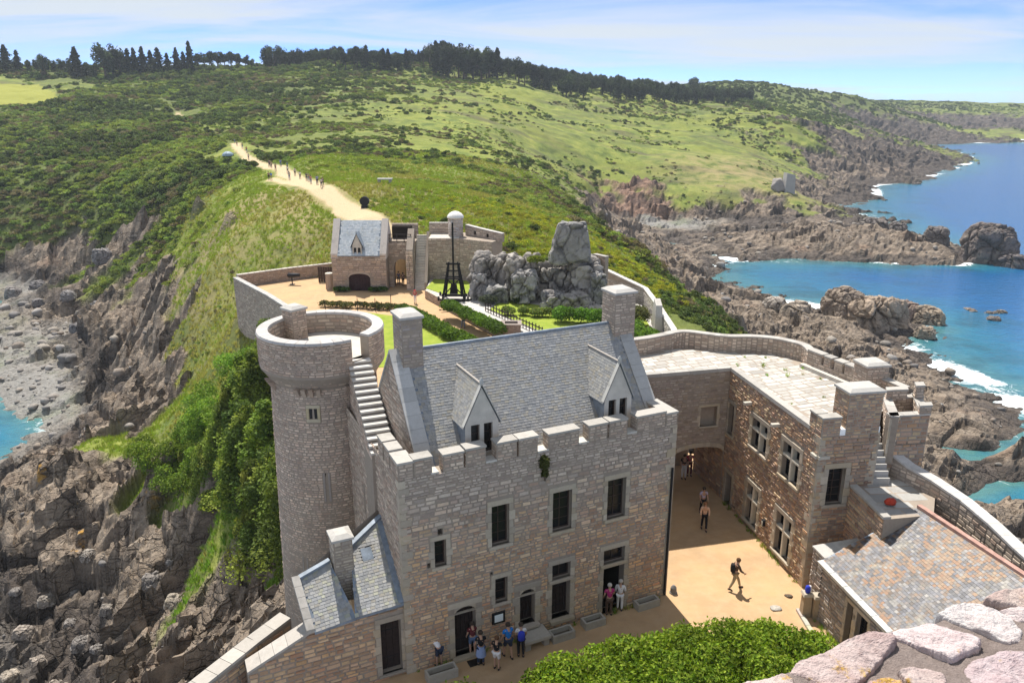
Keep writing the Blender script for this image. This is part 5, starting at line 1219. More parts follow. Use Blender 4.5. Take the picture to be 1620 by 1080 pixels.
inp = lambda a, b: bool(in_poly(np.array([SP(a, b)[0]]), np.array([SP(a, b)[1]]), PQ)[0])
lay(stones(SP, -1, 5, -1, 6, [(.36, .345, .325), (.32, .305, .29), (.40, .385, .36)], [], inp, (.5, .8), (.6, 1.2), (.01, .03), rg, None, .03), pl, 30, 'flagstone', 'dressed', 'paving')
ew = [(18.35, 34.75), (18.75, 34.0), (19.35, 32.9), (19.8, 31.2), (20.0, 29.4), (20.1, 27.7), (20.3, 25.5)]
ewo = thing('curtain_wall', (19.5, 31, 0), 'low curving grey parapet wall above the sea beside the platform', 'wall')
path_wall('wall', ew, 1.0, 6.0, .5, ewo, PAL_GREY, rg, 1, 40, .1, (.56, .53, .5), True, (.14, .24), [6.35, 6.1, 5.95, 5.85, 5.75, 5.6, 5.45])
# red sack on the platform
m = MB(); p_ = v3(*atz(1408, 796, 5.45)[:2], 5.42); ico = []
rr_ = random.Random(4)
for i, zf in enumerate((0, .12, .24, .3)):
    for j in range(9):
        a_ = j * 2 * math.pi / 9; r_ = (.22, .27, .2, .06)[i] * rr_.uniform(.75, 1.2); ico.append((p_[0] + r_ * math.cos(a_) * 1.3, p_[1] + r_ * math.sin(a_), p_[2] + zf * rr_.uniform(.8, 1.1)))
ico = [(p_[0] + (q_[0] - p_[0]) * .75, p_[1] + (q_[1] - p_[1]) * .75, q_[2]) for q_ in ico]
m.poly(ico, [(i * 9 + j, i * 9 + (j + 1) % 9, (i + 1) * 9 + (j + 1) % 9, (i + 1) * 9 + j) for i in range(3) for j in range(9)] + [tuple(range(27, 36))])
plain('red_cloth', (.42, .045, .02), .8, .3, 9); o_ = m.build('sack', M['red_cloth'], None, True); tag(o_, 'small red cloth sack lying on the raised platform', 'sack')

# ================================================================== LOW HOUSE WITH MOTTLED SLATES
low = thing('guard_house', (16.5, 28.5, 0), 'low stone house with mottled grey and orange slate roof', 'house')
eA, eB = v3(13.9, 30.95, 3.05), v3(15.15, 24.0, 3.05); rA, rB = v3(18.15, 31.45, 5.45), v3(19.75, 24.6, 5.6)
ldv = nrm((eB - eA) * v3(1, 1, 0)); lnv = v3(ldv[1], -ldv[0], 0)
if lnv[0] > 0: lnv = -lnv
Slo = planar(v3(eA[0], eA[1], 0) + lnv * -.12, ldv, lnv)
lh = [(2.05, 2.5, .2, 2.35), (2.75, 3.5, .9, 2.35)]
m = MB(); backing(m, Slo, 0, 7, -.4, 3.05, lh, .35)
m.face([Slo(.0, -.4), Slo(.0, 3.0), rA - Zv * .1, v3(rA[0], rA[1], -.4)])
m.face([v3(eB[0], eB[1], -.4), v3(eB[0], eB[1], 3.0), rB - Zv * .1, v3(rB[0], rB[1], -.4)])
lo_ = m.build('wall', M['mortar'], low)
lay(stones(Slo, 0, 7, 0, 2.95, PAL_ROUGH, [(a - .15, b + .15, cc, d + .2) for a, b, cc, d in lh], None, (.12, .24), (.16, .42), (.02, .06), rg), lo_, 90)
nd_ = nrm((rA - eA) * v3(1, 1, 0)); Slb = planar(v3(eA[0], eA[1], 0) + ldv * .02, nd_, v3(-nd_[1], nd_[0], 0))
lay(stones(Slb, 0, 4.2, 0, 5.3, PAL_ROUGH, [], lambda a, b: b < 3.0 + a * .55, (.14, .26), (.2, .5), (.02, .05), rg), lo_, 0)
for i, (a, b, cc, d) in enumerate(lh):
    surround(Slo, a, b, cc, d, low, rg, .14, .18, .1 if i else 0)
    if i: window(Slo, a, b, cc, d, low, .28, 3, 4, 'iron', .02)
    else: door(Slo, a, b, cc, d, low, .3, 3)
m = MB(); m.hexa([eA - Zv * .1, eB - Zv * .1, rB - Zv * .1, rA - Zv * .1], [eA, eB, rB, rA]); rf = m.build('roof', M['lead'], low)
U_ = nrm(eB - eA); N_ = nrm(np.cross(eB - eA, rA - eA)); N_ = N_ if N_[2] > 0 else -N_; W_ = np.cross(N_, U_); W_ = W_ if W_[2] > 0 else -W_
uv = [(float((p - eA) @ U_), float((p - eA) @ W_)) for p in (eA, eB, rB, rA)]; mnu = min(q_[0] for q_ in uv); uvs = [(q_[0] - mnu, q_[1]) for q_ in uv]
ins = lambda a, b: bool(in_poly(np.array([a]), np.array([b]), uvs)[0])
def mt(pcs):
    out = []
    for (ar, vv, cl) in pcs:
        n_ = float(fbm(np.array([vv[0][0] * .7]), np.array([vv[0][1] * .7]), 3, 5)[0])
        if n_ > .56 and rg.random() < .55: cl = rg.choice([(.25, .12, .05), (.22, .13, .07), (.27, .16, .085)])
        out.append((ar, vv, cl))
    return out
lay(mt(slates(eA + U_ * mnu + N_ * .012, U_, W_, max(q_[0] for q_ in uvs), max(q_[1] for q_ in uvs), ins, PAL_MULTI, rg, .135, (.11, .19), .014, (.5, 1.5))), rf, 300, 'slate', 'slate', 'slates', SLATE_F)
plain('ridge_tile', (.40, .235, .19), .8, .25, 3)
m = MB(); m.bar(rA + Zv * .06, rB + Zv * .06, .22, .14); m.build('ridge_cap', M['ridge_tile'], rf)
for i in range(7):
    p0 = eA + (eB - eA) * (i / 7 + .002); p1 = eA + (eB - eA) * ((i + 1) / 7 - .002); kk = rg.uniform(.9, 1.05)
    mm = MB(); mm.hexa([p0 + lnv * .14 - Zv * .2, p1 + lnv * .14 - Zv * .2, p1 - lnv * .14 - Zv * .2, p0 - lnv * .14 - Zv * .2], [p0 + lnv * .22 + Zv * .02, p1 + lnv * .22 + Zv * .02, p1 - lnv * .05 + Zv * .05, p0 - lnv * .05 + Zv * .05], (.56 * kk, .56 * kk, .54 * kk)); mm.build('cornice_stone', M['dressed'], low)
# stone-slab roof of the little buttress house at its corner
bt = atz(1322, 876, 3.1); m = MB()
fr_b = lambda s, d, z: v3(bt[0], bt[1], 0) + nrm((rA - eA) * v3(1, 1, 0)) * s + ldv * -d + Zv * z
m.box(-.55, 1.6, -.1, .85, -.2, 2.95, fr=fr_b); ob = m.build('buttress', M['mortar'], low)
lay(stones(planar(fr_b(-.55, -.1, 0), ldv * -1, nrm((eA - rA) * v3(1, 1, 0))), 0, .95, 0, 2.95, PAL_ROUGH, [], None, (.14, .26), (.2, .45), (.02, .05), rg), ob, 0)
for i in range(5):
    kk = rg.uniform(.8, 1.1); mm = MB(); mm.hexa([fr_b(-.6 + i * .44, -.15, 2.95 + .05 * i), fr_b(-.1 + i * .44, -.15, 3.0 + .05 * i), fr_b(-.1 + i * .44, .9, 3.0 + .05 * i), fr_b(-.6 + i * .44, .9, 2.95 + .05 * i)], [fr_b(-.6 + i * .44, -.15, 3.03 + .05 * i), fr_b(-.1 + i * .44, -.15, 3.1 + .05 * i), fr_b(-.1 + i * .44, .9, 3.1 + .05 * i), fr_b(-.6 + i * .44, .9, 3.03 + .05 * i)], (.46 * kk, .44 * kk, .41 * kk)); mm.build('stone_slab', M['dressed'], low)
# two stone posts by the corner
for i, (px, py) in enumerate(((1273, 972), (1290, 976))):
    p_ = atz(px, py, 0); t_ = thing('stone_post', p_, ('squat stone post with blue bag on it at guard house corner', 'squat stone post between the bag post and the guard house')[i], 'post')
    m = MB(); m.hexa([p_ + v3(-.2, -.2, 0), p_ + v3(.2, -.2, 0), p_ + v3(.2, .2, 0), p_ + v3(-.2, .2, 0)], [p_ + v3(-.18, -.18, 1.1), p_ + v3(.18, -.18, 1.1), p_ + v3(.18, .18, 1.1), p_ + v3(-.18, .18, 1.1)], (.36, .28, .19)); m.build('shaft', M['dressed'], t_)
    m = MB(); m.hexa([p_ + v3(-.24, -.24, 1.1), p_ + v3(.24, -.24, 1.1), p_ + v3(.24, .24, 1.1), p_ + v3(-.24, .24, 1.1)], [p_ + v3(-.2, -.2, 1.22), p_ + v3(.2, -.2, 1.22), p_ + v3(.2, .2, 1.22), p_ + v3(-.2, .2, 1.22)], (.46, .40, .32)); m.build('cap', M['dressed'], t_)
# kerb round the bush bed
kp = [atz(1262, 965, 0), atz(1278, 992, 0), atz(1293, 1015, 0), atz(1300, 1045, 0), atz(1300, 1085, 0)]
kt = thing('kerb', kp[1], 'pale curved stone kerb edging the sand by the guard house', 'kerb')
for p, q_ in zip(kp, kp[1:]):
    for i in range(2):
        mm = MB(); mm.bar(p + (q_ - p) * (i / 2 + .01) + Zv * .06, p + (q_ - p) * (i / 2 + .49) + Zv * .06, .2, .14, tuple(x * rg.uniform(.9, 1.05) for x in (.5, .45, .37))); mm.build('kerbstone', M['dressed'], kt)

# ================================================================== FOREGROUND PARAPET (top of the keep)
keep = thing('keep_parapet', (.9, 1.6, 19.5), 'broad rough keep parapet of pink and white stones with orange lichen', 'wall')
KZ = 21.6
k = NT('parapet_stone', 0.9, 0.25)
cA = k.attr('Col', 'Color'); f1 = k.noise(26, 8, .72); f2 = k.noise(7, 6, .7); f3 = k.noise(90, 4, .7); f5 = k.noise(13, 6, .75)
q = k.mix(k.rng(f2, .34, .68, 0, .75), cA, k.mix(1.0, cA, (0.72, 0.58, 0.60), 'MULTIPLY')); q = k.mix(k.rng(f1, .48, .72, 0, .65), q, k.mix(1.0, q, (0.52, 0.46, 0.46), 'MULTIPLY')); q = k.mix(k.rng(f3, .60, .72, 0, .55), q, (.14, .12, .12))
q = k.mix(k.rng(f5, .62, .70, 0, .7), q, (.26, .23, .22))
lm = k.rng(k.noise(4.2, 8, .74), .585, .64); q = k.mix(k.math('MULTIPLY', lm, .9), q, k.mix(k.rng(k.noise(70, 4), .35, .65), (.40, .19, .02), (.66, .44, .05)))
k.color(q); k.bump(k.math('ADD', k.math('ADD', f1, k.math('MULTIPLY', f3, .4)), k.math('MULTIPLY', f2, 1.5)), .9, .022); M['pstone'] = k.mat
k = NT('parapet_mortar', 0.97, 0.1); f1 = k.noise(55, 7, .75); f2 = k.voro(95, 'F1', out='Color'); f4 = k.noise(9, 5, .7)
q = k.mix(f1, (.17, .13, .115), (.46, .38, .345)); q = k.mix(k.rng(f4, .55, .7, 0, .5), q, (.16, .13, .115)); k.color(q); k.bump(f1, 1.0, .02); M['pmortar'] = k.mat
zx = lambda x, y: (1180 + x / 3.682, 900 + y / 3.682)
edge = [(1140, 1105), (1180, 1082), (1228, 1061), (1256, 1046), (1290, 1030), (1340, 1012), (1400, 1002), (1440, 992), (1485, 974), (1530, 962), (1560, 947), (1590, 935), (1620, 926), (1680, 910), (1760, 895)]
E3 = [atz(x, y, KZ - .02) for x, y in edge]
inn = [atz(x, y, KZ - .02) for x, y in ((1760, 1500), (1140, 1500))]
gxs = []; m = MB(); n_ = len(E3); rows = 26; V = []; 
rgp = np.random.default_rng(5)
for i in range(n_):
    for j in range(rows):
        t_ = j / (rows - 1); p = E3[i] * (1 - t_) + v3(E3[i][0] * .78, E3[i][1] * .52 - .05, E3[i][2]) * t_
        V.append((p[0], p[1], KZ - .012 + .014 * (rgp.random() - .5) - (.05 if j == 0 else 0)))
Fq = [(i * rows + j, (i + 1) * rows + j, (i + 1) * rows + j + 1, i * rows + j + 1) for i in range(n_ - 1) for j in range(rows - 1)]
m.poly(V, Fq)
for i in range(n_ - 1): m.face([V[i * rows], V[(i + 1) * rows], (V[(i + 1) * rows][0], V[(i + 1) * rows][1], 15), (V[i * rows][0], V[i * rows][1], 15)])
ko = m.build('mortar_bed', M['pmortar'], keep, True)
STN = [([(280, 585), (330, 530), (480, 470), (700, 395), (830, 402), (852, 440), (800, 500), (690, 612), (620, 655), (480, 662), (350, 605)], (.60, .50, .465), .05),
       ([(838, 375), (940, 335), (1100, 315), (1230, 360), (1345, 412), (1335, 458), (1190, 520), (1080, 470), (960, 420)], (.74, .66, .64), .06),
       ([(1140, 268), (1220, 232), (1330, 210), (1440, 245), (1540, 290), (1600, 340), (1590, 392), (1520, 410), (1380, 352), (1240, 310)], (.74, .71, .68), .06),
       ([(1400, 182), (1480, 142), (1630, 110), (1760, 95), (1740, 205), (1600, 215), (1500, 208)], (.62, .52, .46), .05),
       ([(1295, 565), (1340, 528), (1500, 500), (1720, 488), (1800, 700), (1600, 820), (1290, 760)], (.66, .58, .58), .06),
       ([(900, 592), (1000, 560), (1140, 590), (1165, 645), (1100, 685), (950, 662)], (.60, .50, .46), .035),
       ([(-160, 760), (0, 665), (120, 622), (240, 602), (272, 645), (240, 740), (0, 800)], (.64, .55, .50), .05),
       ([(720, 668), (830, 640), (905, 665), (960, 760), (760, 830), (640, 760)], (.66, .50, .50), .04),
       ([(1480, 228), (1620, 222), (1720, 240), (1700, 285), (1580, 278)], (.70, .62, .60), .03),
       ([(330, 700), (470, 690), (600, 720), (580, 820), (400, 840)], (.6, .47, .44), .04), ([(990, 720), (1120, 715), (1240, 740), (1200, 850), (1020, 850)], (.64, .52, .5), .04)]
for si, (ol, colr, hgt_) in enumerate(STN):
    P = np.array([atz(*zx(*q_), KZ)[:2] for q_ in ol]); nsd = 110; cen = P.mean(0); P = cen + (P - cen) * 1.1
    per = []; L_ = len(P)
    for i in range(nsd):
        f_ = i / nsd * L_; a_ = int(f_); t_ = f_ - a_; p0, p1, p2, p3 = P[(a_ - 1) % L_], P[a_], P[(a_ + 1) % L_], P[(a_ + 2) % L_]
        lin = p1 * (1 - t_) + p2 * t_; crv = .5 * ((2 * p1) + (-p0 + p2) * t_ + (2 * p0 - 5 * p1 + 4 * p2 - p3) * t_ ** 2 + (-p0 + 3 * p1 - 3 * p2 + p3) * t_ ** 3); per.append(lin * .6 + crv * .4)
    per = np.array(per); V = []; rs = [0, .08, .16, .24, .32, .4, .48, .56, .64, .71, .78, .84, .89, .93, .96, .985, 1.0, 1.01]; hs = [1] * 11 + [.99, .98, .95, .88, .66, .1, -1.5]
    for r_, h_ in zip(rs, hs):
        for i in range(nsd):
            p = cen + (per[i] - cen) * r_ * (1 + .05 * (float(_hash(np.array([float(i)]), np.array([float(si)]), 0, 3)[0]) - .5)); V.append([p[0], p[1], 0, h_])
    V = np.array(V); nz = fbm3(np.stack([V[:, 0] * 22, V[:, 1] * 22, np.full(len(V), si * 3.3)], 1), 5, 3, .6) - .5; tl = RNG.uniform(-.12, .12, 2)
    V[:, 2] = KZ - .03 + (.027 + hgt_ * .08) * V[:, 3] + (nz * .02 + (np.abs(fbm3(np.stack([V[:, 0] * 9 + V[:, 1] * 5, V[:, 1] * 9, np.full(len(V), si * 1.7)], 1), 4, 8) - .5) - .12) * -.05) * (V[:, 3] > 0) + (V[:, 0] - cen[0]) * tl[0] + (V[:, 1] - cen[1]) * tl[1]
    Fq = [(j * nsd + i, j * nsd + (i + 1) % nsd, (j + 1) * nsd + (i + 1) % nsd, (j + 1) * nsd + i) for j in range(len(rs) - 1) for i in range(nsd)]
    link('parapet_stone', np_mesh('parapet_stone', V[:, :3], Fq, M['pstone'], np.tile(np.array(colr), (len(V), 1)), False), keep)
# ================================================================== FOLIAGE KIT
def leaf_mat(name, rnd=.3, trans=.42, rough=.7):
    k = NT(name, rough, .2)
    cA = k.attr('Col', 'Color'); oi = k.n('ShaderNodeObjectInfo'); f1 = k.noise(.9, 3, .6)
    hs = k.n('ShaderNodeHueSaturation'); k.set(hs.inputs['Color'], cA)
    k.set(hs.inputs['Value'], k.rng(oi.outputs['Random'], 0, 1, 1 - rnd, 1 + rnd)); k.set(hs.inputs['Hue'], k.rng(oi.outputs['Random'], 0, 1, .485, .515))
    q = k.mix(k.rng(f1, .35, .7, 0, .5), hs.outputs[0], k.mix(1.0, hs.outputs[0], (.62, .66, .5), 'MULTIPLY'))
    k.color(q)
    tr = k.n('ShaderNodeBsdfTranslucent'); k.set(tr.inputs['Color'], k.mix(1.0, q, (1.0, 1.0, .55), 'MULTIPLY')); mx = k.n('ShaderNodeMixShader'); mx.inputs[0].default_value = trans
    k.t.links.new(k.bsdf.outputs[0], mx.inputs[1]); k.t.links.new(tr.outputs[0], mx.inputs[2])
    k.t.links.new(mx.outputs[0], [n for n in k.t.nodes if n.type == 'OUTPUT_MATERIAL'][0].inputs['Surface'])
    M[name] = k.mat; return k.mat
leaf_mat('leaf'); leaf_mat('grass', .25, .4)
plain('bark', (.13, .10, .075), .95, .35, 4)
def leaf_cloud(pts, nor, size, cols, rng, aspect=.55, jitter=.8):
    """one bent quad (two triangles) per point"""
    n = len(pts); pts = np.asarray(pts, float)
    d = nor + rng.normal(0, jitter, (n, 3)); d /= np.linalg.norm(d, axis=1, keepdims=True)
    a = np.cross(d, rng.normal(0, 1, (n, 3))); a /= np.linalg.norm(a, axis=1, keepdims=True) + 1e-9; b = np.cross(d, a)
    s = (np.asarray(size) * rng.uniform(.6, 1.3, n))[:, None]
    V = np.stack([pts - a * s, pts - b * s * aspect + d * s * .12, pts + a * s, pts + b * s * aspect + d * s * .12], 1).reshape(-1, 3)
    F = np.arange(n * 4).reshape(-1, 4)
    return V, F, np.repeat(cols, 4, axis=0)
def blob_points(n, rng, rad=(1, 1, 1), lobes=9, shell=.55, flat=0.0):
    """points over a lumpy crown: many overlapping lobes with gaps between them"""
    c = rng.normal(0, 1, (lobes, 3)); c /= np.linalg.norm(c, axis=1, keepdims=True); c *= rng.uniform(.35, .75, (lobes, 1))
    if flat: c[:, 2] = np.abs(c[:, 2])
    r = rng.uniform(.28, .5, lobes)
    k_ = rng.integers(0, lobes, n); d = rng.normal(0, 1, (n, 3)); d /= np.linalg.norm(d, axis=1, keepdims=True)
    if flat: d[:, 2] = np.where(d[:, 2] < -.3, -d[:, 2], d[:, 2])
    p = c[k_] + d * (r[k_] * rng.uniform(shell, 1.0, n))[:, None]
    return p * np.array(rad), d, k_
def leafy_mesh(name, n, rng, rad, size, pal, lobes=9, mat='leaf', shell=.6, flat=1.0, jitter=.7, aspect=.55):
    p, d, k_ = blob_points(n, rng, rad, lobes, shell, flat)
    if flat: p[:, 2] = np.maximum(p[:, 2], .02 * rad[2])
    pc = np.array(pal)[rng.integers(0, len(pal), lobes)][k_] * rng.uniform(.75, 1.25, (n, 1))
    V, F, C_ = leaf_cloud(p, d, np.full(n, size), pc, rng, aspect, jitter)
    return np_mesh(name, V, F, M[mat], C_)
def scatter(name, P, scl, rot, idx, protos, label=None, tilt=None):
    """stuff: prototype meshes instanced on points with geometry nodes"""
    me = bpy.data.meshes.new(name); P = np.asarray(P, np.float32)
    me.vertices.add(len(P)); me.vertices.foreach_set('co', P.ravel())
    add_attr(me, 'scl', scl); add_attr(me, 'rotz', rot)
    a = me.attributes.new('idx', 'INT', 'POINT'); a.data.foreach_set('value', np.asarray(idx, np.int32))
    me.update()
    col = bpy.data.collections.new(name + '_shapes')
    for i, pm in enumerate(protos): col.objects.link(bpy.data.objects.new('%s_shape_%02d' % (name, i), pm))
    o = link(name, me); tag(o, kind='stuff')
    if label: o['label'] = label
    ng = bpy.data.node_groups.new(name, 'GeometryNodeTree')
    ng.interface.new_socket('Geometry', in_out='INPUT', socket_type='NodeSocketGeometry'); ng.interface.new_socket('Geometry', in_out='OUTPUT', socket_type='NodeSocketGeometry')
    N = ng.nodes; gi = N.new('NodeGroupInput'); go = N.new('NodeGroupOutput'); mp = N.new('GeometryNodeMeshToPoints'); ip = N.new('GeometryNodeInstanceOnPoints'); ci = N.new('GeometryNodeCollectionInfo')
    ci.inputs['Collection'].default_value = col; ci.inputs['Separate Children'].default_value = True; ci.inputs['Reset Children'].default_value = True
    def na(nm, ty):
        n = N.new('GeometryNodeInputNamedAttribute'); n.data_type = ty; n.inputs['Name'].default_value = nm; return n.outputs['Attribute']
    cx_ = N.new('ShaderNodeCombineXYZ'); L = ng.links
    L.new(gi.outputs[0], mp.inputs['Mesh']); L.new(mp.outputs[0], ip.inputs['Points']); L.new(ci.outputs[0], ip.inputs['Instance'])
    ip.inputs['Pick Instance'].default_value = True; L.new(na('idx', 'INT'), ip.inputs['Instance Index'])
    L.new(na('rotz', 'FLOAT'), cx_.inputs[2]); L.new(cx_.outputs[0], ip.inputs['Rotation']); L.new(na('scl', 'FLOAT'), ip.inputs['Scale'])
    L.new(ip.outputs[0], go.inputs[0])
    md = o.modifiers.new('scatter', 'NODES'); md.node_group = ng
    return o
def rock_mesh(name, seed, rad=(1, 1, 1), sub=3, planes=16, rough=.16, mat='rock', col=(.36, .33, .30), sharp=.0):
    """a faceted boulder: a ball cut by random planes, then roughened"""
    import bmesh
    rr = np.random.default_rng(seed); bm = bmesh.new(); bmesh.ops.create_icosphere(bm, subdivisions=sub, radius=1.0)
    V = np.array([v.co[:] for v in bm.verts]); F = np.array([[v.index for v in f.verts] for f in bm.faces]); bm.free()
    n = rr.normal(0, 1, (planes, 3)); n /= np.linalg.norm(n, axis=1, keepdims=True); dd = rr.uniform(.52, .8, planes)
    ax = np.concatenate([np.eye(3), -np.eye(3)]) + rr.normal(0, .16, (6, 3)); ax /= np.linalg.norm(ax, axis=1, keepdims=True); n = np.concatenate([n, ax]); dd = np.concatenate([dd, rr.uniform(.55, .72, 6)])
    dt = V @ n.T; r = np.where(dt > .05, dd[None] / np.maximum(dt, .05), 9).min(1); r = np.minimum(r, .98)
    P = V * r[:, None]
    nz = fbm3(P * 2.2 + seed * 7.1, 4, seed) - .5; P = P * (1 + nz[:, None] * rough * 2)
    cr, _ = slabs(P[:, 0] * 1.7 + P[:, 2], P[:, 1] * 1.7 - P[:, 2] * .6, .8, seed); P = P * (1 + (cr - .5)[:, None] * rough * .9); c2_, e2_ = slabs(P[:, 0] * 3.1 - P[:, 2] * 1.4, P[:, 1] * 3.1 + P[:, 2] * 1.9, .8, seed + 3); P = P * (1 + (c2_ - .5)[:, None] * rough * .45 - smooth(.12, 0, e2_)[:, None] * rough * .2)
    kk = .78 + .5 * fbm3(P * 1.6 + 3, 3, seed + 9)
    return np_mesh(name, P * np.array(rad), F, M[mat], np.array(col)[None] * kk[:, None], True)
def worley3(P, size, seed):
    g = P / size; i = np.floor(g); b = np.full(len(P), 9.0); s2 = np.full(len(P), 9.0); h = np.zeros(len(P))
    for dx in (-1, 0, 1):
        for dy in (-1, 0, 1):
            for dz in (-1, 0, 1):
                cx, cy, cz = i[:, 0] + dx, i[:, 1] + dy, i[:, 2] + dz
                d = np.sqrt((g[:, 0] - cx - _hash(cx, cy, cz, seed)) ** 2 + (g[:, 1] - cy - _hash(cx, cy, cz, seed + 1)) ** 2 + (g[:, 2] - cz - _hash(cx, cy, cz, seed + 2)) ** 2)
                nb = d < b; s2 = np.where(nb, b, np.minimum(s2, d)); h = np.where(nb, _hash(cx, cy, cz, seed + 3), h); b = np.where(nb, d, b)
    return h, s2 - b
def crag(name, seed, rad, taper=.75, n=30, cell=1.6, amp=.5, mat='rock', col=(.33, .31, .29), pw=7.0, skew=(0, 0)):
    """a jointed, blocky rock: a box with soft edges, broken into cells that stand proud or set back"""
    u = np.linspace(-1, 1, n); V = []; F = []
    for ax in range(3):
        for sg in (-1, 1):
            A_, B_ = np.meshgrid(u, u, indexing='ij'); p = np.zeros((n, n, 3)); o1, o2 = [q for q in range(3) if q != ax]; p[..., ax] = sg; p[..., o1] = A_; p[..., o2] = B_; b0 = len(V) * n * n
            i = (np.arange(n - 1)[:, None] * n + np.arange(n - 1)[None]).ravel() + b0; F.append(np.stack([i, i + n, i + n + 1, i + 1], 1)); V.append(p.reshape(-1, 3))
    P = np.concatenate(V); F = np.concatenate(F); P = P / (np.abs(P) ** pw).sum(1, keepdims=True) ** (1 / pw); nr = P / np.linalg.norm(P, axis=1, keepdims=True)
    t = (P[:, 2:3] + 1) / 2; P[:, :2] *= 1 - (1 - taper) * t; P[:, 0] += skew[0] * t[:, 0]; P[:, 1] += skew[1] * t[:, 0]
    W = P * np.array(rad); sd = seed * 13.7
    wq = W + sd + 1.2 * cell * (np.stack([fbm3(W / cell / 2 + k2 * 9 + sd, 3, seed + k2) for k2 in range(3)], 1) - .5)
    h, e = worley3(wq * np.array([1, 1, .8]), cell, seed); h2, e2 = worley3(wq, cell * .42, seed + 5)
    d = amp * ((h - .5) * 1.3 + (h2 - .5) * .5 - .55 * smooth(.14, 0, e) - .2 * smooth(.14, 0, e2) + (fbm3(W * 1.4 + sd, 4, seed) - .5) * .5)
    W = W + nr * d[:, None]
    cc = np.array(col)[None] * (.72 + .5 * h2 + .25 * h)[:, None] * (1 - .55 * np.maximum(smooth(.08, 0, e), .6 * smooth(.08, 0, e2)))[:, None]
    return np_mesh(name, W, F, M[mat], cc, False)
k = NT('rock', 0.92, 0.2); cA = k.attr('Col', 'Color'); f1 = k.noise(2.3, 7, .7); f2 = k.noise(.5, 5, .6); f3 = k.noise(11, 5, .7)
q = k.mix(k.rng(f1, .35, .7, 0, .65), cA, k.mix(1.0, cA, (.45, .44, .44), 'MULTIPLY')); q = k.mix(k.rng(f3, .5, .75, 0, .4), q, k.mix(1.0, q, (.6, .58, .56), 'MULTIPLY')); q = k.mix(k.rng(f2, .58, .7, 0, .5), q, (.34, .30, .23))
k.color(q); k.bump(k.math('ADD', f1, k.math('MULTIPLY', f3, .5)), .9, .12); M['rock'] = k.mat

# ================================================================== GATE COURT
rg = random.Random(55); fI = lambda x, y, z: v3(x, y, z)
# --- gatehouse
gh = thing('gatehouse', (-18.6, 97, 0), 'small gatehouse with arched dark door, pale slate roof and dormer', 'gatehouse')
X0, X1, Y0, Y1 = -21.95, -15.3, 94.6, 100.4; GE, GR = 4.4, 8.1; YM = (Y0 + Y1) / 2
Sg = planar((X0, Y0, 0), (1, 0, 0), (0, -1, 0)); gd = (1.95, 4.6, 0.0, 2.15)
m = MB(); backing(m, Sg, 0, X1 - X0, -.3, GE, [(gd[0], gd[1], 0, gd[3])], .4)
for S_, L_ in ((planar((X0, Y0, 0), (0, 1, 0), (-1, 0, 0)), Y1 - Y0), (planar((X1, Y0, 0), (0, 1, 0), (1, 0, 0)), Y1 - Y0), (planar((X0, Y1, 0), (1, 0, 0), (0, 1, 0)), X1 - X0)): backing(m, S_, 0, L_, -3, GE, [], .3)
go_ = m.build('wall', M['mortar'], gh)
PAL_GATE = [(.47, .36, .28), (.42, .32, .26), (.52, .41, .32), (.40, .30, .235), (.50, .37, .27)]
apt = arch_pts(gd[0], gd[1], 1.65, .5, 12)
ig = lambda a, b: not (gd[0] - .1 < a < gd[1] + .1 and b < 1.65 + .5 * max(0, 1 - (2 * (a - gd[0]) / (gd[1] - gd[0]) - 1) ** 2) ** .5 + .25)
lay(stones(Sg, .02, X1 - X0 - .02, 0, GE, PAL_GATE, [], ig, (.16, .3), (.25, .6), (.02, .06), rg), go_, 60)
for p, q_ in zip(apt, apt[1:]):
    mm = MB(); mm.hexa([Sg(p[0], p[1], -.4), Sg(q_[0], q_[1], -.4), Sg(q_[0], q_[1], .05), Sg(p[0], p[1], .05)], [Sg(p[0], p[1] + .28, -.4), Sg(q_[0], q_[1] + .28, -.4), Sg(q_[0], q_[1] + .28, .05), Sg(p[0], p[1] + .28, .05)], (.46, .37, .30)); mm.build('arch_stone', M['dressed'], gh)
m = MB()
for p, q_ in zip(apt, apt[1:]): m.face([Sg(p[0], p[1] + .2, .004), Sg(q_[0], q_[1] + .2, .004), Sg(q_[0], 2.6, .004), Sg(p[0], 2.6, .004)])
m.build('arch_head', M['mortar'], gh)
plain('gate_wood', (.045, .022, .022), .7, .4, 5); door(Sg, gd[0], gd[1], 0, 2.15, gh, .3, 8, 'gate_wood', False)
for xa, xb in ((X0 - .05, X0 + .8), (X1 - .75, X1 + .05)):
    m = MB(); prof = [(Y0 - .03, GE - .4), (Y1 + .03, GE - .4), (Y1 + .03, GE + .2), (YM, GR + .35), (Y0 - .03, GE + .2)]
    m.poly([(xa, y, z) for y, z in prof] + [(xb, y, z) for y, z in prof], [(0, 1, 2, 3, 4), (9, 8, 7, 6, 5)] + [(i, 5 + i, 5 + (i + 1) % 5, (i + 1) % 5) for i in range(5)], (.60, .53, .47)); gb = m.build('gable', M['dressed'], gh)
sl_ = math.hypot(YM - Y0, GR - GE)
m = MB(); m.hexa([(X0 + .8, Y0 - .15, GE - .1), (X1 - .75, Y0 - .15, GE - .1), (X1 - .75, YM, GR), (X0 + .8, YM, GR)], [(X0 + .8, Y0 - .15, GE), (X1 - .75, Y0 - .15, GE), (X1 - .75, YM, GR + .1), (X0 + .8, YM, GR + .1)])
m.hexa([(X0 + .8, YM, GR), (X1 - .75, YM, GR), (X1 - .75, Y1, GE - .1), (X0 + .8, Y1, GE - .1)], [(X0 + .8, YM, GR + .1), (X1 - .75, YM, GR + .1), (X1 - .75, Y1, GE), (X0 + .8, Y1, GE)]); rf = m.build('roof', M['lead'], gh)
PAL_PALE = [(.50, .53, .55), (.46, .49, .52), (.55, .57, .58), (.42, .46, .49)]
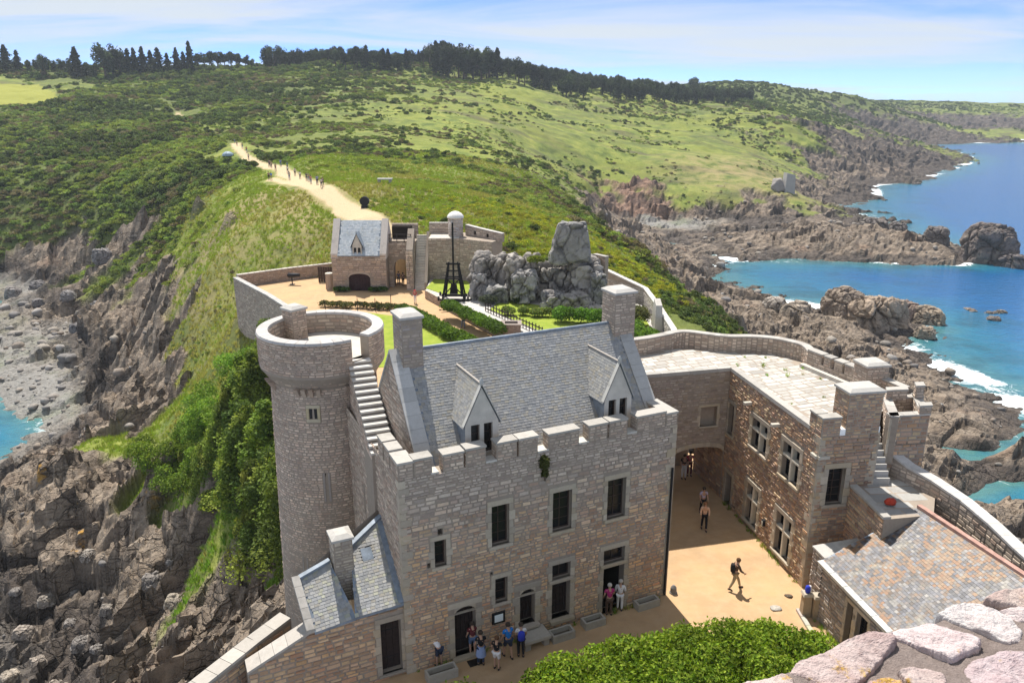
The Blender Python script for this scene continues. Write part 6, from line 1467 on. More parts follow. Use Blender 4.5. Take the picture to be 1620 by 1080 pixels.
lay(slates((X0 + .8, Y0 - .15, GE + .01), (1, 0, 0), nrm((0, YM - Y0 + .15, GR + .1 - GE)), X1 - X0 - 1.55, sl_ + .2, lambda a, b: 0 < a < X1 - X0 - 1.55, PAL_PALE, rg, .22, (.2, .35), .013, (.92, 1.08)), rf, 60, 'slate', 'slate', 'slates', SLATE_F)
a, b = -19.55, -17.95; mid_ = (a + b) / 2; m = MB(); Sd = planar((0, Y0 - .02, 0), (1, 0, 0), (0, -1, 0)); hol = [(mid_ - .42, mid_ - .08, 4.0, 5.35), (mid_ + .08, mid_ + .42, 4.0, 5.35)]
backing(m, Sd, a + .25, b - .25, 3.85, 5.5, hol, .2); m.face([(a + .2, Y0 - .02, 5.5), (b - .2, Y0 - .02, 5.5), (mid_, Y0 - .02, 7.0)]); dm = m.build('dormer', M['lime_render'], gh)
for h in hol: window(Sd, *h, dm, .15, 1, 3)
m = MB()
for sg in (-1, 1): m.face([(mid_ + sg * .85, Y0 - .1, 5.3), (mid_ + sg * .85, Y0 + 1.1, 5.3), (mid_, Y0 + 2.3, 7.1), (mid_, Y0 - .1, 7.1)])
for sg in (-1, 1): m.face([(mid_ + sg * .55, Y0 - .02, 3.9), (mid_ + sg * .55, Y0 + 1.0, 5.4), (mid_ + sg * .55, Y0 - .02, 5.5)])
m.build('dormer_roof', M['lead'], dm)
m = MB(); m.tube([(mid_, Y0, 7.0), (mid_, Y0, 7.5)], [.08, .02], 6); m.build('finial', M['lead'], dm)
# --- gate wall with arch, gallery, buttress
gw = thing('gate_wall', (-13.7, 97, 0), 'high gate wall with round arch and dark gallery beside the gatehouse', 'wall')
Sgw = planar((-15.3, 96.6, 0), (1, 0, 0), (0, -1, 0)); ga = (.62, 2.55)
m = MB(); backing(m, Sgw, 0, 3.3, -.3, 5.6, [(ga[0], ga[1], -.3, 3.6)], 1.2)
apt = arch_pts(ga[0], ga[1], 2.5, 1.05, 12)
for p, q_ in zip(apt, apt[1:]):
    m.face([Sgw(p[0], p[1]), Sgw(q_[0], q_[1]), Sgw(q_[0], 3.61), Sgw(p[0], 3.61)]); m.face([Sgw(p[0], p[1]), Sgw(q_[0], q_[1]), Sgw(q_[0], q_[1], -1.2), Sgw(p[0], p[1], -1.2)])
m.box(-15.3, -12.0, 97.8, 100.8, 5.3, 5.6); m.box(-15.3, -12.0, 100.4, 100.9, 5.0, 7.35)
m.box(-15.3, -14.75, 97.8, 100.8, 2.9, 5.3); m.box(-12.7, -12.0, 97.8, 100.8, -.3, 5.3)
go_ = m.build('wall', M['mortar'], gw)
lay(stones(Sgw, 0, 3.3, 0, 5.6, PAL_GREY, [(ga[0] - .1, ga[1] + .1, -1, 2.6)], lambda a, b: not (ga[0] - .1 < a < ga[1] + .1 and b < 3.75), (.16, .28), (.25, .55), (.02, .05), rg), go_, 20)
lay(stones(planar((-15.3, 100.4, 0), (1, 0, 0), (0, -1, 0)), 0, 3.3, 5.6, 7.35, PAL_GREY, [], None, (.16, .28), (.25, .55), (.02, .05), rg), go_, 0)
m = MB(); m.box(-15.2, -12.75, 99.6, 100.35, 5.62, 7.1); m.build('gallery', M['interior'], gw)
m = MB()
for z in (6.1, 6.6): m.bar((-15.2, 96.75, z), (-12.4, 96.75, z), .07, .07)
for x in (-15.1, -14.2, -13.3, -12.5): m.bar((x, 96.75, 5.6), (x, 96.75, 6.65), .08, .08)
m.build('railing', M['dark_wood'], gw)
m = MB(); m.hexa([(-12.95, 94.7, 0), (-12.05, 94.7, 0), (-12.05, 97.6, 0), (-12.95, 97.6, 0)], [(-12.9, 95.1, 5.0), (-12.1, 95.1, 5.0), (-12.1, 97.6, 7.2), (-12.9, 97.6, 7.2)], (.45, .42, .40)); bo = m.build('buttress', M['mortar'], gw)
lay(stones(planar((-12.95, 94.72, 0), (1, 0, 0), (0, -1, .0)), 0, .9, 0, 4.9, PAL_GREY, [], None, (.2, .3), (.25, .45), (.0, .04), rg), bo, 0)
# --- stairs to the rampart
gs = thing('rampart_stairs', (-11.4, 96, 0), 'long pale stone stairs climbing the rampart beside the gate arch', 'staircase')
for i in range(22):
    kk = rg.uniform(.88, 1.08); z_ = .28 * (i + 1); y_ = 94.9 + i * .19
    mm = MB(); mm.box(-12.0, -10.75, y_, y_ + .24, 0, z_, (.58 * kk, .54 * kk, .48 * kk)); mm.build('step', M['dressed'], gs)
m = MB(); m.hexa([(-10.75, 94.7, 0), (-10.4, 94.7, 0), (-10.4, 99.2, 0), (-10.75, 99.2, 0)], [(-10.75, 94.7, 1.0), (-10.4, 94.7, 1.0), (-10.4, 99.2, 6.6), (-10.75, 99.2, 6.6)]); m.build('stair_wall', M['mortar'], gs)
# --- rampart right of the stairs
rp = thing('rampart', (-7, 99, 0), 'thick grey rampart with loopholed parapet right of the stairs', 'wall')
m = MB(); m.prism([(-10.4, 97.2), (-6.5, 97.2), (-2.4, 94.8), (-1.2, 97.4), (-6.5, 102), (-10.4, 102)], -.5, 6.0); go_ = m.build('wall', M['mortar'], rp)
lay(stones(planar((-10.4, 97.2, 0), (1, 0, 0), (0, -1, 0)), 0, 3.9, .5, 6.0, PAL_GREY, [], None, (.16, .28), (.25, .55), (.02, .05), rg), go_, 30)
lay(stones(planar((-6.5, 97.2, 0), (4.1, -2.4, 0), (-.5, -.86, 0)), 0, 4.7, .5, 6.0, PAL_GREY, [], None, (.16, .28), (.25, .55), (.02, .05), rg), go_, 20)
m = MB(); m.prism([(-10.3, 97.3), (-6.6, 97.3), (-6.6, 100.8), (-10.3, 100.8)], 6.0, 6.03); m.build('rampart_floor', M['lime_render'], rp)
path_wall('parapet', [(-10.6, 100.8), (-8.6, 100.8), (-6.4, 100.6)], 6, 7.35, .5, rp, PAL_GREY, rg, 1)
path_wall('parapet', [(-5.9, 99.6), (-4.0, 97.9), (-2.0, 96.3), (-1.2, 95.8)], 5.8, 7.2, .5, rp, PAL_GREY, rg, 1, 0, .07, (.52, .49, .465), True, (.14, .24), [7.3, 7.1, 6.9, 6.8])
for x, y, z in ((-7.9, 100.78, 6.75), (-4.6, 98.38, 6.5), (-3.0, 97.02, 6.4)):
    m = MB(); m.box(x - .14, x + .14, y - .03, y + .1, z - .2, z + .2); m.build('loophole', M['interior'], rp)
for i in range(3): 
    m = MB(); m.bar((-10.2, 98.2 + .0 * i, 6.35 + i * .3), (-6.9, 98.2, 6.35 + i * .3), .03, .03); m.build('rail', M['iron'], rp)
# --- sentry turret with white dome
sn = thing('sentry_turret', (-7.1, 99.2, 4), 'slim round sentry turret with white domed cap', 'turret')
m = MB(); m.tube([(-7.1, 99.2, 4.5), (-7.1, 99.2, 8.35)], .92, 20, (.50, .46, .44)); to = m.build('shaft', M['stone'], sn, True)
lay(stones(cyl(-7.1, 99.2, .92, -math.pi / 2), -1.5, 1.5, 5.0, 8.3, PAL_GREY, [], None, (.16, .26), (.25, .45), (.01, .03), rg), to, 0)
m = MB(); m.tube([(-7.1, 99.2, 8.3), (-7.1, 99.2, 8.42), (-7.1, 99.2, 8.6), (-7.1, 99.2, 8.85), (-7.1, 99.2, 9.05), (-7.1, 99.2, 9.13)], [1.05, 1.05, .98, .75, .42, .08], 20, (.80, .77, .73)); m.build('dome', M['dressed'], sn, True)
# --- curtain walls
cwo = thing('curtain_wall', (-28, 84, -3), 'long grey curtain wall on the grassy west slope below the gate court', 'wall')
path_wall('wall', [(-34.2, 96.4), (-27.4, 87.4), (-20.7, 77.5), (-15.5, 63), (-11.2, 44)], -6, 1.25, -.55, cwo, PAL_GREY, rg, 1, 60, .12, (.50, .48, .455))
cwo = thing('curtain_wall', (-29, 100, 0), 'low brown curtain wall closing the gate court beside the gatehouse', 'wall')
path_wall('wall', [(-34.2, 96.4), (-29.0, 100.4), (-22.0, 104.8)], -4, 1.5, .5, cwo, PAL_GATE, rg, 1, 40, .1, (.52, .47, .42))
cwo = thing('curtain_wall', (14.5, 78, 0), 'pale coped garden wall curving along the eastern slope', 'wall')
path_wall('wall', [(8.6, 48), (14.0, 64), (14.9, 71), (15.0, 80), (14.7, 86), (11.0, 91.5)], -4, 2.0, -.5, cwo, [(.50, .46, .42), (.46, .42, .385), (.54, .5, .45)], rg, 1, 40, .12, (.60, .57, .53), True, (.14, .26), [2.2, 2.0, 2.0, 2.0, 2.3, 3.2])
cwo = thing('wall_fragment', (10.2, 86, 3), 'short broken wall piece beside the standing boulder', 'wall')
path_wall('wall', [(9.1, 87.6), (10.3, 86.0)], 2, 5.9, .5, cwo, PAL_GREY, rg, 1)
m = MB(); m.hexa([(14.0, 74.5, 0), (14.9, 74.5, 0), (14.9, 77, 0), (14.0, 77, 0)], [(14.2, 75.3, 3.2), (14.8, 75.3, 3.2), (14.8, 76.6, 3.6), (14.2, 76.6, 3.6)], (.5, .47, .43)); tag(m.build('standing_stone', M['stone']), 'leaning upright grey stone against the eastern garden wall', 'stone')
# --- wooden gate, pillar, cannon
fg = thing('plank_gate', (-23.2, 98.5, 0), 'dark brown plank gate between gatehouse and brown curtain wall', 'gate')
for i in range(9):
    m = MB(); m.box(-24.9 + i * .31, -24.62 + i * .31, 99.4, 99.46, 0, 2.0 + rg.uniform(-.03, .03)); m.build('plank', M['frame_wood'], fg)
m = MB(); m.box(-24.9, -22.1, 99.46, 99.52, .4, .55); m.box(-24.9, -22.1, 99.46, 99.52, 1.4, 1.55); m.build('rail', M['dark_wood'], fg)
pt_ = thing('stone_pillar', (-22.6, 95.6, 0), 'tapering brown stone pillar with pale top beside the gatehouse', 'pillar')
m = MB(); m.tube([(-22.6, 95.6, 0), (-22.6, 95.6, 1.9)], [.5, .42], 10, (.42, .33, .26)); m.build('shaft', M['stone'], pt_); m = MB(); m.tube([(-22.6, 95.6, 1.9), (-22.6, 95.6, 2.02)], [.5, .46], 10, (.6, .54, .46)); m.build('cap', M['dressed'], pt_)
cn = thing('cannon', (-27.9, 98.0, 0), 'small black cannon on a post in the gate court', 'cannon')
m = MB(); m.tube([(-28.5, 98.1, 1.15), (-28.3, 98.1, 1.15), (-27.6, 98.0, 1.2), (-26.9, 97.9, 1.25), (-26.85, 97.9, 1.25)], [.12, .3, .27, .2, .24], 12); m.build('barrel', M['iron'], cn, True)
m = MB(); m.tube([(-27.9, 98, 0), (-27.9, 98, 1.1)], .07, 8); m.build('post', M['iron'], cn); m = MB(); m.box(-28.2, -27.6, 97.8, 98.2, 0, .06); m.build('base', M['iron'], cn)
# --- terrace with retaining wall, trebuchet
k = NT('gravel', .95, .1); f1 = k.noise(2, 6, .7); k.color(k.mix(f1, (.42, .39, .36), (.56, .53, .49))); k.bump(f1, .5, .05); M['gravel'] = k.mat
TER = [(-10.2, 91.0), (-1.3, 74.6), (2.6, 70.0), (14.0, 64), (14.4, 84), (10, 91), (-2, 95), (-10.3, 97)]
m = MB(); m.prism(TER, -.5, .88); tag(m.build('upper_terrace', M['gravel']), kind='structure')
rw = thing('retaining_wall', (-5.5, 83, 0), 'low sunlit retaining wall along the sandy garden path', 'wall')
path_wall('wall', [(-10.3, 90.9), (-5.8, 82.7), (-1.3, 74.5)], -.1, .95, .4, rw, PAL_GATE, rg, 1, 30, .06, (.62, .55, .46))
tb = thing('trebuchet', (-6.6, 87.3, .9), 'black timber trebuchet standing upright on the garden terrace', 'trebuchet')
bx0, by0, bz0 = -6.6, 87.3, .9
def beam(nm, p, q_, w=.16): mm = MB(); mm.bar((bx0 + p[0], by0 + p[1], bz0 + p[2]), (bx0 + q_[0], by0 + q_[1], bz0 + q_[2]), w, w); return mm.build(nm, M['tar'], tb)
plain('tar', (.012, .011, .011), .75, .3, 6)
for sx in (-1, 1):
    beam('base_beam', (sx * 1.2, -1.5, .1), (sx * 1.2, 1.5, .1), .22)
    for sy in (-1, 1):
        beam('leg', (sx * 1.2, sy * 1.2, .2), (sx * .55, sy * .18, 4.0), .18); beam('brace', (sx * 1.0, sy * .75, 1.5), (sx * .8, -sy * .4, 2.6), .1)
    beam('post', (sx * .9, 0, .2), (sx * .5, 0, 4.2), .18); beam('brace', (sx * 1.1, -1.0, .6), (-sx * .75, -.5, 2.4), .1)
for sy in (-1, 1): beam('base_beam', (-1.5, sy * 1.1, .12), (1.5, sy * 1.1, .12), .2); beam('crossbar', (-.85, sy * .5, 2.4), (.85, sy * .5, 2.4), .13)
beam('axle', (-.8, 0, 4.0), (.8, 0, 4.0), .2); beam('throwing_arm', (0, -.1, 1.2), (0, .1, 8.6), .2); beam('crossbar', (-.7, 0, 3.2), (.7, 0, 3.2), .12)
beam('trough', (-1.4, -2.3, .08), (3.6, -.4, .08), .2)
m = MB(); m.hexa([(bx0 - .45, by0 - .35, bz0 + .6), (bx0 + .45, by0 - .35, bz0 + .6), (bx0 + .45, by0 + .35, bz0 + .6), (bx0 - .45, by0 + .35, bz0 + .6)], [(bx0 - .3, by0 - .3, bz0 + 1.7), (bx0 + .3, by0 - .3, bz0 + 1.7), (bx0 + .3, by0 + .3, bz0 + 1.7), (bx0 - .3, by0 + .3, bz0 + 1.7)]); m.build('counterweight', M['tar'], tb)
for sx in (-1, 1):
    for sy in (-1, 1):
        m = MB(); m.tube([(bx0 + sx * 1.55, by0 + sy * 1.1, bz0 + .25), (bx0 + sx * 1.75, by0 + sy * 1.1, bz0 + .25)], .27, 12); m.build('wheel', M['tar'], tb)
# --- rock outcrop with the standing boulder
ro = thing('rock_outcrop', (3, 85, .9), 'weathered grey rock outcrop in the garden topped by a big standing boulder', 'rock')
def orock(px0, px1, py0, py1, Y, seed, depth=1.0, col=(.33, .315, .30), planes=14, nm='rock'):
    c_ = aty((px0 + px1) / 2, (py0 + py1) / 2, Y); w_ = (px1 - px0) * Y / F_PX / 2; h_ = (py1 - py0) * Y / F_PX / 2 * 1.02
    me = rock_mesh(nm, seed, (w_ * 1.28, max(w_, h_) * depth, h_ * 1.28), 4, planes, .09, 'rock', col); o = link(nm, me, ro, (0, 0, 0)); o.data.transform(Matrix.Translation([float(q) for q in c_])); return o
def cblock(px0, px1, py0, py1, Y, seed, col, nm='rock', depth=1.0, taper=.85, cell=1.7, amp=.5, skew=(0, 0), pw=6.0, n=30):
    c_ = aty((px0 + px1) / 2, (py0 + py1) / 2, Y); w_ = (px1 - px0) * Y / F_PX / 2; h_ = (py1 - py0) * Y / F_PX / 2
    o = link(nm, crag(nm, seed, (w_ * .97, w_ * depth, h_ * .97), taper, n, cell, amp, 'rock', col, pw, skew), ro); o.data.transform(Matrix.Translation([float(q) for q in c_])); return o
cblock(742, 812, 402, 482, 89, 701, (.335, .305, .275), depth=.7, taper=.8, cell=2.0, amp=.75)
cblock(795, 862, 404, 484, 88, 702, (.34, .31, .275), depth=.75, taper=.85, cell=1.9, amp=.8)
cblock(845, 905, 416, 490, 87.5, 703, (.32, .295, .265), depth=.8, taper=.9, cell=1.8, amp=.75)
cblock(885, 958, 408, 500, 86.5, 704, (.33, .305, .28), depth=.7, taper=.72, cell=2.1, amp=.8)
for i, (a_, cl_) in enumerate(zip([(852, 896, 458, 500, 84.3), (884, 936, 464, 503, 83.6), (928, 962, 432, 495, 84.4), (766, 806, 452, 486, 86.2), (806, 850, 424, 476, 85.8), (905, 955, 480, 506, 82.8), (744, 772, 430, 478, 87.2)], [(.32, .30, .285), (.34, .31, .28), (.27, .26, .25), (.28, .27, .26), (.33, .315, .30), (.34, .31, .28), (.31, .295, .285)])): cblock(*a_, 710 + i, cl_, taper=.88, cell=1.3, amp=.4, n=22)
cblock(866, 938, 350, 416, 86, 731, (.27, .26, .25), 'standing_boulder', .7, .66, 3.2, .35, (.06, 0), 9.0)
# --- garden: fence, well, boulders
fn_ = thing('garden_fence', (0, 78, .9), 'dark wooden picket fence along the upper garden bed', 'fence')
fa, fb = atz(768, 490, 1.0), atz(858, 530, 1.0)
for i in range(20):
    p = fa + (fb - fa) * i / 19; m = MB(); m.box(p[0] - .05, p[0] + .05, p[1] - .04, p[1] + .04, .88, 1.85 + rg.uniform(-.05, .05)); m.build('post', M['dark_wood'], fn_)
for z in (1.2, 1.65): m = MB(); m.bar((fa[0], fa[1] - .06, z), (fb[0], fb[1] - .06, z), .05, .1); m.build('rail', M['dark_wood'], fn_)
we = thing('stone_well', (-.1, 73.9, .9), 'square dark brick well at the end of the garden terrace', 'well')
m = MB()
for (x0, x1, y0, y1) in ((-1.0, .85, 73.2, 73.5), (-1.0, .85, 74.4, 74.7), (-1.0, -.7, 73.5, 74.4), (.55, .85, 73.5, 74.4)): m.box(x0, x1, y0, y1, -.2, 1.75)
wo = m.build('wall', M['mortar'], we)
lay(stones(planar((-1.0, 73.2, 0), (1, 0, 0), (0, -1, 0)), 0, 1.85, .3, 1.75, [(.22, .15, .13), (.26, .18, .15)], [], None, (.1, .14), (.25, .35), (.01, .02), rg), wo, 0)
m = MB(); m.box(-1.08, .93, 73.12, 73.5, 1.75, 1.87, (.3, .25, .22)); m.box(-1.08, .93, 74.4, 74.78, 1.75, 1.87, (.3, .25, .22)); m.box(-1.08, -.7, 73.5, 74.4, 1.75, 1.87, (.3, .25, .22)); m.box(.55, .93, 73.5, 74.4, 1.75, 1.87, (.3, .25, .22)); m.build('rim', M['dressed'], we)
m = MB(); m.face([(-.7, 73.5, 1.2), (.55, 73.5, 1.2), (.55, 74.4, 1.2), (-.7, 74.4, 1.2)]); m.build('shaft', M['interior'], we)
for i, (px, py, z_, s_) in enumerate(((645, 442, 1.2, .7), (700, 440, 1.6, .9), (778, 478, 1.1, .9), (1012, 500, 1.6, 1.0))):
    pass
# lawn, beds
k = NT('lawn', .95, .1); f1 = k.noise(1.2, 5, .65); f2 = k.noise(25, 3, .6); k.color(k.mix(k.rng(f1, .35, .7), (.20, .27, .035), (.30, .34, .055))); k.bump(f2, .5, .03); M['lawn'] = k.mat
for P_ in ([(-16.5, 84.6), (-16.5, 66), (-4.2, 66), (-5.0, 73.5), (-11.6, 82.4)],):
    m = MB(); m.prism(P_[::-1], -.05, .03); tag(m.build('lawn', M['lawn']), kind='structure')
m = MB(); m.prism([(-10.3, 92.2), (-7.5, 88.6), (-3.6, 90.2), (-2.2, 95.0), (-9.8, 97.1)], .5, .93); tag(m.build('lawn', M['lawn']), kind='structure')
m = MB(); m.prism([(-1.2, 86.5), (9, 81), (13.8, 84), (13.8, 66), (5, 70), (2.6, 74.5), (-2.4, 82.5)], .5, .91); tag(m.build('lawn', M['lawn']), kind='structure')
# ================================================================== VEGETATION
rv_ = np.random.default_rng(99)
DARKG = [(0.121, 0.165, 0.051), (0.149, 0.198, 0.059), (0.101, 0.14, 0.045)]
MIDG = [(0.217, 0.289, 0.07), (0.258, 0.33, 0.08), (0.185, 0.248, 0.062)]
LIGHTG = [(0.299, 0.356, 0.078), (0.342, 0.389, 0.089), (0.255, 0.319, 0.07)]
BROWNG = [(0.206, 0.175, 0.106), (0.237, 0.194, 0.119), (0.175, 0.156, 0.088)]
YELG = [(0.368, 0.38, 0.04), (0.425, 0.414, 0.046), (0.299, 0.333, 0.04)]
def bush_set(pal, n, size, rad, k_=3, lobes=8): return [leafy_mesh('bush', n, rv_, rad, size, pal, lobes) for _ in range(k_)]
protos = bush_set(DARKG, 420, .13, (1, 1, .85)) + bush_set(MIDG, 420, .13, (1.1, 1.1, .7)) + bush_set(LIGHTG, 380, .13, (1.2, 1.2, .6)) + bush_set(BROWNG, 380, .12, (1.2, 1.1, .6)) + bush_set(YELG, 380, .12, (1.2, 1.2, .62))
def put(n, a0, a1, r0, r1, power=1.0):
    a = R(a0) + rv_.random(n) * R(a1 - a0); r = r0 + (r1 - r0) * rv_.random(n) ** power
    return r * np.sin(a), r * np.cos(a)
x, y = put(135000, -38, 40, 96, 760, 1.15)
t = terrain(x, y); D = np.hypot(x, y)
infield = in_poly(x, y, [(p[0], p[1]) for p in FIELD])
patch = fbm(x / 16, y / 16, 3, 61); patch2 = fbm(x / 38, y / 38, 3, 67); strk = fbm((x * .8 + y * .5) / 42, (-x * .5 + y * .8) / 9, 3, 71)
dens = np.clip(t['scrub'] * 1.5 - .26 + (patch - .5) * 2.0 + (strk - .5) * 1.0, 0, 1)
keep_ = (rv_.random(len(x)) < dens) & (t['rock'] < .4) & (t['pd'] > 2.9) & ~infield & ~in_poly(x, y, COURT) & (t['z'] > SEA + 4)
yel_c = [aty(820, 345, 118), aty(900, 372, 112), aty(960, 400, 122), aty(780, 330, 124)]
yel = np.max([smooth(21, 7, np.hypot(x - p[0], y - p[1])) for p in yel_c], axis=0)
u = rv_.random(len(x)); kind = np.where(patch2 + (u - .5) * .5 > .60, 0, np.where(patch2 + (u - .5) * .7 > .46, 1, 2)); kind = np.where((strk > .56) & (u < .55), 3, kind)
kind = np.where((t['scrub'] < .45) & (kind == 0) & (u < .6), 1, kind); kind = np.where(rv_.random(len(x)) < yel * .9, 4, kind)
s = (.4 + 1.1 * rv_.random(len(x)) ** 2.0) * (.65 + .75 * t['scrub']) * (1 + .5 * smooth(250, 700, D)); s = np.where(kind == 0, s * 1.25, s)
s = np.where(D < 140, s * .62, s * 1.2)
i_ = np.where(keep_)[0]
scatter('heath_scrub', np.stack([x[i_], y[i_], t['z'][i_] - .15], 1), s[i_], rv_.random(len(i_)) * 6.28, kind[i_] * 3 + rv_.integers(0, 3, len(i_)), protos, 'dense low gorse, bracken and heather covering the hillsides')
# far wood and scrub on the distant coast
x, y = put(26000, -8, 40, 700, 1750, .9); t = terrain(x, y)
patch = fbm(x / 60, y / 60, 3, 63)
keep_ = (rv_.random(len(x)) < np.clip(t['scrub'] * 1.5 + (patch - .5) * 2.2 + .05, 0, 1)) & (t['rock'] < .5) & (t['z'] > SEA + 6)
i_ = np.where(keep_)[0]
scatter('coast_scrub', np.stack([x[i_], y[i_], t['z'][i_] - .3], 1), rv_.uniform(1.5, 3.6, len(i_)), rv_.random(len(i_)) * 6.28, (patch[i_] < .5) * 3 + rv_.integers(0, 3, len(i_)), protos, 'far dark scrub and woodland along the cliff tops')
# grass tufts
def tuft(pal, n=26, h=.55):
    a = rv_.random(n) * 6.28; r = rv_.random(n) * .32; b = np.stack([r * np.cos(a), r * np.sin(a), np.zeros(n)], 1)
    lean = np.stack([np.cos(a) * rv_.uniform(.05, .35, n), np.sin(a) * rv_.uniform(.05, .35, n), rv_.uniform(.5, 1, n)], 1) * h
    sd = np.stack([-np.sin(a), np.cos(a), np.zeros(n)], 1) * .03
    V = np.stack([b - sd, b + sd, b + lean * .6 + sd * .7, b + lean], 1).reshape(-1, 3); F = np.arange(n * 4).reshape(-1, 4)
    c_ = np.array(pal)[rv_.integers(0, len(pal), n)] * rv_.uniform(.75, 1.25, (n, 1))
    return np_mesh('tuft', V, F, M['grass'], np.repeat(c_, 4, axis=0))
gp = [tuft([(.27, .36, .055), (.33, .40, .065)]) for _ in range(3)] + [tuft([(.46, .42, .14), (.50, .44, .17), (.33, .35, .09)], 24, .6) for _ in range(3)] + [tuft([(.21, .36, .045), (.26, .40, .055)]) for _ in range(3)]
xa, ya = put(62000, -36, 4, 46, 265, .9); xb, yb = put(12000, -14, 22, 100, 190, 1.0)
x = np.concatenate([xa, xb]); y = np.concatenate([ya, yb]); t = terrain(x, y)
dryp = fbm(x / 12, y / 12, 3, 91); grn = smooth(95, 70, np.hypot(x, y)) 
keep_ = (t['rock'] < .35) & (t['pd'] > 2.6) & ~in_poly(x, y, COURT) & (t['z'] > -22)
i_ = np.where(keep_)[0]
kk_ = np.where(dryp[i_] + (rv_.random(len(i_)) - .5) * .25 > .61, 1, np.where(rv_.random(len(i_)) < grn[i_], 2, 0))
scatter('slope_grass', np.stack([x[i_], y[i_], t['z'][i_] - .05], 1), rv_.uniform(.5, 1.15, len(i_)), rv_.random(len(i_)) * 6.28, kk_ * 3 + rv_.integers(0, 3, len(i_)), gp, 'rough green and yellow grass on the slopes round the castle')
# loose stones on the shores
M_rock = M['rock']
rp_ = [rock_mesh('stone', 200 + i, (1, rv_.uniform(.7, 1), rv_.uniform(.45, .75)), 2, 12, .08, 'rock', c_) for i, c_ in enumerate([(.30, .27, .24), (.25, .225, .2), (.34, .30, .255), (.22, .205, .195), (.30, .25, .205), (.36, .335, .31)])]
xa, ya = put(9000, -40, -8, 52, 235, 1.1); xb, yb = put(9000, 6, 40, 85, 420, 1.0)
x = np.concatenate([xa, xb]); y = np.concatenate([ya, yb]); t = terrain(x, y)
bz = np.maximum(smooth(75, 40, np.hypot(x + 118, (y - 172) * .8)), smooth(70, 40, np.hypot(x + 48, y - 62)) * .7)
keep_ = (t['rock'] > .6) & (t['z'] > SEA + .3) & (((t['beach'] > .25) & (rv_.random(len(x)) < .10 + .28 * bz)) | (rv_.random(len(x)) < .035)) & (t['z'] < -13)
i_ = np.where(keep_)[0]; D = np.hypot(x[i_], y[i_])
sc = .14 + .55 * rv_.random(len(i_)) ** 4.5 * 1.7; sc *= np.clip(D / 90, .8, 2.2)
scatter('shore_stones', np.stack([x[i_], y[i_], t['z'][i_] + sc * .15], 1), sc, rv_.random(len(i_)) * 6.28, rv_.integers(0, 6, len(i_)), rp_, 'loose grey and tan stones lying on the shore rocks')
# individual boulders
def boulder(px, py, zt, w, seed, label, grp=None, col=(.36, .33, .29), flat=.65, asp=1.0, planes=13):
    p = atz(px, py, zt); tz = float(terrain(np.array([p[0]]), np.array([p[1]]))['z'][0])
    me = crag('boulder', seed, (w, w * asp, w * flat), .7, 16 if w < 3 else 34, w * .62, w * .16, 'rock', col, 4.0); o = link('boulder', me, None, (p[0], p[1], max(tz, SEA - .5) + w * flat * .35)); o.rotation_euler = (0, 0, seed * 1.3)
    return tag(o, label, 'boulder', grp)
bl = random.Random(8)
for i, (px, py, w) in enumerate([(75, 960, .9), (110, 985, .7), (40, 1010, 1.0), (150, 935, .8), (95, 905, .7), (60, 1045, .8), (130, 1030, .9), (175, 1000, .7), (30, 960, .6), (210, 965, .8), (15, 1065, .9), (120, 950, .5), (255, 1010, 1.0), (290, 1040, .9), (85, 1065, .7), (160, 1060, .6)]):
    boulder(px, py, -27, w, 300 + i, 'loose tan boulder on the stony shore below the round tower', 'boulders on the shore below the tower', bl.choice([(.34, .29, .245), (.29, .255, .22), (.36, .31, .25), (.25, .225, .205)]), bl.uniform(.5, .75))
for i, (px, py, w) in enumerate([(110, 480, 2.0), (160, 490, 2.3), (125, 540, 1.6), (60, 480, 1.5), (170, 455, 3.0), (60, 452, 2.6), (20, 460, 2.2)]):
    boulder(px, py, -28.5, w, 330 + i, 'dark grey boulder at the head of the shingle bay', 'boulders round the shingle bay', bl.choice([(.26, .24, .23), (.32, .29, .27), (.22, .205, .2)]), bl.uniform(.55, .8))
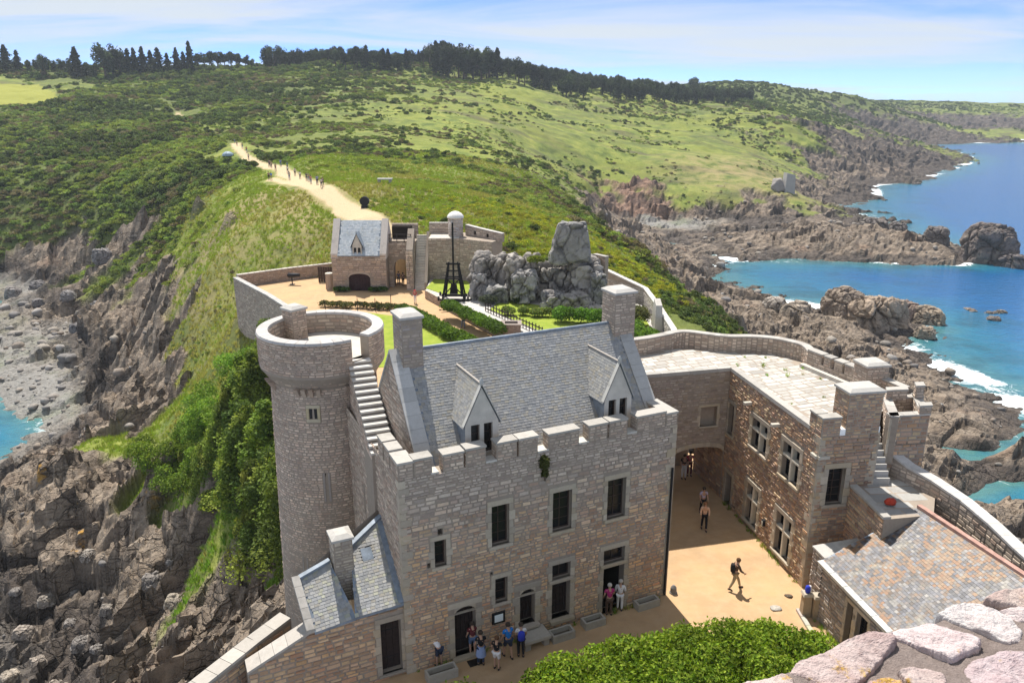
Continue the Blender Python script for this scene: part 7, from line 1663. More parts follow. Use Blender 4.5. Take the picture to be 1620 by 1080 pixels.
# sea rocks on the right, each with its own look
for (px, py, zt, w, sd, lab, cl, fl, asp, pln) in [
    (1562, 412, -32, 10.0, 401, 'large jagged dark sea rock with rusty top beyond the blue cove', (.17, .14, .125), .95, .8, 12),
    (1478, 392, -31, 5.6, 402, 'rounded dark rock beside the large jagged sea rock', (.16, .14, .13), .75, .9, 10),
    (1600, 420, -32, 6.0, 403, 'low dark shoulder rock leaning on the large sea rock', (.15, .13, .125), .55, 1, 12),
    (1385, 512, -30.5, 8.2, 404, 'big flat-faced brown rock on the near shore of the cove', (.34, .265, .20), .58, .7, 9),
    (1335, 500, -30, 6.2, 405, 'split brown rock left of the big flat-faced rock', (.30, .24, .19), .85, .8, 12),
    (1430, 497, -31, 5.0, 406, 'brown rock with reddish top behind the flat-faced rock', (.30, .22, .175), .7, .9, 11),
    (1465, 505, -31.5, 4.6, 407, 'rounded tan rock at the seaward end of the near shore', (.33, .265, .20), .65, 1, 9),
    (1462, 533, -32, 2.6, 408, 'small tan rock awash in foam off the near shore', (.32, .26, .2), .55, 1, 10),
    (1260, 500, -29.5, 4.4, 409, 'tan boulder between the cove water and the grassy slope', (.36, .30, .24), .6, .9, 11),
    (1225, 492, -29.5, 3.0, 410, 'pale boulder at the foot of the grassy slope by the cove', (.42, .37, .32), .6, .9, 11),
    (1575, 497, -32.4, 3.4, 411, 'long low skerry ringed by white foam', (.20, .17, .14), .22, .45, 11),
    (1535, 492, -32.4, 3.0, 412, 'flat skerry beside the long low one in the foam', (.22, .18, .15), .2, .5, 11),
    (1572, 507, -32.2, 1.9, 413, 'small dark rock alone in the foam past the skerries', (.20, .17, .15), .5, .9, 11),
    (1420, 372, -29, 6.0, 414, 'dark ridge rock at the seaward end of the far reef', (.17, .15, .14), .6, .6, 12),
    (1380, 365, -29, 6.5, 415, 'dark slabby rock in the middle of the far reef', (.19, .165, .15), .5, .7, 12),
    (1450, 292, -32.2, 4.5, 416, 'low dark islet off the distant point', (.18, .155, .14), .25, .5, 12)]:
    boulder(px, py, zt, w, sd, lab, None, cl, fl, asp, pln)
# reddish block ruin on the headland
p = atz(1243, 300, -21); tz = float(terrain(np.array([p[0]]), np.array([p[1]]))['z'][0])
rn = thing('ruined_block', (p[0], p[1], tz), 'grey concrete block and rock on the tip of the green headland', 'ruin')
m = MB(); m.hexa([(p[0] - 1.5, p[1] - 3, tz - 2), (p[0] + 3.6, p[1] - 3, tz - 2), (p[0] + 3.6, p[1] + 3, tz - 2), (p[0] - 1.5, p[1] + 3, tz - 2)], [(p[0] - .8, p[1] - 2.6, tz + 8.5), (p[0] + 3.2, p[1] - 2.6, tz + 7.5), (p[0] + 3.2, p[1] + 2.6, tz + 7.5), (p[0] - .8, p[1] + 2.6, tz + 8.5)], (.42, .41, .40)); m.build('block', M['stone'], rn)
o = link('rock', rock_mesh('rock', 440, (5, 4, 5.5), 4, 12, .1, 'rock', (.33, .30, .28)), rn); o.data.transform(Matrix.Translation((p[0] - 4, p[1], tz + 2)))

# ---- trees: trunk + crown meshes shared between copies
def tree_meshes(kind, seed):
    rr = np.random.default_rng(seed); tr = MB()
    if kind == 'conifer':
        H_ = 10.0; tr.tube([(0, 0, -.5), (0, 0, 5), (.1, 0, 9.6)], [.24, .15, .03], 6)
        n = 1500; h = rr.random(n) ** .8; z = 1.2 + h * 8.8; lay_ = np.floor(z * 1.1); rad = (1 - h) * 2.7 * (.75 + .35 * ((z * 1.1) % 1 < .5)) + .15; a = rr.random(n) * 6.28 + lay_
        arm = _hash(np.floor(a * 1.6), lay_, 0, seed); r = rad * (.25 + .75 * rr.random(n) ** .5) * (.35 + .95 * arm); z = z + (arm - .5) * .9
        P = np.stack([r * np.cos(a), r * np.sin(a), z - r * .25], 1); d = np.stack([np.cos(a), np.sin(a), np.full(n, .5)], 1)
        pal = np.array([(.040, .058, .034), (.055, .075, .040), (.032, .048, .030)]); C_ = pal[rr.integers(0, 3, n)] * rr.uniform(.7, 1.3, (n, 1)); sz = np.full(n, .42)
    elif kind == 'cypress':
        tr.tube([(0, 0, -.8), (0, 0, 4), (0, 0, 7.5)], [.3, .2, .05], 6)
        n = 9000; lob = 46; lz = rr.random(lob); lr = (1 - lz) ** .75 * 2.3 * rr.uniform(.35, 1.0, lob); la = rr.random(lob) * 6.28
        cen = np.stack([lr * np.cos(la), lr * np.sin(la), .4 + lz * 9.0], 1); k_ = rr.integers(0, lob, n); d = rr.normal(0, 1, (n, 3)); d /= np.linalg.norm(d, axis=1, keepdims=True)
        rr_l = (.5 + .55 * (1 - lz)) * rr.uniform(.7, 1.2, lob)
        P = cen[k_] + d * (rr_l[k_] * rr.uniform(.55, 1, n))[:, None] * np.array([1, 1, 1.45]); P[:, 2] = np.maximum(P[:, 2], .1)
        pal = np.array([(.17, .235, .04), (.23, .29, .05), (.115, .165, .034), (.30, .34, .06)]); C_ = pal[rr.integers(0, 4, lob)][k_] * rr.uniform(.7, 1.3, (n, 1)); sz = np.full(n, .13)
    elif kind == 'pine':
        tr.tube([(0, 0, -.5), (.2, 0, 4), (.1, .2, 7.5)], [.28, .2, .08], 6)
        for j in range(5): a = j * 1.26; tr.tube([(.15, 0, 4.5 + j * .4), (1.6 * math.cos(a), 1.6 * math.sin(a), 6.6 + j * .3)], [.1, .03], 5)
        P, d, k_ = blob_points(1500, rr, (2.9, 2.9, 3.2), 14, .5); P[:, 2] += 6.2
        pal = np.array([(.042, .060, .034), (.058, .080, .042), (.034, .050, .030)]); C_ = pal[rr.integers(0, 3, 14)][k_] * rr.uniform(.7, 1.3, (1500, 1)); sz = np.full(1500, .36)
    else:
        tr.tube([(0, 0, -.5), (0, .1, 3), (.2, .1, 6)], [.4, .28, .1], 6)
        for j in range(4): a = j * 1.57 + .4; tr.tube([(.05, .05, 2.4 + j * .3), (1.7 * math.cos(a), 1.7 * math.sin(a), 5 + j * .3)], [.16, .04], 5)
        P, d, k_ = blob_points(1900, rr, (3.4, 3.4, 4.3), 15, .5); P[:, 2] += 5.2; P[:, 2] = np.maximum(P[:, 2], .5)
        pal = np.array([(.046, .066, .034), (.064, .086, .042), (.036, .052, .028)] if kind == 'broad' else [(.075, .10, .032), (.095, .125, .04), (.055, .078, .026)]); C_ = pal[rr.integers(0, 3, 15)][k_] * rr.uniform(.7, 1.3, (1900, 1)); sz = np.full(1900, .38)
    V, F, cc = leaf_cloud(P, d, sz, C_, rr)
    return tr.mesh('trunk', M['bark'], True), np_mesh('crown', V, F, M['leaf'], cc)
TM = {kd: [tree_meshes(kd, 500 + 10 * j + i) for i in range(3)] for j, kd in enumerate(('conifer', 'pine', 'broad', 'leafy', 'cypress'))}
TL = {'conifer': ('pointed_conifer', 'dark pointed conifer standing in the tree line on the hill crest', 'pointed conifers on the crest'), 'pine': ('pine_tree', 'dark flat-topped pine in the wood along the hill crest', 'pines on the crest'), 'broad': ('round_tree', 'broad dark round-crowned tree on the hill crest', 'round dark trees on the crest'), 'leafy': ('leafy_tree', 'lighter green bushy tree among the conifers on the crest', 'leafy trees on the crest')}
def tree(kind, x, y, z, h, label=None, group=None, name=None, sx=1.0):
    nm, lb, gr = TL.get(kind, (name, label, group)); tm, cm = TM[kind][rv_.integers(0, 3)]
    o = empty(name or nm, (x, y, z), float(rv_.random() * 6.28), label or lb, 'tree', group or gr); s_ = h / {'conifer': 10.0, 'pine': 9.3, 'broad': 9.3, 'leafy': 9.3, 'cypress': 9.6}[kind]; o.scale = (s_ * sx, s_ * sx, s_)
    for n_, me in (('trunk', tm), ('crown', cm)):
        c_ = bpy.data.objects.new(n_, me); COL.objects.link(c_); c_.parent = o
    return o
def ridge_tree(px, top, base, Y, kind, sx=1.0):
    p = aty(px, base, Y); tz = float(terrain(np.array([p[0]]), np.array([Y]))['z'][0]); zt = aty(px, top, Y)[2]
    tree(kind, p[0], Y, tz - .5, max(5.0, zt - tz), sx=sx)
for a_ in [(-20, 78, 112, 540, 'conifer'), (-6, 76, 112, 530, 'conifer', 1.3), (12, 71, 114, 540, 'conifer', 1.5), (30, 79, 114, 545, 'conifer', 1.4), (46, 93, 112, 550, 'leafy'), (58, 92, 112, 550, 'leafy'), (70, 84, 112, 540, 'broad'), (84, 92, 112, 550, 'broad'), (98, 92, 112, 550, 'leafy'), (110, 92, 112, 555, 'leafy'), (122, 75, 114, 540, 'conifer', 1.5), (138, 96, 112, 545, 'leafy'), (150, 98, 112, 545, 'leafy'), (166, 66, 112, 540, 'broad', .9), (178, 68, 112, 545, 'broad', .85), (190, 74, 112, 550, 'broad', .8), (204, 77, 110, 550, 'conifer', 1.3), (214, 76, 110, 552, 'conifer', 1.2), (227, 74, 110, 552, 'conifer', 1.2), (240, 80, 110, 560, 'conifer', 1.3), (252, 76, 112, 552, 'conifer', 1.4), (266, 84, 112, 560, 'conifer', 1.3), (281, 76, 112, 556, 'conifer', 1.3), (292, 82, 112, 560, 'conifer', 1.2), (302, 66, 112, 560, 'conifer', 1.0), (314, 82, 110, 570, 'pine'), (324, 80, 110, 575, 'pine'), (334, 78, 108, 580, 'pine'), (345, 77, 108, 580, 'pine'), (356, 79, 108, 585, 'pine'), (367, 79, 108, 585, 'pine'), (378, 82, 108, 590, 'pine'), (389, 84, 108, 590, 'pine'), (398, 92, 106, 590, 'leafy'), (407, 98, 106, 595, 'leafy'), (424, 70, 108, 600, 'broad', .9), (434, 68, 108, 600, 'broad', .9), (444, 72, 108, 602, 'broad', .9)]: ridge_tree(*a_)
def crest(px, tops): return float(np.interp(px, [t_[0] for t_ in tops], [t_[1] for t_ in tops]))
top_l = [(450, 77), (520, 75), (560, 70), (600, 76), (640, 80), (680, 66), (700, 62), (740, 66), (780, 76), (820, 88), (860, 105), (900, 118), (960, 122), (1040, 130), (1110, 142), (1165, 155)]
Yl = [(450, 606), (560, 604), (650, 615), (750, 612), (860, 615), (900, 605), (1000, 640), (1165, 700)]
for i in range(105):
    px = 452 + i * 6.85 + rv_.uniform(-3, 3); Y_ = crest(px, Yl) + rv_.uniform(-32, 14); tp = crest(px, top_l) + rv_.uniform(-2, 7)
    kd = ('pine', 'broad', 'pine', 'conifer')[int(rv_.integers(0, 4))] if px < 870 else ('conifer', 'pine', 'broad')[int(rv_.integers(0, 3))]
    ridge_tree(px, tp, 110, Y_, kd, .95 if kd != 'conifer' else 1.25)
ridge_tree(1097, 121, 150, 900, 'broad', 1.6)
# the wood behind the front rank
x = []; y = []; s = []
for i in range(900):
    px = 455 + rv_.random() * 730; Y_ = crest(px, Yl) + rv_.uniform(10, 110); x.append((px - CXP) / F_PX * Y_ / 1.04); y.append(Y_)
x = np.array(x); y = np.array(y); t = terrain(x, y)
scatter('crest_wood', np.stack([x, y, t['z'] - .5], 1), rv_.uniform(.75, 1.3, len(x)), rv_.random(len(x)) * 6.28, rv_.integers(0, 4, len(x)), [TM['pine'][0][1], TM['pine'][1][1], TM['broad'][0][1], TM['broad'][1][1]], 'dark closed wood behind the front rank of trees on the crest')
# cypresses climbing the west slope beside the tower
for i, (px, tp, x_, y_, sx) in enumerate([(402, 478, -21.5, 66, .8), (384, 512, -22.2, 64, .8), (412, 540, -17.5, 57, .8), (366, 556, -24.0, 66, .75), (392, 580, -19.5, 58, .9), (346, 600, -25.8, 67, .75), (370, 630, -22.0, 60, .85), (415, 620, -16.0, 52, .85), (328, 645, -27.0, 67, .75), (395, 670, -18.5, 54, .85), (350, 680, -23.5, 60.5, .8), (306, 690, -29.0, 68, .75), (418, 700, -15.0, 48.5, .8), (284, 722, -31.0, 70, .7), (372, 720, -20.0, 55, .7)]):
    z0 = float(terrain(np.array([x_]), np.array([y_]))['z'][0]); r_ = ray(px, tp); zt = CAM_H + r_[2] / r_[1] * y_
    tree('cypress', x_, y_, z0 - .4, float(np.clip(zt - z0, 2.6, 9.5)), 'dense dark green cypress climbing the west slope beside the tower', 'cypresses on the west slope', 'cypress_tree', sx * 1.6)
# ---- low growth at the foot of the cypresses
def late_shrubs():
    for i, (px, py, zz, r_) in enumerate([(250, 755, -16, 1.9), (285, 760, -15, 1.9), (320, 765, -13.5, 1.9), (355, 770, -11.8, 1.8), (392, 765, -9.6, 1.7), (385, 555, -4.5, 2.0), (362, 600, -7, 2.2), (340, 640, -9.5, 2.3), (318, 672, -11.5, 2.2), (298, 695, -12.8, 2.1), (276, 722, -14.2, 2.0), (352, 662, -9.4, 2.2), (330, 702, -11.7, 2.2), (372, 642, -7.4, 2.1), (398, 600, -4.6, 1.9), (380, 692, -8.2, 2.1), (350, 722, -10.6, 2.1), (402, 662, -6.3, 1.9), (262, 722, -15, 1.7), (300, 715, -13.6, 1.8), (335, 725, -12, 1.6), (415, 735, -8.4, 1.4), (372, 735, -10, 1.6)]):
        p = atz(px, py, zz); tz = float(terrain(np.array([p[0]]), np.array([p[1]]))['z'][0]); lb_ = [(p[0] + rv_.uniform(-1, 1) * r_, p[1] + rv_.uniform(-1, 1) * r_, tz + r_ * rv_.uniform(.15, .6), r_ * rv_.uniform(.5, .8), r_ * rv_.uniform(.5, .8), r_ * rv_.uniform(.4, .7)) for _ in range(6)]
        shrub('slope_bush', lb_, 3600, .13, [(.16, .27, .03), (.21, .32, .04), (.12, .21, .025), (.26, .34, .05)], 'bright green leafy bush spreading below the cypresses on the west slope', 'bush', 'bushes below the cypresses', 'leaf', 40 + i)
# ---- garden hedges and shrubs
def shrub(name, lobes, n, size, pal, label, cat, grp=None, mat='leaf', seed=1):
    """foliage over a list of lobes (x, y, z, rx, ry, rz) with twigs inside"""
    rr = np.random.default_rng(seed); L = np.array(lobes, float); t_ = thing(name, (L[:, 0].mean(), L[:, 1].mean(), (L[:, 2] - L[:, 5]).min()), label, cat, grp)
    w = L[:, 3] * L[:, 4]; k_ = rr.choice(len(L), n, p=w / w.sum()); d = rr.normal(0, 1, (n, 3)); d /= np.linalg.norm(d, axis=1, keepdims=True); d[:, 2] = np.where(d[:, 2] < -.35, -d[:, 2], d[:, 2])
    P = L[k_, :3] + d * L[k_, 3:6] * (rr.uniform(.62, 1.03, n) + .16 * (rr.random(n) > .93))[:, None]; C_ = np.array(pal)[rr.integers(0, len(pal), n)] * rr.uniform(.7, 1.3, (n, 1)) * (.72 + .56 * rr.random(len(L)))[k_][:, None]
    V, F, cc = leaf_cloud(P, d, np.full(n, size), C_, rr, .5, .75); link('foliage', np_mesh('foliage', V, F, M[mat], cc), t_)
    for i in rr.integers(0, len(L), min(5, len(L))):
        m = MB(); l_ = L[i]; m.tube([(l_[0], l_[1], l_[2] - l_[5]), (l_[0] + l_[3] * .2, l_[1], l_[2] - l_[5] * .2), (l_[0] + l_[3] * .45, l_[1] + .1, l_[2] + l_[5] * .4)], [.05, .035, .015], 5); m.build('stem', M['bark'], t_)
    return t_
late_shrubs()
HED = [(.10, .19, .022), (.14, .24, .03), (.075, .145, .018), (.17, .27, .04)]
def row(p, q_, w, h, n, z0, jit=.15): return [(p[0] + (q_[0] - p[0]) * i / (n - 1) + rv_.uniform(-jit, jit), p[1] + (q_[1] - p[1]) * i / (n - 1) + rv_.uniform(-jit, jit), z0 + h * .5, w * rv_.uniform(.85, 1.15), w * rv_.uniform(.85, 1.15), h * .55 * rv_.uniform(.85, 1.15)) for i in range(n)]
shrub('hedge', row((-11.9, 84.0), (-3.6, 71.0), .95, 1.1, 15, 0), 14000, .13, HED, 'bright green clipped hedge between lawn and sandy path', 'hedge', None, 'leaf', 11)
shrub('hedge', row((-6.7, 82.2), (-1.2, 73.0), .9, 1.05, 12, .9), 12000, .13, HED, 'bright green hedge on the terrace above the retaining wall', 'hedge', None, 'leaf', 12)
shrub('flower_bed', row((-21.2, 86.8), (-13.2, 85.6), .6, .7, 12, 0, .3), 5000, .11, [(.14, .17, .05), (.20, .20, .07), (.10, .14, .03), (.30, .27, .12)], 'straggly flower bed across the sandy gate court', 'plants', None, 'leaf', 13)
for i, (a_, b_) in enumerate((((-21.4, 94.1), (-20.2, 94.1)), ((-17.1, 94.1), (-15.6, 94.1)))): shrub('door_shrub', row(a_, b_, .42, .6, 4, 0, .08), 1500, .1, [(.06, .12, .02), (.09, .16, .03)], ('low green shrub left of the arched gatehouse door', 'low green shrub right of the arched gatehouse door')[i], 'shrub', None, 'leaf', 14 + i)
shrub('garden_bush', row((5.2, 77.5), (10.5, 76.0), .95, 1.5, 8, .9, .3), 9000, .13, [(.12, .22, .03), (.16, .26, .04), (.09, .17, .025)], 'bright leafy bushes at the foot of the rock outcrop', 'bush', None, 'leaf', 16)
shrub('garden_plants', row((-.5, 80.5), (4.6, 79.0), .6, .9, 9, .9, .4), 4200, .12, [(.13, .2, .04), (.2, .25, .06), (.24, .24, .08)], 'loose light green plants between fence and outcrop', 'plants', None, 'leaf', 17)
shrub('garden_bush', row((11.8, 73), (13.2, 68), .9, 1.2, 7, .9, .5), 6500, .14, [(.11, .20, .03), (.15, .25, .04)], 'large-leaved green bush behind the right chimney by the eastern wall', 'bush', None, 'leaf', 18)
shrub('round_bush', [(12.6, 76.2, 1.9, 1.2, 1.2, 1.0)], 2200, .13, [(.13, .14, .05), (.17, .17, .07)], 'olive brown rounded bush by the eastern garden wall', 'bush', None, 'leaf', 19)
shrub('creeper', [(-3.0, 88.0, 1.6, 1.4, .9, .9), (-1.0, 87, 1.4, 1.2, .9, .7), (.8, 85.2, 1.3, 1.0, .8, .6)], 3600, .13, [(.05, .085, .022), (.07, .11, .03)], 'dark creeping shrub at the base of the rock outcrop', 'shrub', None, 'leaf', 20)
shrub('olive_shrub', [(-2.6, 84.6, 1.4, 1.1, .7, .55)], 1500, .11, [(.15, .17, .13), (.11, .13, .10)], 'grey green low shrub beside the trebuchet beam', 'shrub', None, 'leaf', 21)
shrub('outcrop_moss', [(2.6, 85.8, 5.6, 1.0, .7, .5), (4.6, 85.0, 6.0, .6, .6, .7)], 1400, .12, [(.14, .19, .03), (.2, .22, .04)], 'tuft of moss and grass on top of the rock outcrop', 'plants', None, 'leaf', 22)
shrub('wall_fern', [(*Sf(6.2, 8.35, .15), .22, .22, .42), (*Sf(6.25, 7.9, .12), .14, .14, .3)], 700, .07, [(.10, .13, .03), (.16, .18, .05)], 'small fern growing from the manor wall below the battlements', 'fern', None, 'leaf', 23)
# the big bright shrub in the front court
lb = []
for i in range(130):
    fx = rv_.random(); X_ = -2.2 + 14.9 * fx; back = float(np.interp(X_, [0, 1.2, 4.8, 8.7, 11.6, 12.6], [24.2, 25.2, 26.7, 27.3, 27.0, 26.5])); Y_ = back - .5 - 4.2 * rv_.random() ** 1.4
    tz_ = float(np.interp(X_, [0, 2, 6, 10, 12, 12.8], [2.6, 2.9, 3.2, 3.15, 2.7, 1.8])) * (1 - .12 * max(0, Y_ - back + 1.2)) + rv_.uniform(-.35, .25); r_ = rv_.uniform(.45, 1.1)
    lb.append((X_, Y_, tz_ - r_ * .8, r_, r_, r_ * .85))
for i in range(26):
    X_ = .4 + 12 * i / 25; back = float(np.interp(X_, [0, 1.2, 4.8, 8.7, 11.6, 12.6], [23.2, 24.4, 26.1, 26.7, 26.5, 26.1])); lb.append((X_, back, .9, .8, .7, .9)); lb.append((X_, back - .4, .4, .8, .8, .7))
shrub('courtyard_shrub', lb, 120000, .085, [(.20, .34, .02), (.27, .40, .03), (.14, .26, .018), (.33, .44, .045)], 'big bright green rounded shrub filling the front of the courtyard', 'bush', None, 'leaf', 24)

# ---- weeds at the foot of the walls and between the flagstones
wp = []
for i in range(150):
    j = i % 4
    if j == 0: q = fm(rv_.uniform(.1, 12.8), -rv_.uniform(.06, .22), 0)
    elif j == 1: q = Sw(rv_.uniform(0, 9.2), 0.0, rv_.uniform(.05, .2))
    elif j == 2: q = Slo(rv_.uniform(0, 5), 0.0, rv_.uniform(.05, .25))
    else: q = v3(rv_.uniform(12.9, 18), rv_.uniform(36.5, 45), 8.0)
    if j == 3 and (not in_poly(np.array([q[0]]), np.array([q[1]]), DECK)[0] or i > 90): continue
    wp.append(q)
wp = np.array(wp); nw_ = len(wp)
scatter('wall_weeds', wp, rv_.uniform(.18, .5, nw_), rv_.random(nw_) * 6.28, rv_.integers(0, 9, nw_), gp, 'small weeds along the wall feet and in the terrace joints')
# ================================================================== PEOPLE
def flat(name, col, rough=.85):
    if name not in M: plain(name, col, rough, .12, 20)
    return M[name]
SKIN = flat('skin', (.50, .30, .21), .6)
def skin_mesh(name, V, E, rad, mat, root=0):
    me = bpy.data.meshes.new(name); me.from_pydata(V, E, []); me.materials.append(mat)
    return me
def skin_obj(name, V, E, rad, mat, parent, root=0, sub=1):
    o = link(name, skin_mesh(name, V, E, rad, mat, root), parent)
    md = o.modifiers.new('skin', 'SKIN'); md.use_smooth_shade = True; md.branch_smoothing = .4
    for i, sv in enumerate(o.data.skin_vertices[0].data): sv.radius = rad[i]; sv.use_root = (i == root)
    s_ = o.modifiers.new('sub', 'SUBSURF'); s_.levels = sub; s_.render_levels = sub
    return o
def person(label, loc, face, shirt, legs_c, hair=(.05, .035, .025), pose='stand', h=1.72, short_legs=False, short_sleeves=True, hat=None, bag=None, skirt=None, near=True, group=None, arm=None):
    """face: compass angle the person looks to (0 = away from the camera, +y); built facing +y"""
    t = empty('person', loc, face, label, 'person', group); s = h / 1.75; t.scale = (s, s, s)
    st = {'stand': (.03, -.03), 'walk': (.34, -.30), 'stroll': (.18, -.16), 'bend': (.06, -.04), 'sit': (0, 0)}[pose]
    lean = {'walk': .06, 'bend': .38, 'sit': .22}.get(pose, 0.0); z0 = -.42 if pose == 'sit' else 0.0
    pel = (0, -.02, .95 + z0); che = (0, lean * .8, 1.32 + z0 - lean * .15); nek = (0, lean, 1.48 + z0 - lean * .25); hd = (0, lean + .04 + lean * .35, 1.60 + z0 - lean * .35); top = (0, lean + .03 + lean * .5, 1.70 + z0 - lean * .42)
    def leg(sx, f):
        if pose == 'sit': return [(sx * .1, 0, .5), (sx * .12, .42, .52), (sx * .12, .44, .09), (sx * .12, .58, .04)]
        kn = (sx * .1, f * .55 + .04, .50); an = (sx * .1, f, .09 + (.08 if f < -.2 else 0)); return [(sx * .095, 0, .90), kn, an, (sx * .105, f + .15, .035)]
    a1, a2 = arm or ((-.16, .2) if pose == 'walk' else ((.35, .38) if pose in ('bend', 'sit') else (.04, .1)))
    def armp(sx, f): 
        sh = (sx * .175, che[1] + .02, 1.40 + z0 - lean * .2); el = (sx * .235, che[1] + f * .5, 1.13 + z0 + abs(f) * .06); wr = (sx * .225, che[1] + f * .5 + .12 + f * .35, .92 + z0 + max(0, f) * .45); return [sh, el, wr]
    L, R_ = leg(-1, st[0]), leg(1, st[1]); A, B_ = armp(-1, a1), armp(1, a2)
    V = [pel, (0, (pel[1] + che[1]) / 2, 1.13 + z0), che, nek, hd, top] + L + R_ + A + B_ + [(0, hd[1] + .105, hd[2] - .005)]
    E = [(0, 1), (1, 2), (2, 3), (3, 4), (4, 5), (0, 6), (6, 7), (7, 8), (8, 9), (0, 10), (10, 11), (11, 12), (12, 13), (2, 14), (14, 15), (15, 16), (2, 17), (17, 18), (18, 19), (4, 20)]
    rad = [(.14, .10), (.125, .09), (.15, .10), (.055, .055), (.088, .10), (.06, .07)] + [(.085, .085), (.058, .058), (.04, .04), (.035, .025)] * 2 + [(.06, .06), (.042, .042), (.028, .028)] * 2 + [(.016, .018)]
    skin_obj('body', V, E, rad, SKIN, t)
    g = 1.13
    ce = 15 if not short_sleeves else None
    SV = [pel, V[1], che, (0, nek[1] - .005, nek[2] - .035)]; SE = [(0, 1), (1, 2), (2, 3)]; SR = [(.155, .118), (.145, .108), (.168, .118), (.07, .07)]
    for arm_ in (A, B_):
        b0 = len(SV); q = arm_[1] if not short_sleeves else tuple(arm_[0][i] + (arm_[1][i] - arm_[0][i]) * .62 for i in range(3)); SV += [arm_[0], q]; SR += [(.074, .074), (.062, .062)]; SE += [(2, b0), (b0, b0 + 1)]
        if not short_sleeves: SV.append(tuple(arm_[1][i] + (arm_[2][i] - arm_[1][i]) * .92 for i in range(3))); SR.append((.045, .045)); SE.append((b0 + 1, b0 + 2))
    skin_obj('shirt', SV, SE, SR, shirt, t)
    TV = [(pel[0], pel[1], pel[2] + .02)]; TE = []; TR = [(.15, .118)]
    for lg in (L, R_):
        b0 = len(TV); kn = lg[1]; an = lg[2]
        if short_legs: TV += [lg[0], tuple(lg[0][i] + (kn[i] - lg[0][i]) * .88 for i in range(3))]; TR += [(.102, .102), (.088, .088)]; TE += [(0, b0), (b0, b0 + 1)]
        else: TV += [lg[0], kn, tuple(kn[i] + (an[i] - kn[i]) * .95 for i in range(3))]; TR += [(.10, .10), (.074, .074), (.058, .058)]; TE += [(0, b0), (b0, b0 + 1), (b0 + 1, b0 + 2)]
    skin_obj('trousers' if not short_legs else 'shorts', TV, TE, TR, legs_c, t)
    if skirt:
        m = MB(); m.tube([(0, pel[1], pel[2] + .08), (0, pel[1], pel[2] - .12), (0, pel[1], pel[2] - .42)], [.15, .19, .23], 12, cap=False); m.build('skirt', skirt, t, True)
    m = MB(); n_ = 10; hc = Vector(hd)
    prof = [(-.02, .098), (.05, .112), (.10, .095), (.135, .05), (.145, .01)]
    m.tube([(hc.x, hc.y - .022 + (z - .05) * .15, hc.z + z) for z, r in prof], [r for z, r in prof], 12); m.build('hair' if not hat else 'hat', flat('hair_%d' % int(hair[0] * 1000), hair) if not hat else hat, t, True)
    if hat: m = MB(); m.tube([(hc.x, hc.y + .02, hc.z + .055), (hc.x, hc.y + .02, hc.z + .07)], [.17, .15], 14); m.build('brim', hat, t, True)
    for lg in (L, R_):
        m = MB(); a_, b_ = Vector(lg[2]), Vector(lg[3]); m.tube([a_ + Vector((0, -.06, -.045)), a_ + Vector((0, 0, -.03)), (a_ + b_) / 2 + Vector((0, 0, -.01)), b_ + Vector((0, .02, -.005))], [.035, .052, .046, .028], 8); m.build('shoe', flat('shoe', (.05, .04, .035)), t, True)
    if near:
        for arm_, sx in ((A, -1), (B_, 1)):
            w_ = Vector(arm_[2]); d = (w_ - Vector(arm_[1])).normalized(); x = Vector((sx, 0, 0)); f_ = d.cross(x).normalized(); m = MB()
            m.hexa([w_ - f_ * .035 - x * .014, w_ + f_ * .035 - x * .014, w_ + f_ * .035 + x * .014, w_ - f_ * .035 + x * .014], [w_ + d * .085 - f_ * .042 - x * .012, w_ + d * .085 + f_ * .042 - x * .012, w_ + d * .085 + f_ * .042 + x * .012, w_ + d * .085 - f_ * .042 + x * .012])
            for q, ln in enumerate((.062, .074, .068, .05)):
                o_ = w_ + d * .082 + f_ * (-.033 + q * .022); m.tube([o_, o_ + d * ln * .55 - x * .004 * sx, o_ + d * ln * .9 - x * .02 * sx], [.0095, .009, .007], 5)
            o_ = w_ + d * .025 + f_ * .036; m.tube([o_, o_ + d * .03 + f_ * .022, o_ + d * .062 + f_ * .026], [.011, .0105, .008], 5); m.build('hand', SKIN, t, True)
        m = MB()
        for sx in (-1, 1): m.tube([(sx * .034, hd[1] + .083, hd[2] + .02), (sx * .034, hd[1] + .098, hd[2] + .02)], [.012, .006], 6)
        m.build('eyes', flat('eye', (.03, .02, .02)), t); m = MB(); m.tube([(-.022, hd[1] + .092, hd[2] - .052), (.022, hd[1] + .092, hd[2] - .052)], .007, 5); m.build('mouth', flat('lip', (.36, .14, .12)), t)
    if bag:
        m = MB(); c_ = Vector((0, che[1] - .2, 1.22 + z0)); v_ = []
        for i, (zz, rx, ry) in enumerate(((-.23, .12, .07), (-.2, .15, .1), (0, .16, .11), (.17, .14, .09), (.22, .09, .05))):
            for j in range(10): a_ = j * .6283; v_.append((c_.x + rx * math.cos(a_), c_.y + ry * math.sin(a_), c_.z + zz))
        m.poly(v_, [(i * 10 + j, i * 10 + (j + 1) % 10, (i + 1) * 10 + (j + 1) % 10, (i + 1) * 10 + j) for i in range(4) for j in range(10)] + [tuple(range(10))[::-1], tuple(range(40, 50))]); m.build('backpack', bag, t, True)
    return t
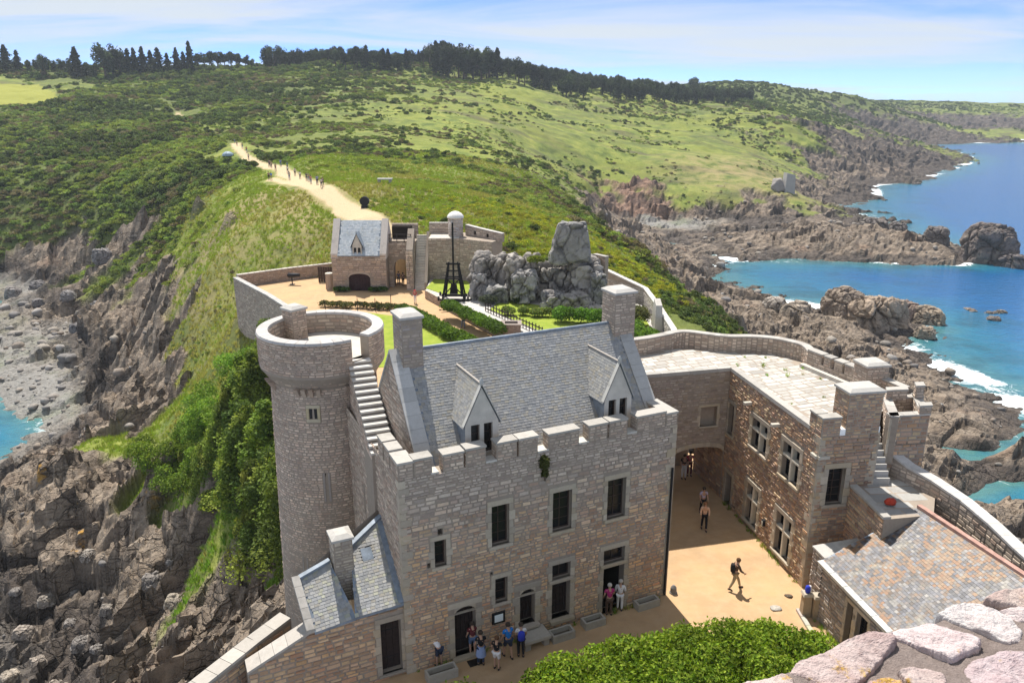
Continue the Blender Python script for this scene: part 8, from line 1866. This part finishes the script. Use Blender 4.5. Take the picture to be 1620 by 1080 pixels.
cl = dict(white=flat('cloth_white', (.72, .70, .70)), blue=flat('cloth_blue', (.02, .20, .62)), royal=flat('cloth_royal', (.03, .05, .45)), black=flat('cloth_black', (.012, .012, .015)), navy=flat('cloth_navy', (.03, .04, .07)), red=flat('cloth_red', (.45, .03, .07)), wine=flat('cloth_wine', (.12, .02, .025)), jeans=flat('cloth_jeans', (.10, .15, .26)), brown=flat('cloth_brown', (.10, .06, .04)), lilac=flat('cloth_lilac', (.50, .46, .62)), peach=flat('cloth_peach', (.62, .42, .30)), khaki=flat('cloth_khaki', (.33, .27, .17)), pink=flat('cloth_pink', (.55, .22, .36)), magenta=flat('cloth_magenta', (.42, .03, .16)), teal=flat('cloth_teal', (.05, .20, .22)))
G0 = lambda px, py, z=0.0: tuple(atz(px, py, z))
person('walking person in dark jacket with backpack crossing the sunlit sand', G0(1161, 932), -math.pi / 2 + .15, cl['brown'], cl['khaki'], (.10, .05, .02), 'walk', 1.78, False, False, bag=cl['black'])
person('person in lilac shirt and dark trousers walking up the shaded alley', G0(1111, 812), math.pi + .1, cl['lilac'], cl['black'], pose='stroll')
person('person in open peach jacket and black trousers in the shaded alley', G0(1113, 837), math.pi - .1, cl['peach'], cl['black'], (.25, .12, .05), 'stroll', 1.74, False, False)
person('person in red clothes standing under the passage arch', G0(1090, 752), math.pi, cl['red'], cl['wine'], pose='stand')
person('person in black and white clothes under the passage arch', G0(1081, 757), math.pi, cl['black'], cl['white'], pose='stand')
person('person in magenta top and dark trousers by the open doorway', G0(963, 972), .2, cl['magenta'], cl['brown'], (.55, .5, .45), 'stand', 1.70)
person('person dressed all in white by the open doorway', G0(980, 965), -.2, cl['white'], cl['white'], (.5, .45, .4), 'stand', 1.68, False, False)
p_ = atz(696, 1049, 0.05); person('person in red hat and white shirt bending over a stone trough', (p_[0], p_[1] - .1, 0), .9, cl['white'], cl['navy'], pose='bend', h=1.66, short_legs=True, hat=flat('hat_red', (.45, .04, .05)))
person('person in wine red top and denim shorts at the arched doorway', G0(748, 1034), .4, cl['wine'], cl['jeans'], pose='stand', h=1.66, short_legs=True)
person('person in black top with blue and white striped waist jacket', G0(761, 1051), .3, cl['black'], cl['navy'], pose='stand', h=1.72, skirt=flat('cloth_stripe', (.25, .32, .52)))
person('person in dark top and white shorts standing with legs crossed', G0(786, 1058), -.3, cl['black'], cl['white'], (.12, .06, .03), 'stand', 1.66, True)
person('person in bright blue shirt and dark shorts by the doors', G0(804, 1040), .5, cl['blue'], cl['navy'], pose='stroll', h=1.80, short_legs=True)
person('person in white shirt carrying a royal blue backpack', G0(824, 1038), .1, cl['white'], cl['black'], pose='stand', h=1.74, bag=cl['royal'])
person('small person in red and white by the rampart stairs', G0(657, 480), math.pi, cl['red'], cl['white'], h=1.65, hat=flat('hat_red', (.45, .04, .05)), near=False)
person('person in pink top on the sandy garden path', G0(733, 519), .4, cl['pink'], cl['jeans'], h=1.65, pose='stroll', near=False)
person('dark figure walking through the gate arch', G0(638, 452), math.pi, cl['black'], cl['black'], pose='stroll', near=False)
person('figure in grey blue clothes inside the gate arch', G0(631, 450), .2, cl['jeans'], cl['navy'], pose='stroll', near=False)
pr_ = random.Random(17)
def on_path(px, py, Y): p = aty(px, py, Y); return (p[0], p[1], float(terrain(np.array([p[0]]), np.array([p[1]]))['z'][0]))
shc = ['white', 'black', 'blue', 'red', 'khaki', 'navy', 'white', 'teal']
PP = [(512, 296, 138), (504, 295, 139), (496, 290, 146), (488, 288, 150), (482, 284, 155), (474, 284, 157), (470, 278, 163), (458, 283, 165), (462, 274, 170), (450, 267, 183), (446, 264, 187), (441, 263, 190), (437, 261, 193), (433, 259, 198), (429, 258, 202), (443, 268, 181), (455, 270, 176), (426, 290, 172), (430, 291, 170), (383, 238, 248), (379, 236, 256), (376, 231, 266), (385, 243, 236), (374, 228, 275)]
for i, a_ in enumerate(PP):
    sc_ = shc[i % 8]; x_, y_, z_ = on_path(*a_)
    if i not in (17, 18, 7): 
        d_, ar = seg_dist(np.array([x_]), np.array([y_]), PATH); 
        j = int(min(ar[0], len(PATH) - 2)); tt = float(ar[0] - j); q = PATH[j] * (1 - tt) + PATH[j + 1] * tt; off = pr_.uniform(-1.2, 1.2)
        x_ = q[0] + off; y_ = q[1] + off * .3; z_ = float(terrain(np.array([x_]), np.array([y_]))['z'][0])
    person('distant walker in %s top on the sandy path to the gate' % sc_, (x_, y_, z_), pr_.choice([.5, math.pi + .5]), cl[sc_], cl[pr_.choice(['black', 'jeans', 'navy', 'khaki'])], pose=pr_.choice(['walk', 'stroll', 'stand']), h=pr_.uniform(1.6, 1.85), near=False, group='distant walkers in %s on the path' % sc_)
# dome tent beside the path, stone table, black capstan
x_, y_, z_ = on_path(361, 249, 246)
tn = thing('dome_tent', (x_, y_, z_), 'pale blue dome tent beside the path in the scrub', 'tent'); plain('tent_cloth', (.26, .34, .40), .6, .1)
m = MB(); vs_ = []; 
for i in range(6):
    a_ = i / 5 * math.pi / 2
    for j in range(12): b_ = j * math.pi / 6; vs_.append((x_ + 1.8 * math.cos(a_) * math.cos(b_), y_ + 1.8 * math.cos(a_) * math.sin(b_), z_ + .3 + 1.3 * math.sin(a_)))
m.poly(vs_, [(i * 12 + j, i * 12 + (j + 1) % 12, (i + 1) * 12 + (j + 1) % 12, (i + 1) * 12 + j) for i in range(5) for j in range(12)]); m.build('canopy', M['tent_cloth'], tn, True)
m = MB()
for j in (0, 3, 6, 9): b_ = j * math.pi / 6; m = MB(); m.tube([(x_ + 1.82 * math.cos(k2) * math.cos(b_), y_ + 1.82 * math.cos(k2) * math.sin(b_), z_ + .3 + 1.32 * math.sin(k2)) for k2 in (0, .4, .8, 1.2, 1.57)], .03, 5); m.build('pole', M['iron'], tn)
x_, y_, z_ = on_path(610, 304, 140); tb_ = thing('stone_table', (x_, y_, z_), 'grey stone slab table on the grassy mound', 'table')
m = MB(); m.box(x_ - 1.3, x_ + 1.3, y_ - .6, y_ + .6, z_ + .75, z_ + .95, (.45, .44, .42)); m.build('slab', M['dressed'], tb_)
for dx in (-1.0, .9): m = MB(); m.box(x_ + dx - .2, x_ + dx + .2, y_ - .45, y_ + .45, z_ - .6, z_ + .75, (.38, .37, .35)); m.build('support', M['dressed'], tb_)
x_, y_, z_ = on_path(577, 324, 122); cp_ = thing('iron_capstan', (x_, y_, z_), 'round black iron capstan on the grass beside the path', 'capstan')
m = MB(); m.tube([(x_, y_ - .25, z_ + .95), (x_, y_ + .25, z_ + .95)], .72, 16); m.build('wheel', M['iron'], cp_)
m = MB(); m.box(x_ - .5, x_ + .5, y_ - .45, y_ + .45, z_ - .3, z_ + .3); m.build('base', M['iron'], cp_); m = MB(); m.bar((x_ - .8, y_, z_ + .95), (x_ + .8, y_, z_ + .95), .1); m.build('axle', M['iron'], cp_)

# ================================================================== THINGS ALONG THE MANOR WALL
def trough(label, s0, s1, d0, d1, z0, z1, fill):
    t = thing('stone_trough', fm((s0 + s1) / 2, (d0 + d1) / 2, z0), label, 'trough'); w = .09; c_ = (.40, .365, .31)
    for nm, q in (('side', (s0, s1, d0, d0 + w)), ('side', (s0, s1, d1 - w, d1)), ('end', (s0, s0 + w, d0 + w, d1 - w)), ('end', (s1 - w, s1, d0 + w, d1 - w))):
        m = MB(); m.hexa([fm(q[0], q[2], z0), fm(q[1], q[2], z0), fm(q[1], q[3], z0), fm(q[0], q[3], z0)], [fm(q[0], q[2], z1), fm(q[1], q[2], z1), fm(q[1], q[3], z1), fm(q[0], q[3], z1)], c_); m.build(nm, M['dressed'], t)
    m = MB(); m.box(s0 + w, s1 - w, d0 + w, d1 - w, z0, z0 + (z1 - z0) * .45, (.10, .085, .06), fr=fm); m.build(fill, M['dressed'], t)
trough('long stone trough with the bending person beside the lean-to', .55, 1.85, -1.05, -.55, 0, .42, 'soil')
trough('stone trough between the bench slab and the middle doors', 6.35, 7.45, -.95, -.42, 0, .38, 'soil')
trough('stone trough beside the open doorway', 8.1, 9.15, -.75, -.25, 0, .36, 'soil')
trough('stone trough by the drainpipe corner', 11.0, 12.2, -.62, -.15, 0, .36, 'soil')
t = thing('stone_bench', fm(5.6, -.6, 0), 'flat stone slab bench under the small arched door', 'bench')
m = MB(); m.box(4.95, 6.25, -.95, -.05, .38, .52, (.45, .41, .35), fr=fm); m.build('slab', M['dressed'], t)
for a_ in (5.05, 5.95): m = MB(); m.box(a_, a_ + .25, -.85, -.1, 0, .38, (.40, .36, .31), fr=fm); m.build('support', M['dressed'], t)
t = thing('notice_board', fm(4.1, -.06, 1.2), 'small framed white notice board on the manor wall', 'sign')
block(Sf, 3.82, 4.42, 1.22, 1.78, .03, .10, (1, 1, 1), 'frame', t, 'iron'); block(Sf, 3.92, 4.32, 1.32, 1.68, .10, .112, (.75, .8, .8), 'sheet', t, 'dressed')
t = thing('door_mat', fm(2.75, -.5, 0), 'dark door mat in front of the arched doorway', 'mat'); m = MB(); m.box(2.5, 3.15, -.75, -.35, .004, .03, fr=fm); m.build('mat', M['interior'], t)
t = thing('lantern', Sw(3.9, 1.2, .1), 'small dark wall lantern between the lower wing windows', 'lantern'); block(Sw, 3.85, 4.02, 1.15, 1.5, .06, .2, (1, 1, 1), 'case', t, 'iron'); block(Sw, 3.88, 3.99, 1.2, 1.42, .2, .215, (.6, .58, .5), 'glass', t, 'dressed')
p_ = fm(ML + .45, -.05, 0); t = thing('stone_bollard', p_, 'small dark bollard at the foot of the drainpipe', 'bollard'); m = MB(); m.tube([p_, p_ + Zv * .3, p_ + Zv * .42], [.16, .15, .06], 10, (.2, .19, .18)); m.build('shaft', M['dressed'], t); m = MB(); m.tube([p_, p_ + Zv * .06], [.2, .19], 10, (.25, .24, .22)); m.build('foot', M['dressed'], t)
for i, (px, py, w_) in enumerate(((1228, 962, .32), (1248, 943, .22))):
    p_ = atz(px, py, 0); tag(link('flat_stone', rock_mesh('flat_stone', 600 + i, (w_ * 1.3, w_, .06), 2, 10, .05, 'rock', ((.5, .46, .4), (.14, .11, .08))[i]), None, (p_[0], p_[1], .03)), ('pale flat stone set in the courtyard sand', 'dark driftwood-like stone on the courtyard sand')[i], 'stone')
p_ = atz(1278, 925, 1.22); t = thing('blue_backpack', (p_[0], p_[1], 1.2), 'blue and white backpack left on the stone post', 'backpack')
for i, (dx, mt_, w_) in enumerate(((0, 'cloth_royal', .13), (.1, 'cloth_white', .08))):
    m = MB(); q0 = atz(1273, 972, 0); c_ = v3(q0[0] + dx, q0[1], 1.22); m.tube([c_, c_ + Zv * .12, c_ + Zv * .3, c_ + Zv * .36], [w_ * .8, w_, w_ * .85, w_ * .3], 9); m.build(('sack', 'pocket')[i], M[mt_], t, True)
# stakes in the flower bed
for i, (px, h_) in enumerate(((515, 1.3), (566, 1.5), (594, 1.5), (619, 1.9))):
    p_ = atz(px, 492, 0); m = MB(); m.tube([p_, p_ + Zv * h_], [.05, .04], 6); tag(m.build('garden_stake', M['dark_wood']), 'thin dark wooden stake standing in the flower bed', 'stake', 'stakes in the flower bed')
# ================================================================== HAZE
m = MB(); m.box(-2100, 2100, -120, 2750, -62, 92)
k = bpy.data.materials.new('haze'); k.use_nodes = True; nt = k.node_tree; nt.nodes.clear()
vo = nt.nodes.new('ShaderNodeOutputMaterial'); pv = nt.nodes.new('ShaderNodeVolumePrincipled')
pv.inputs['Color'].default_value = (.82, .90, 1.0, 1); pv.inputs['Density'].default_value = 0.00013; pv.inputs['Anisotropy'].default_value = 0.2
nt.links.new(pv.outputs[0], vo.inputs['Volume'])
tag(m.build('haze', k), 'thin pale sea haze over the whole coast', kind='stuff')
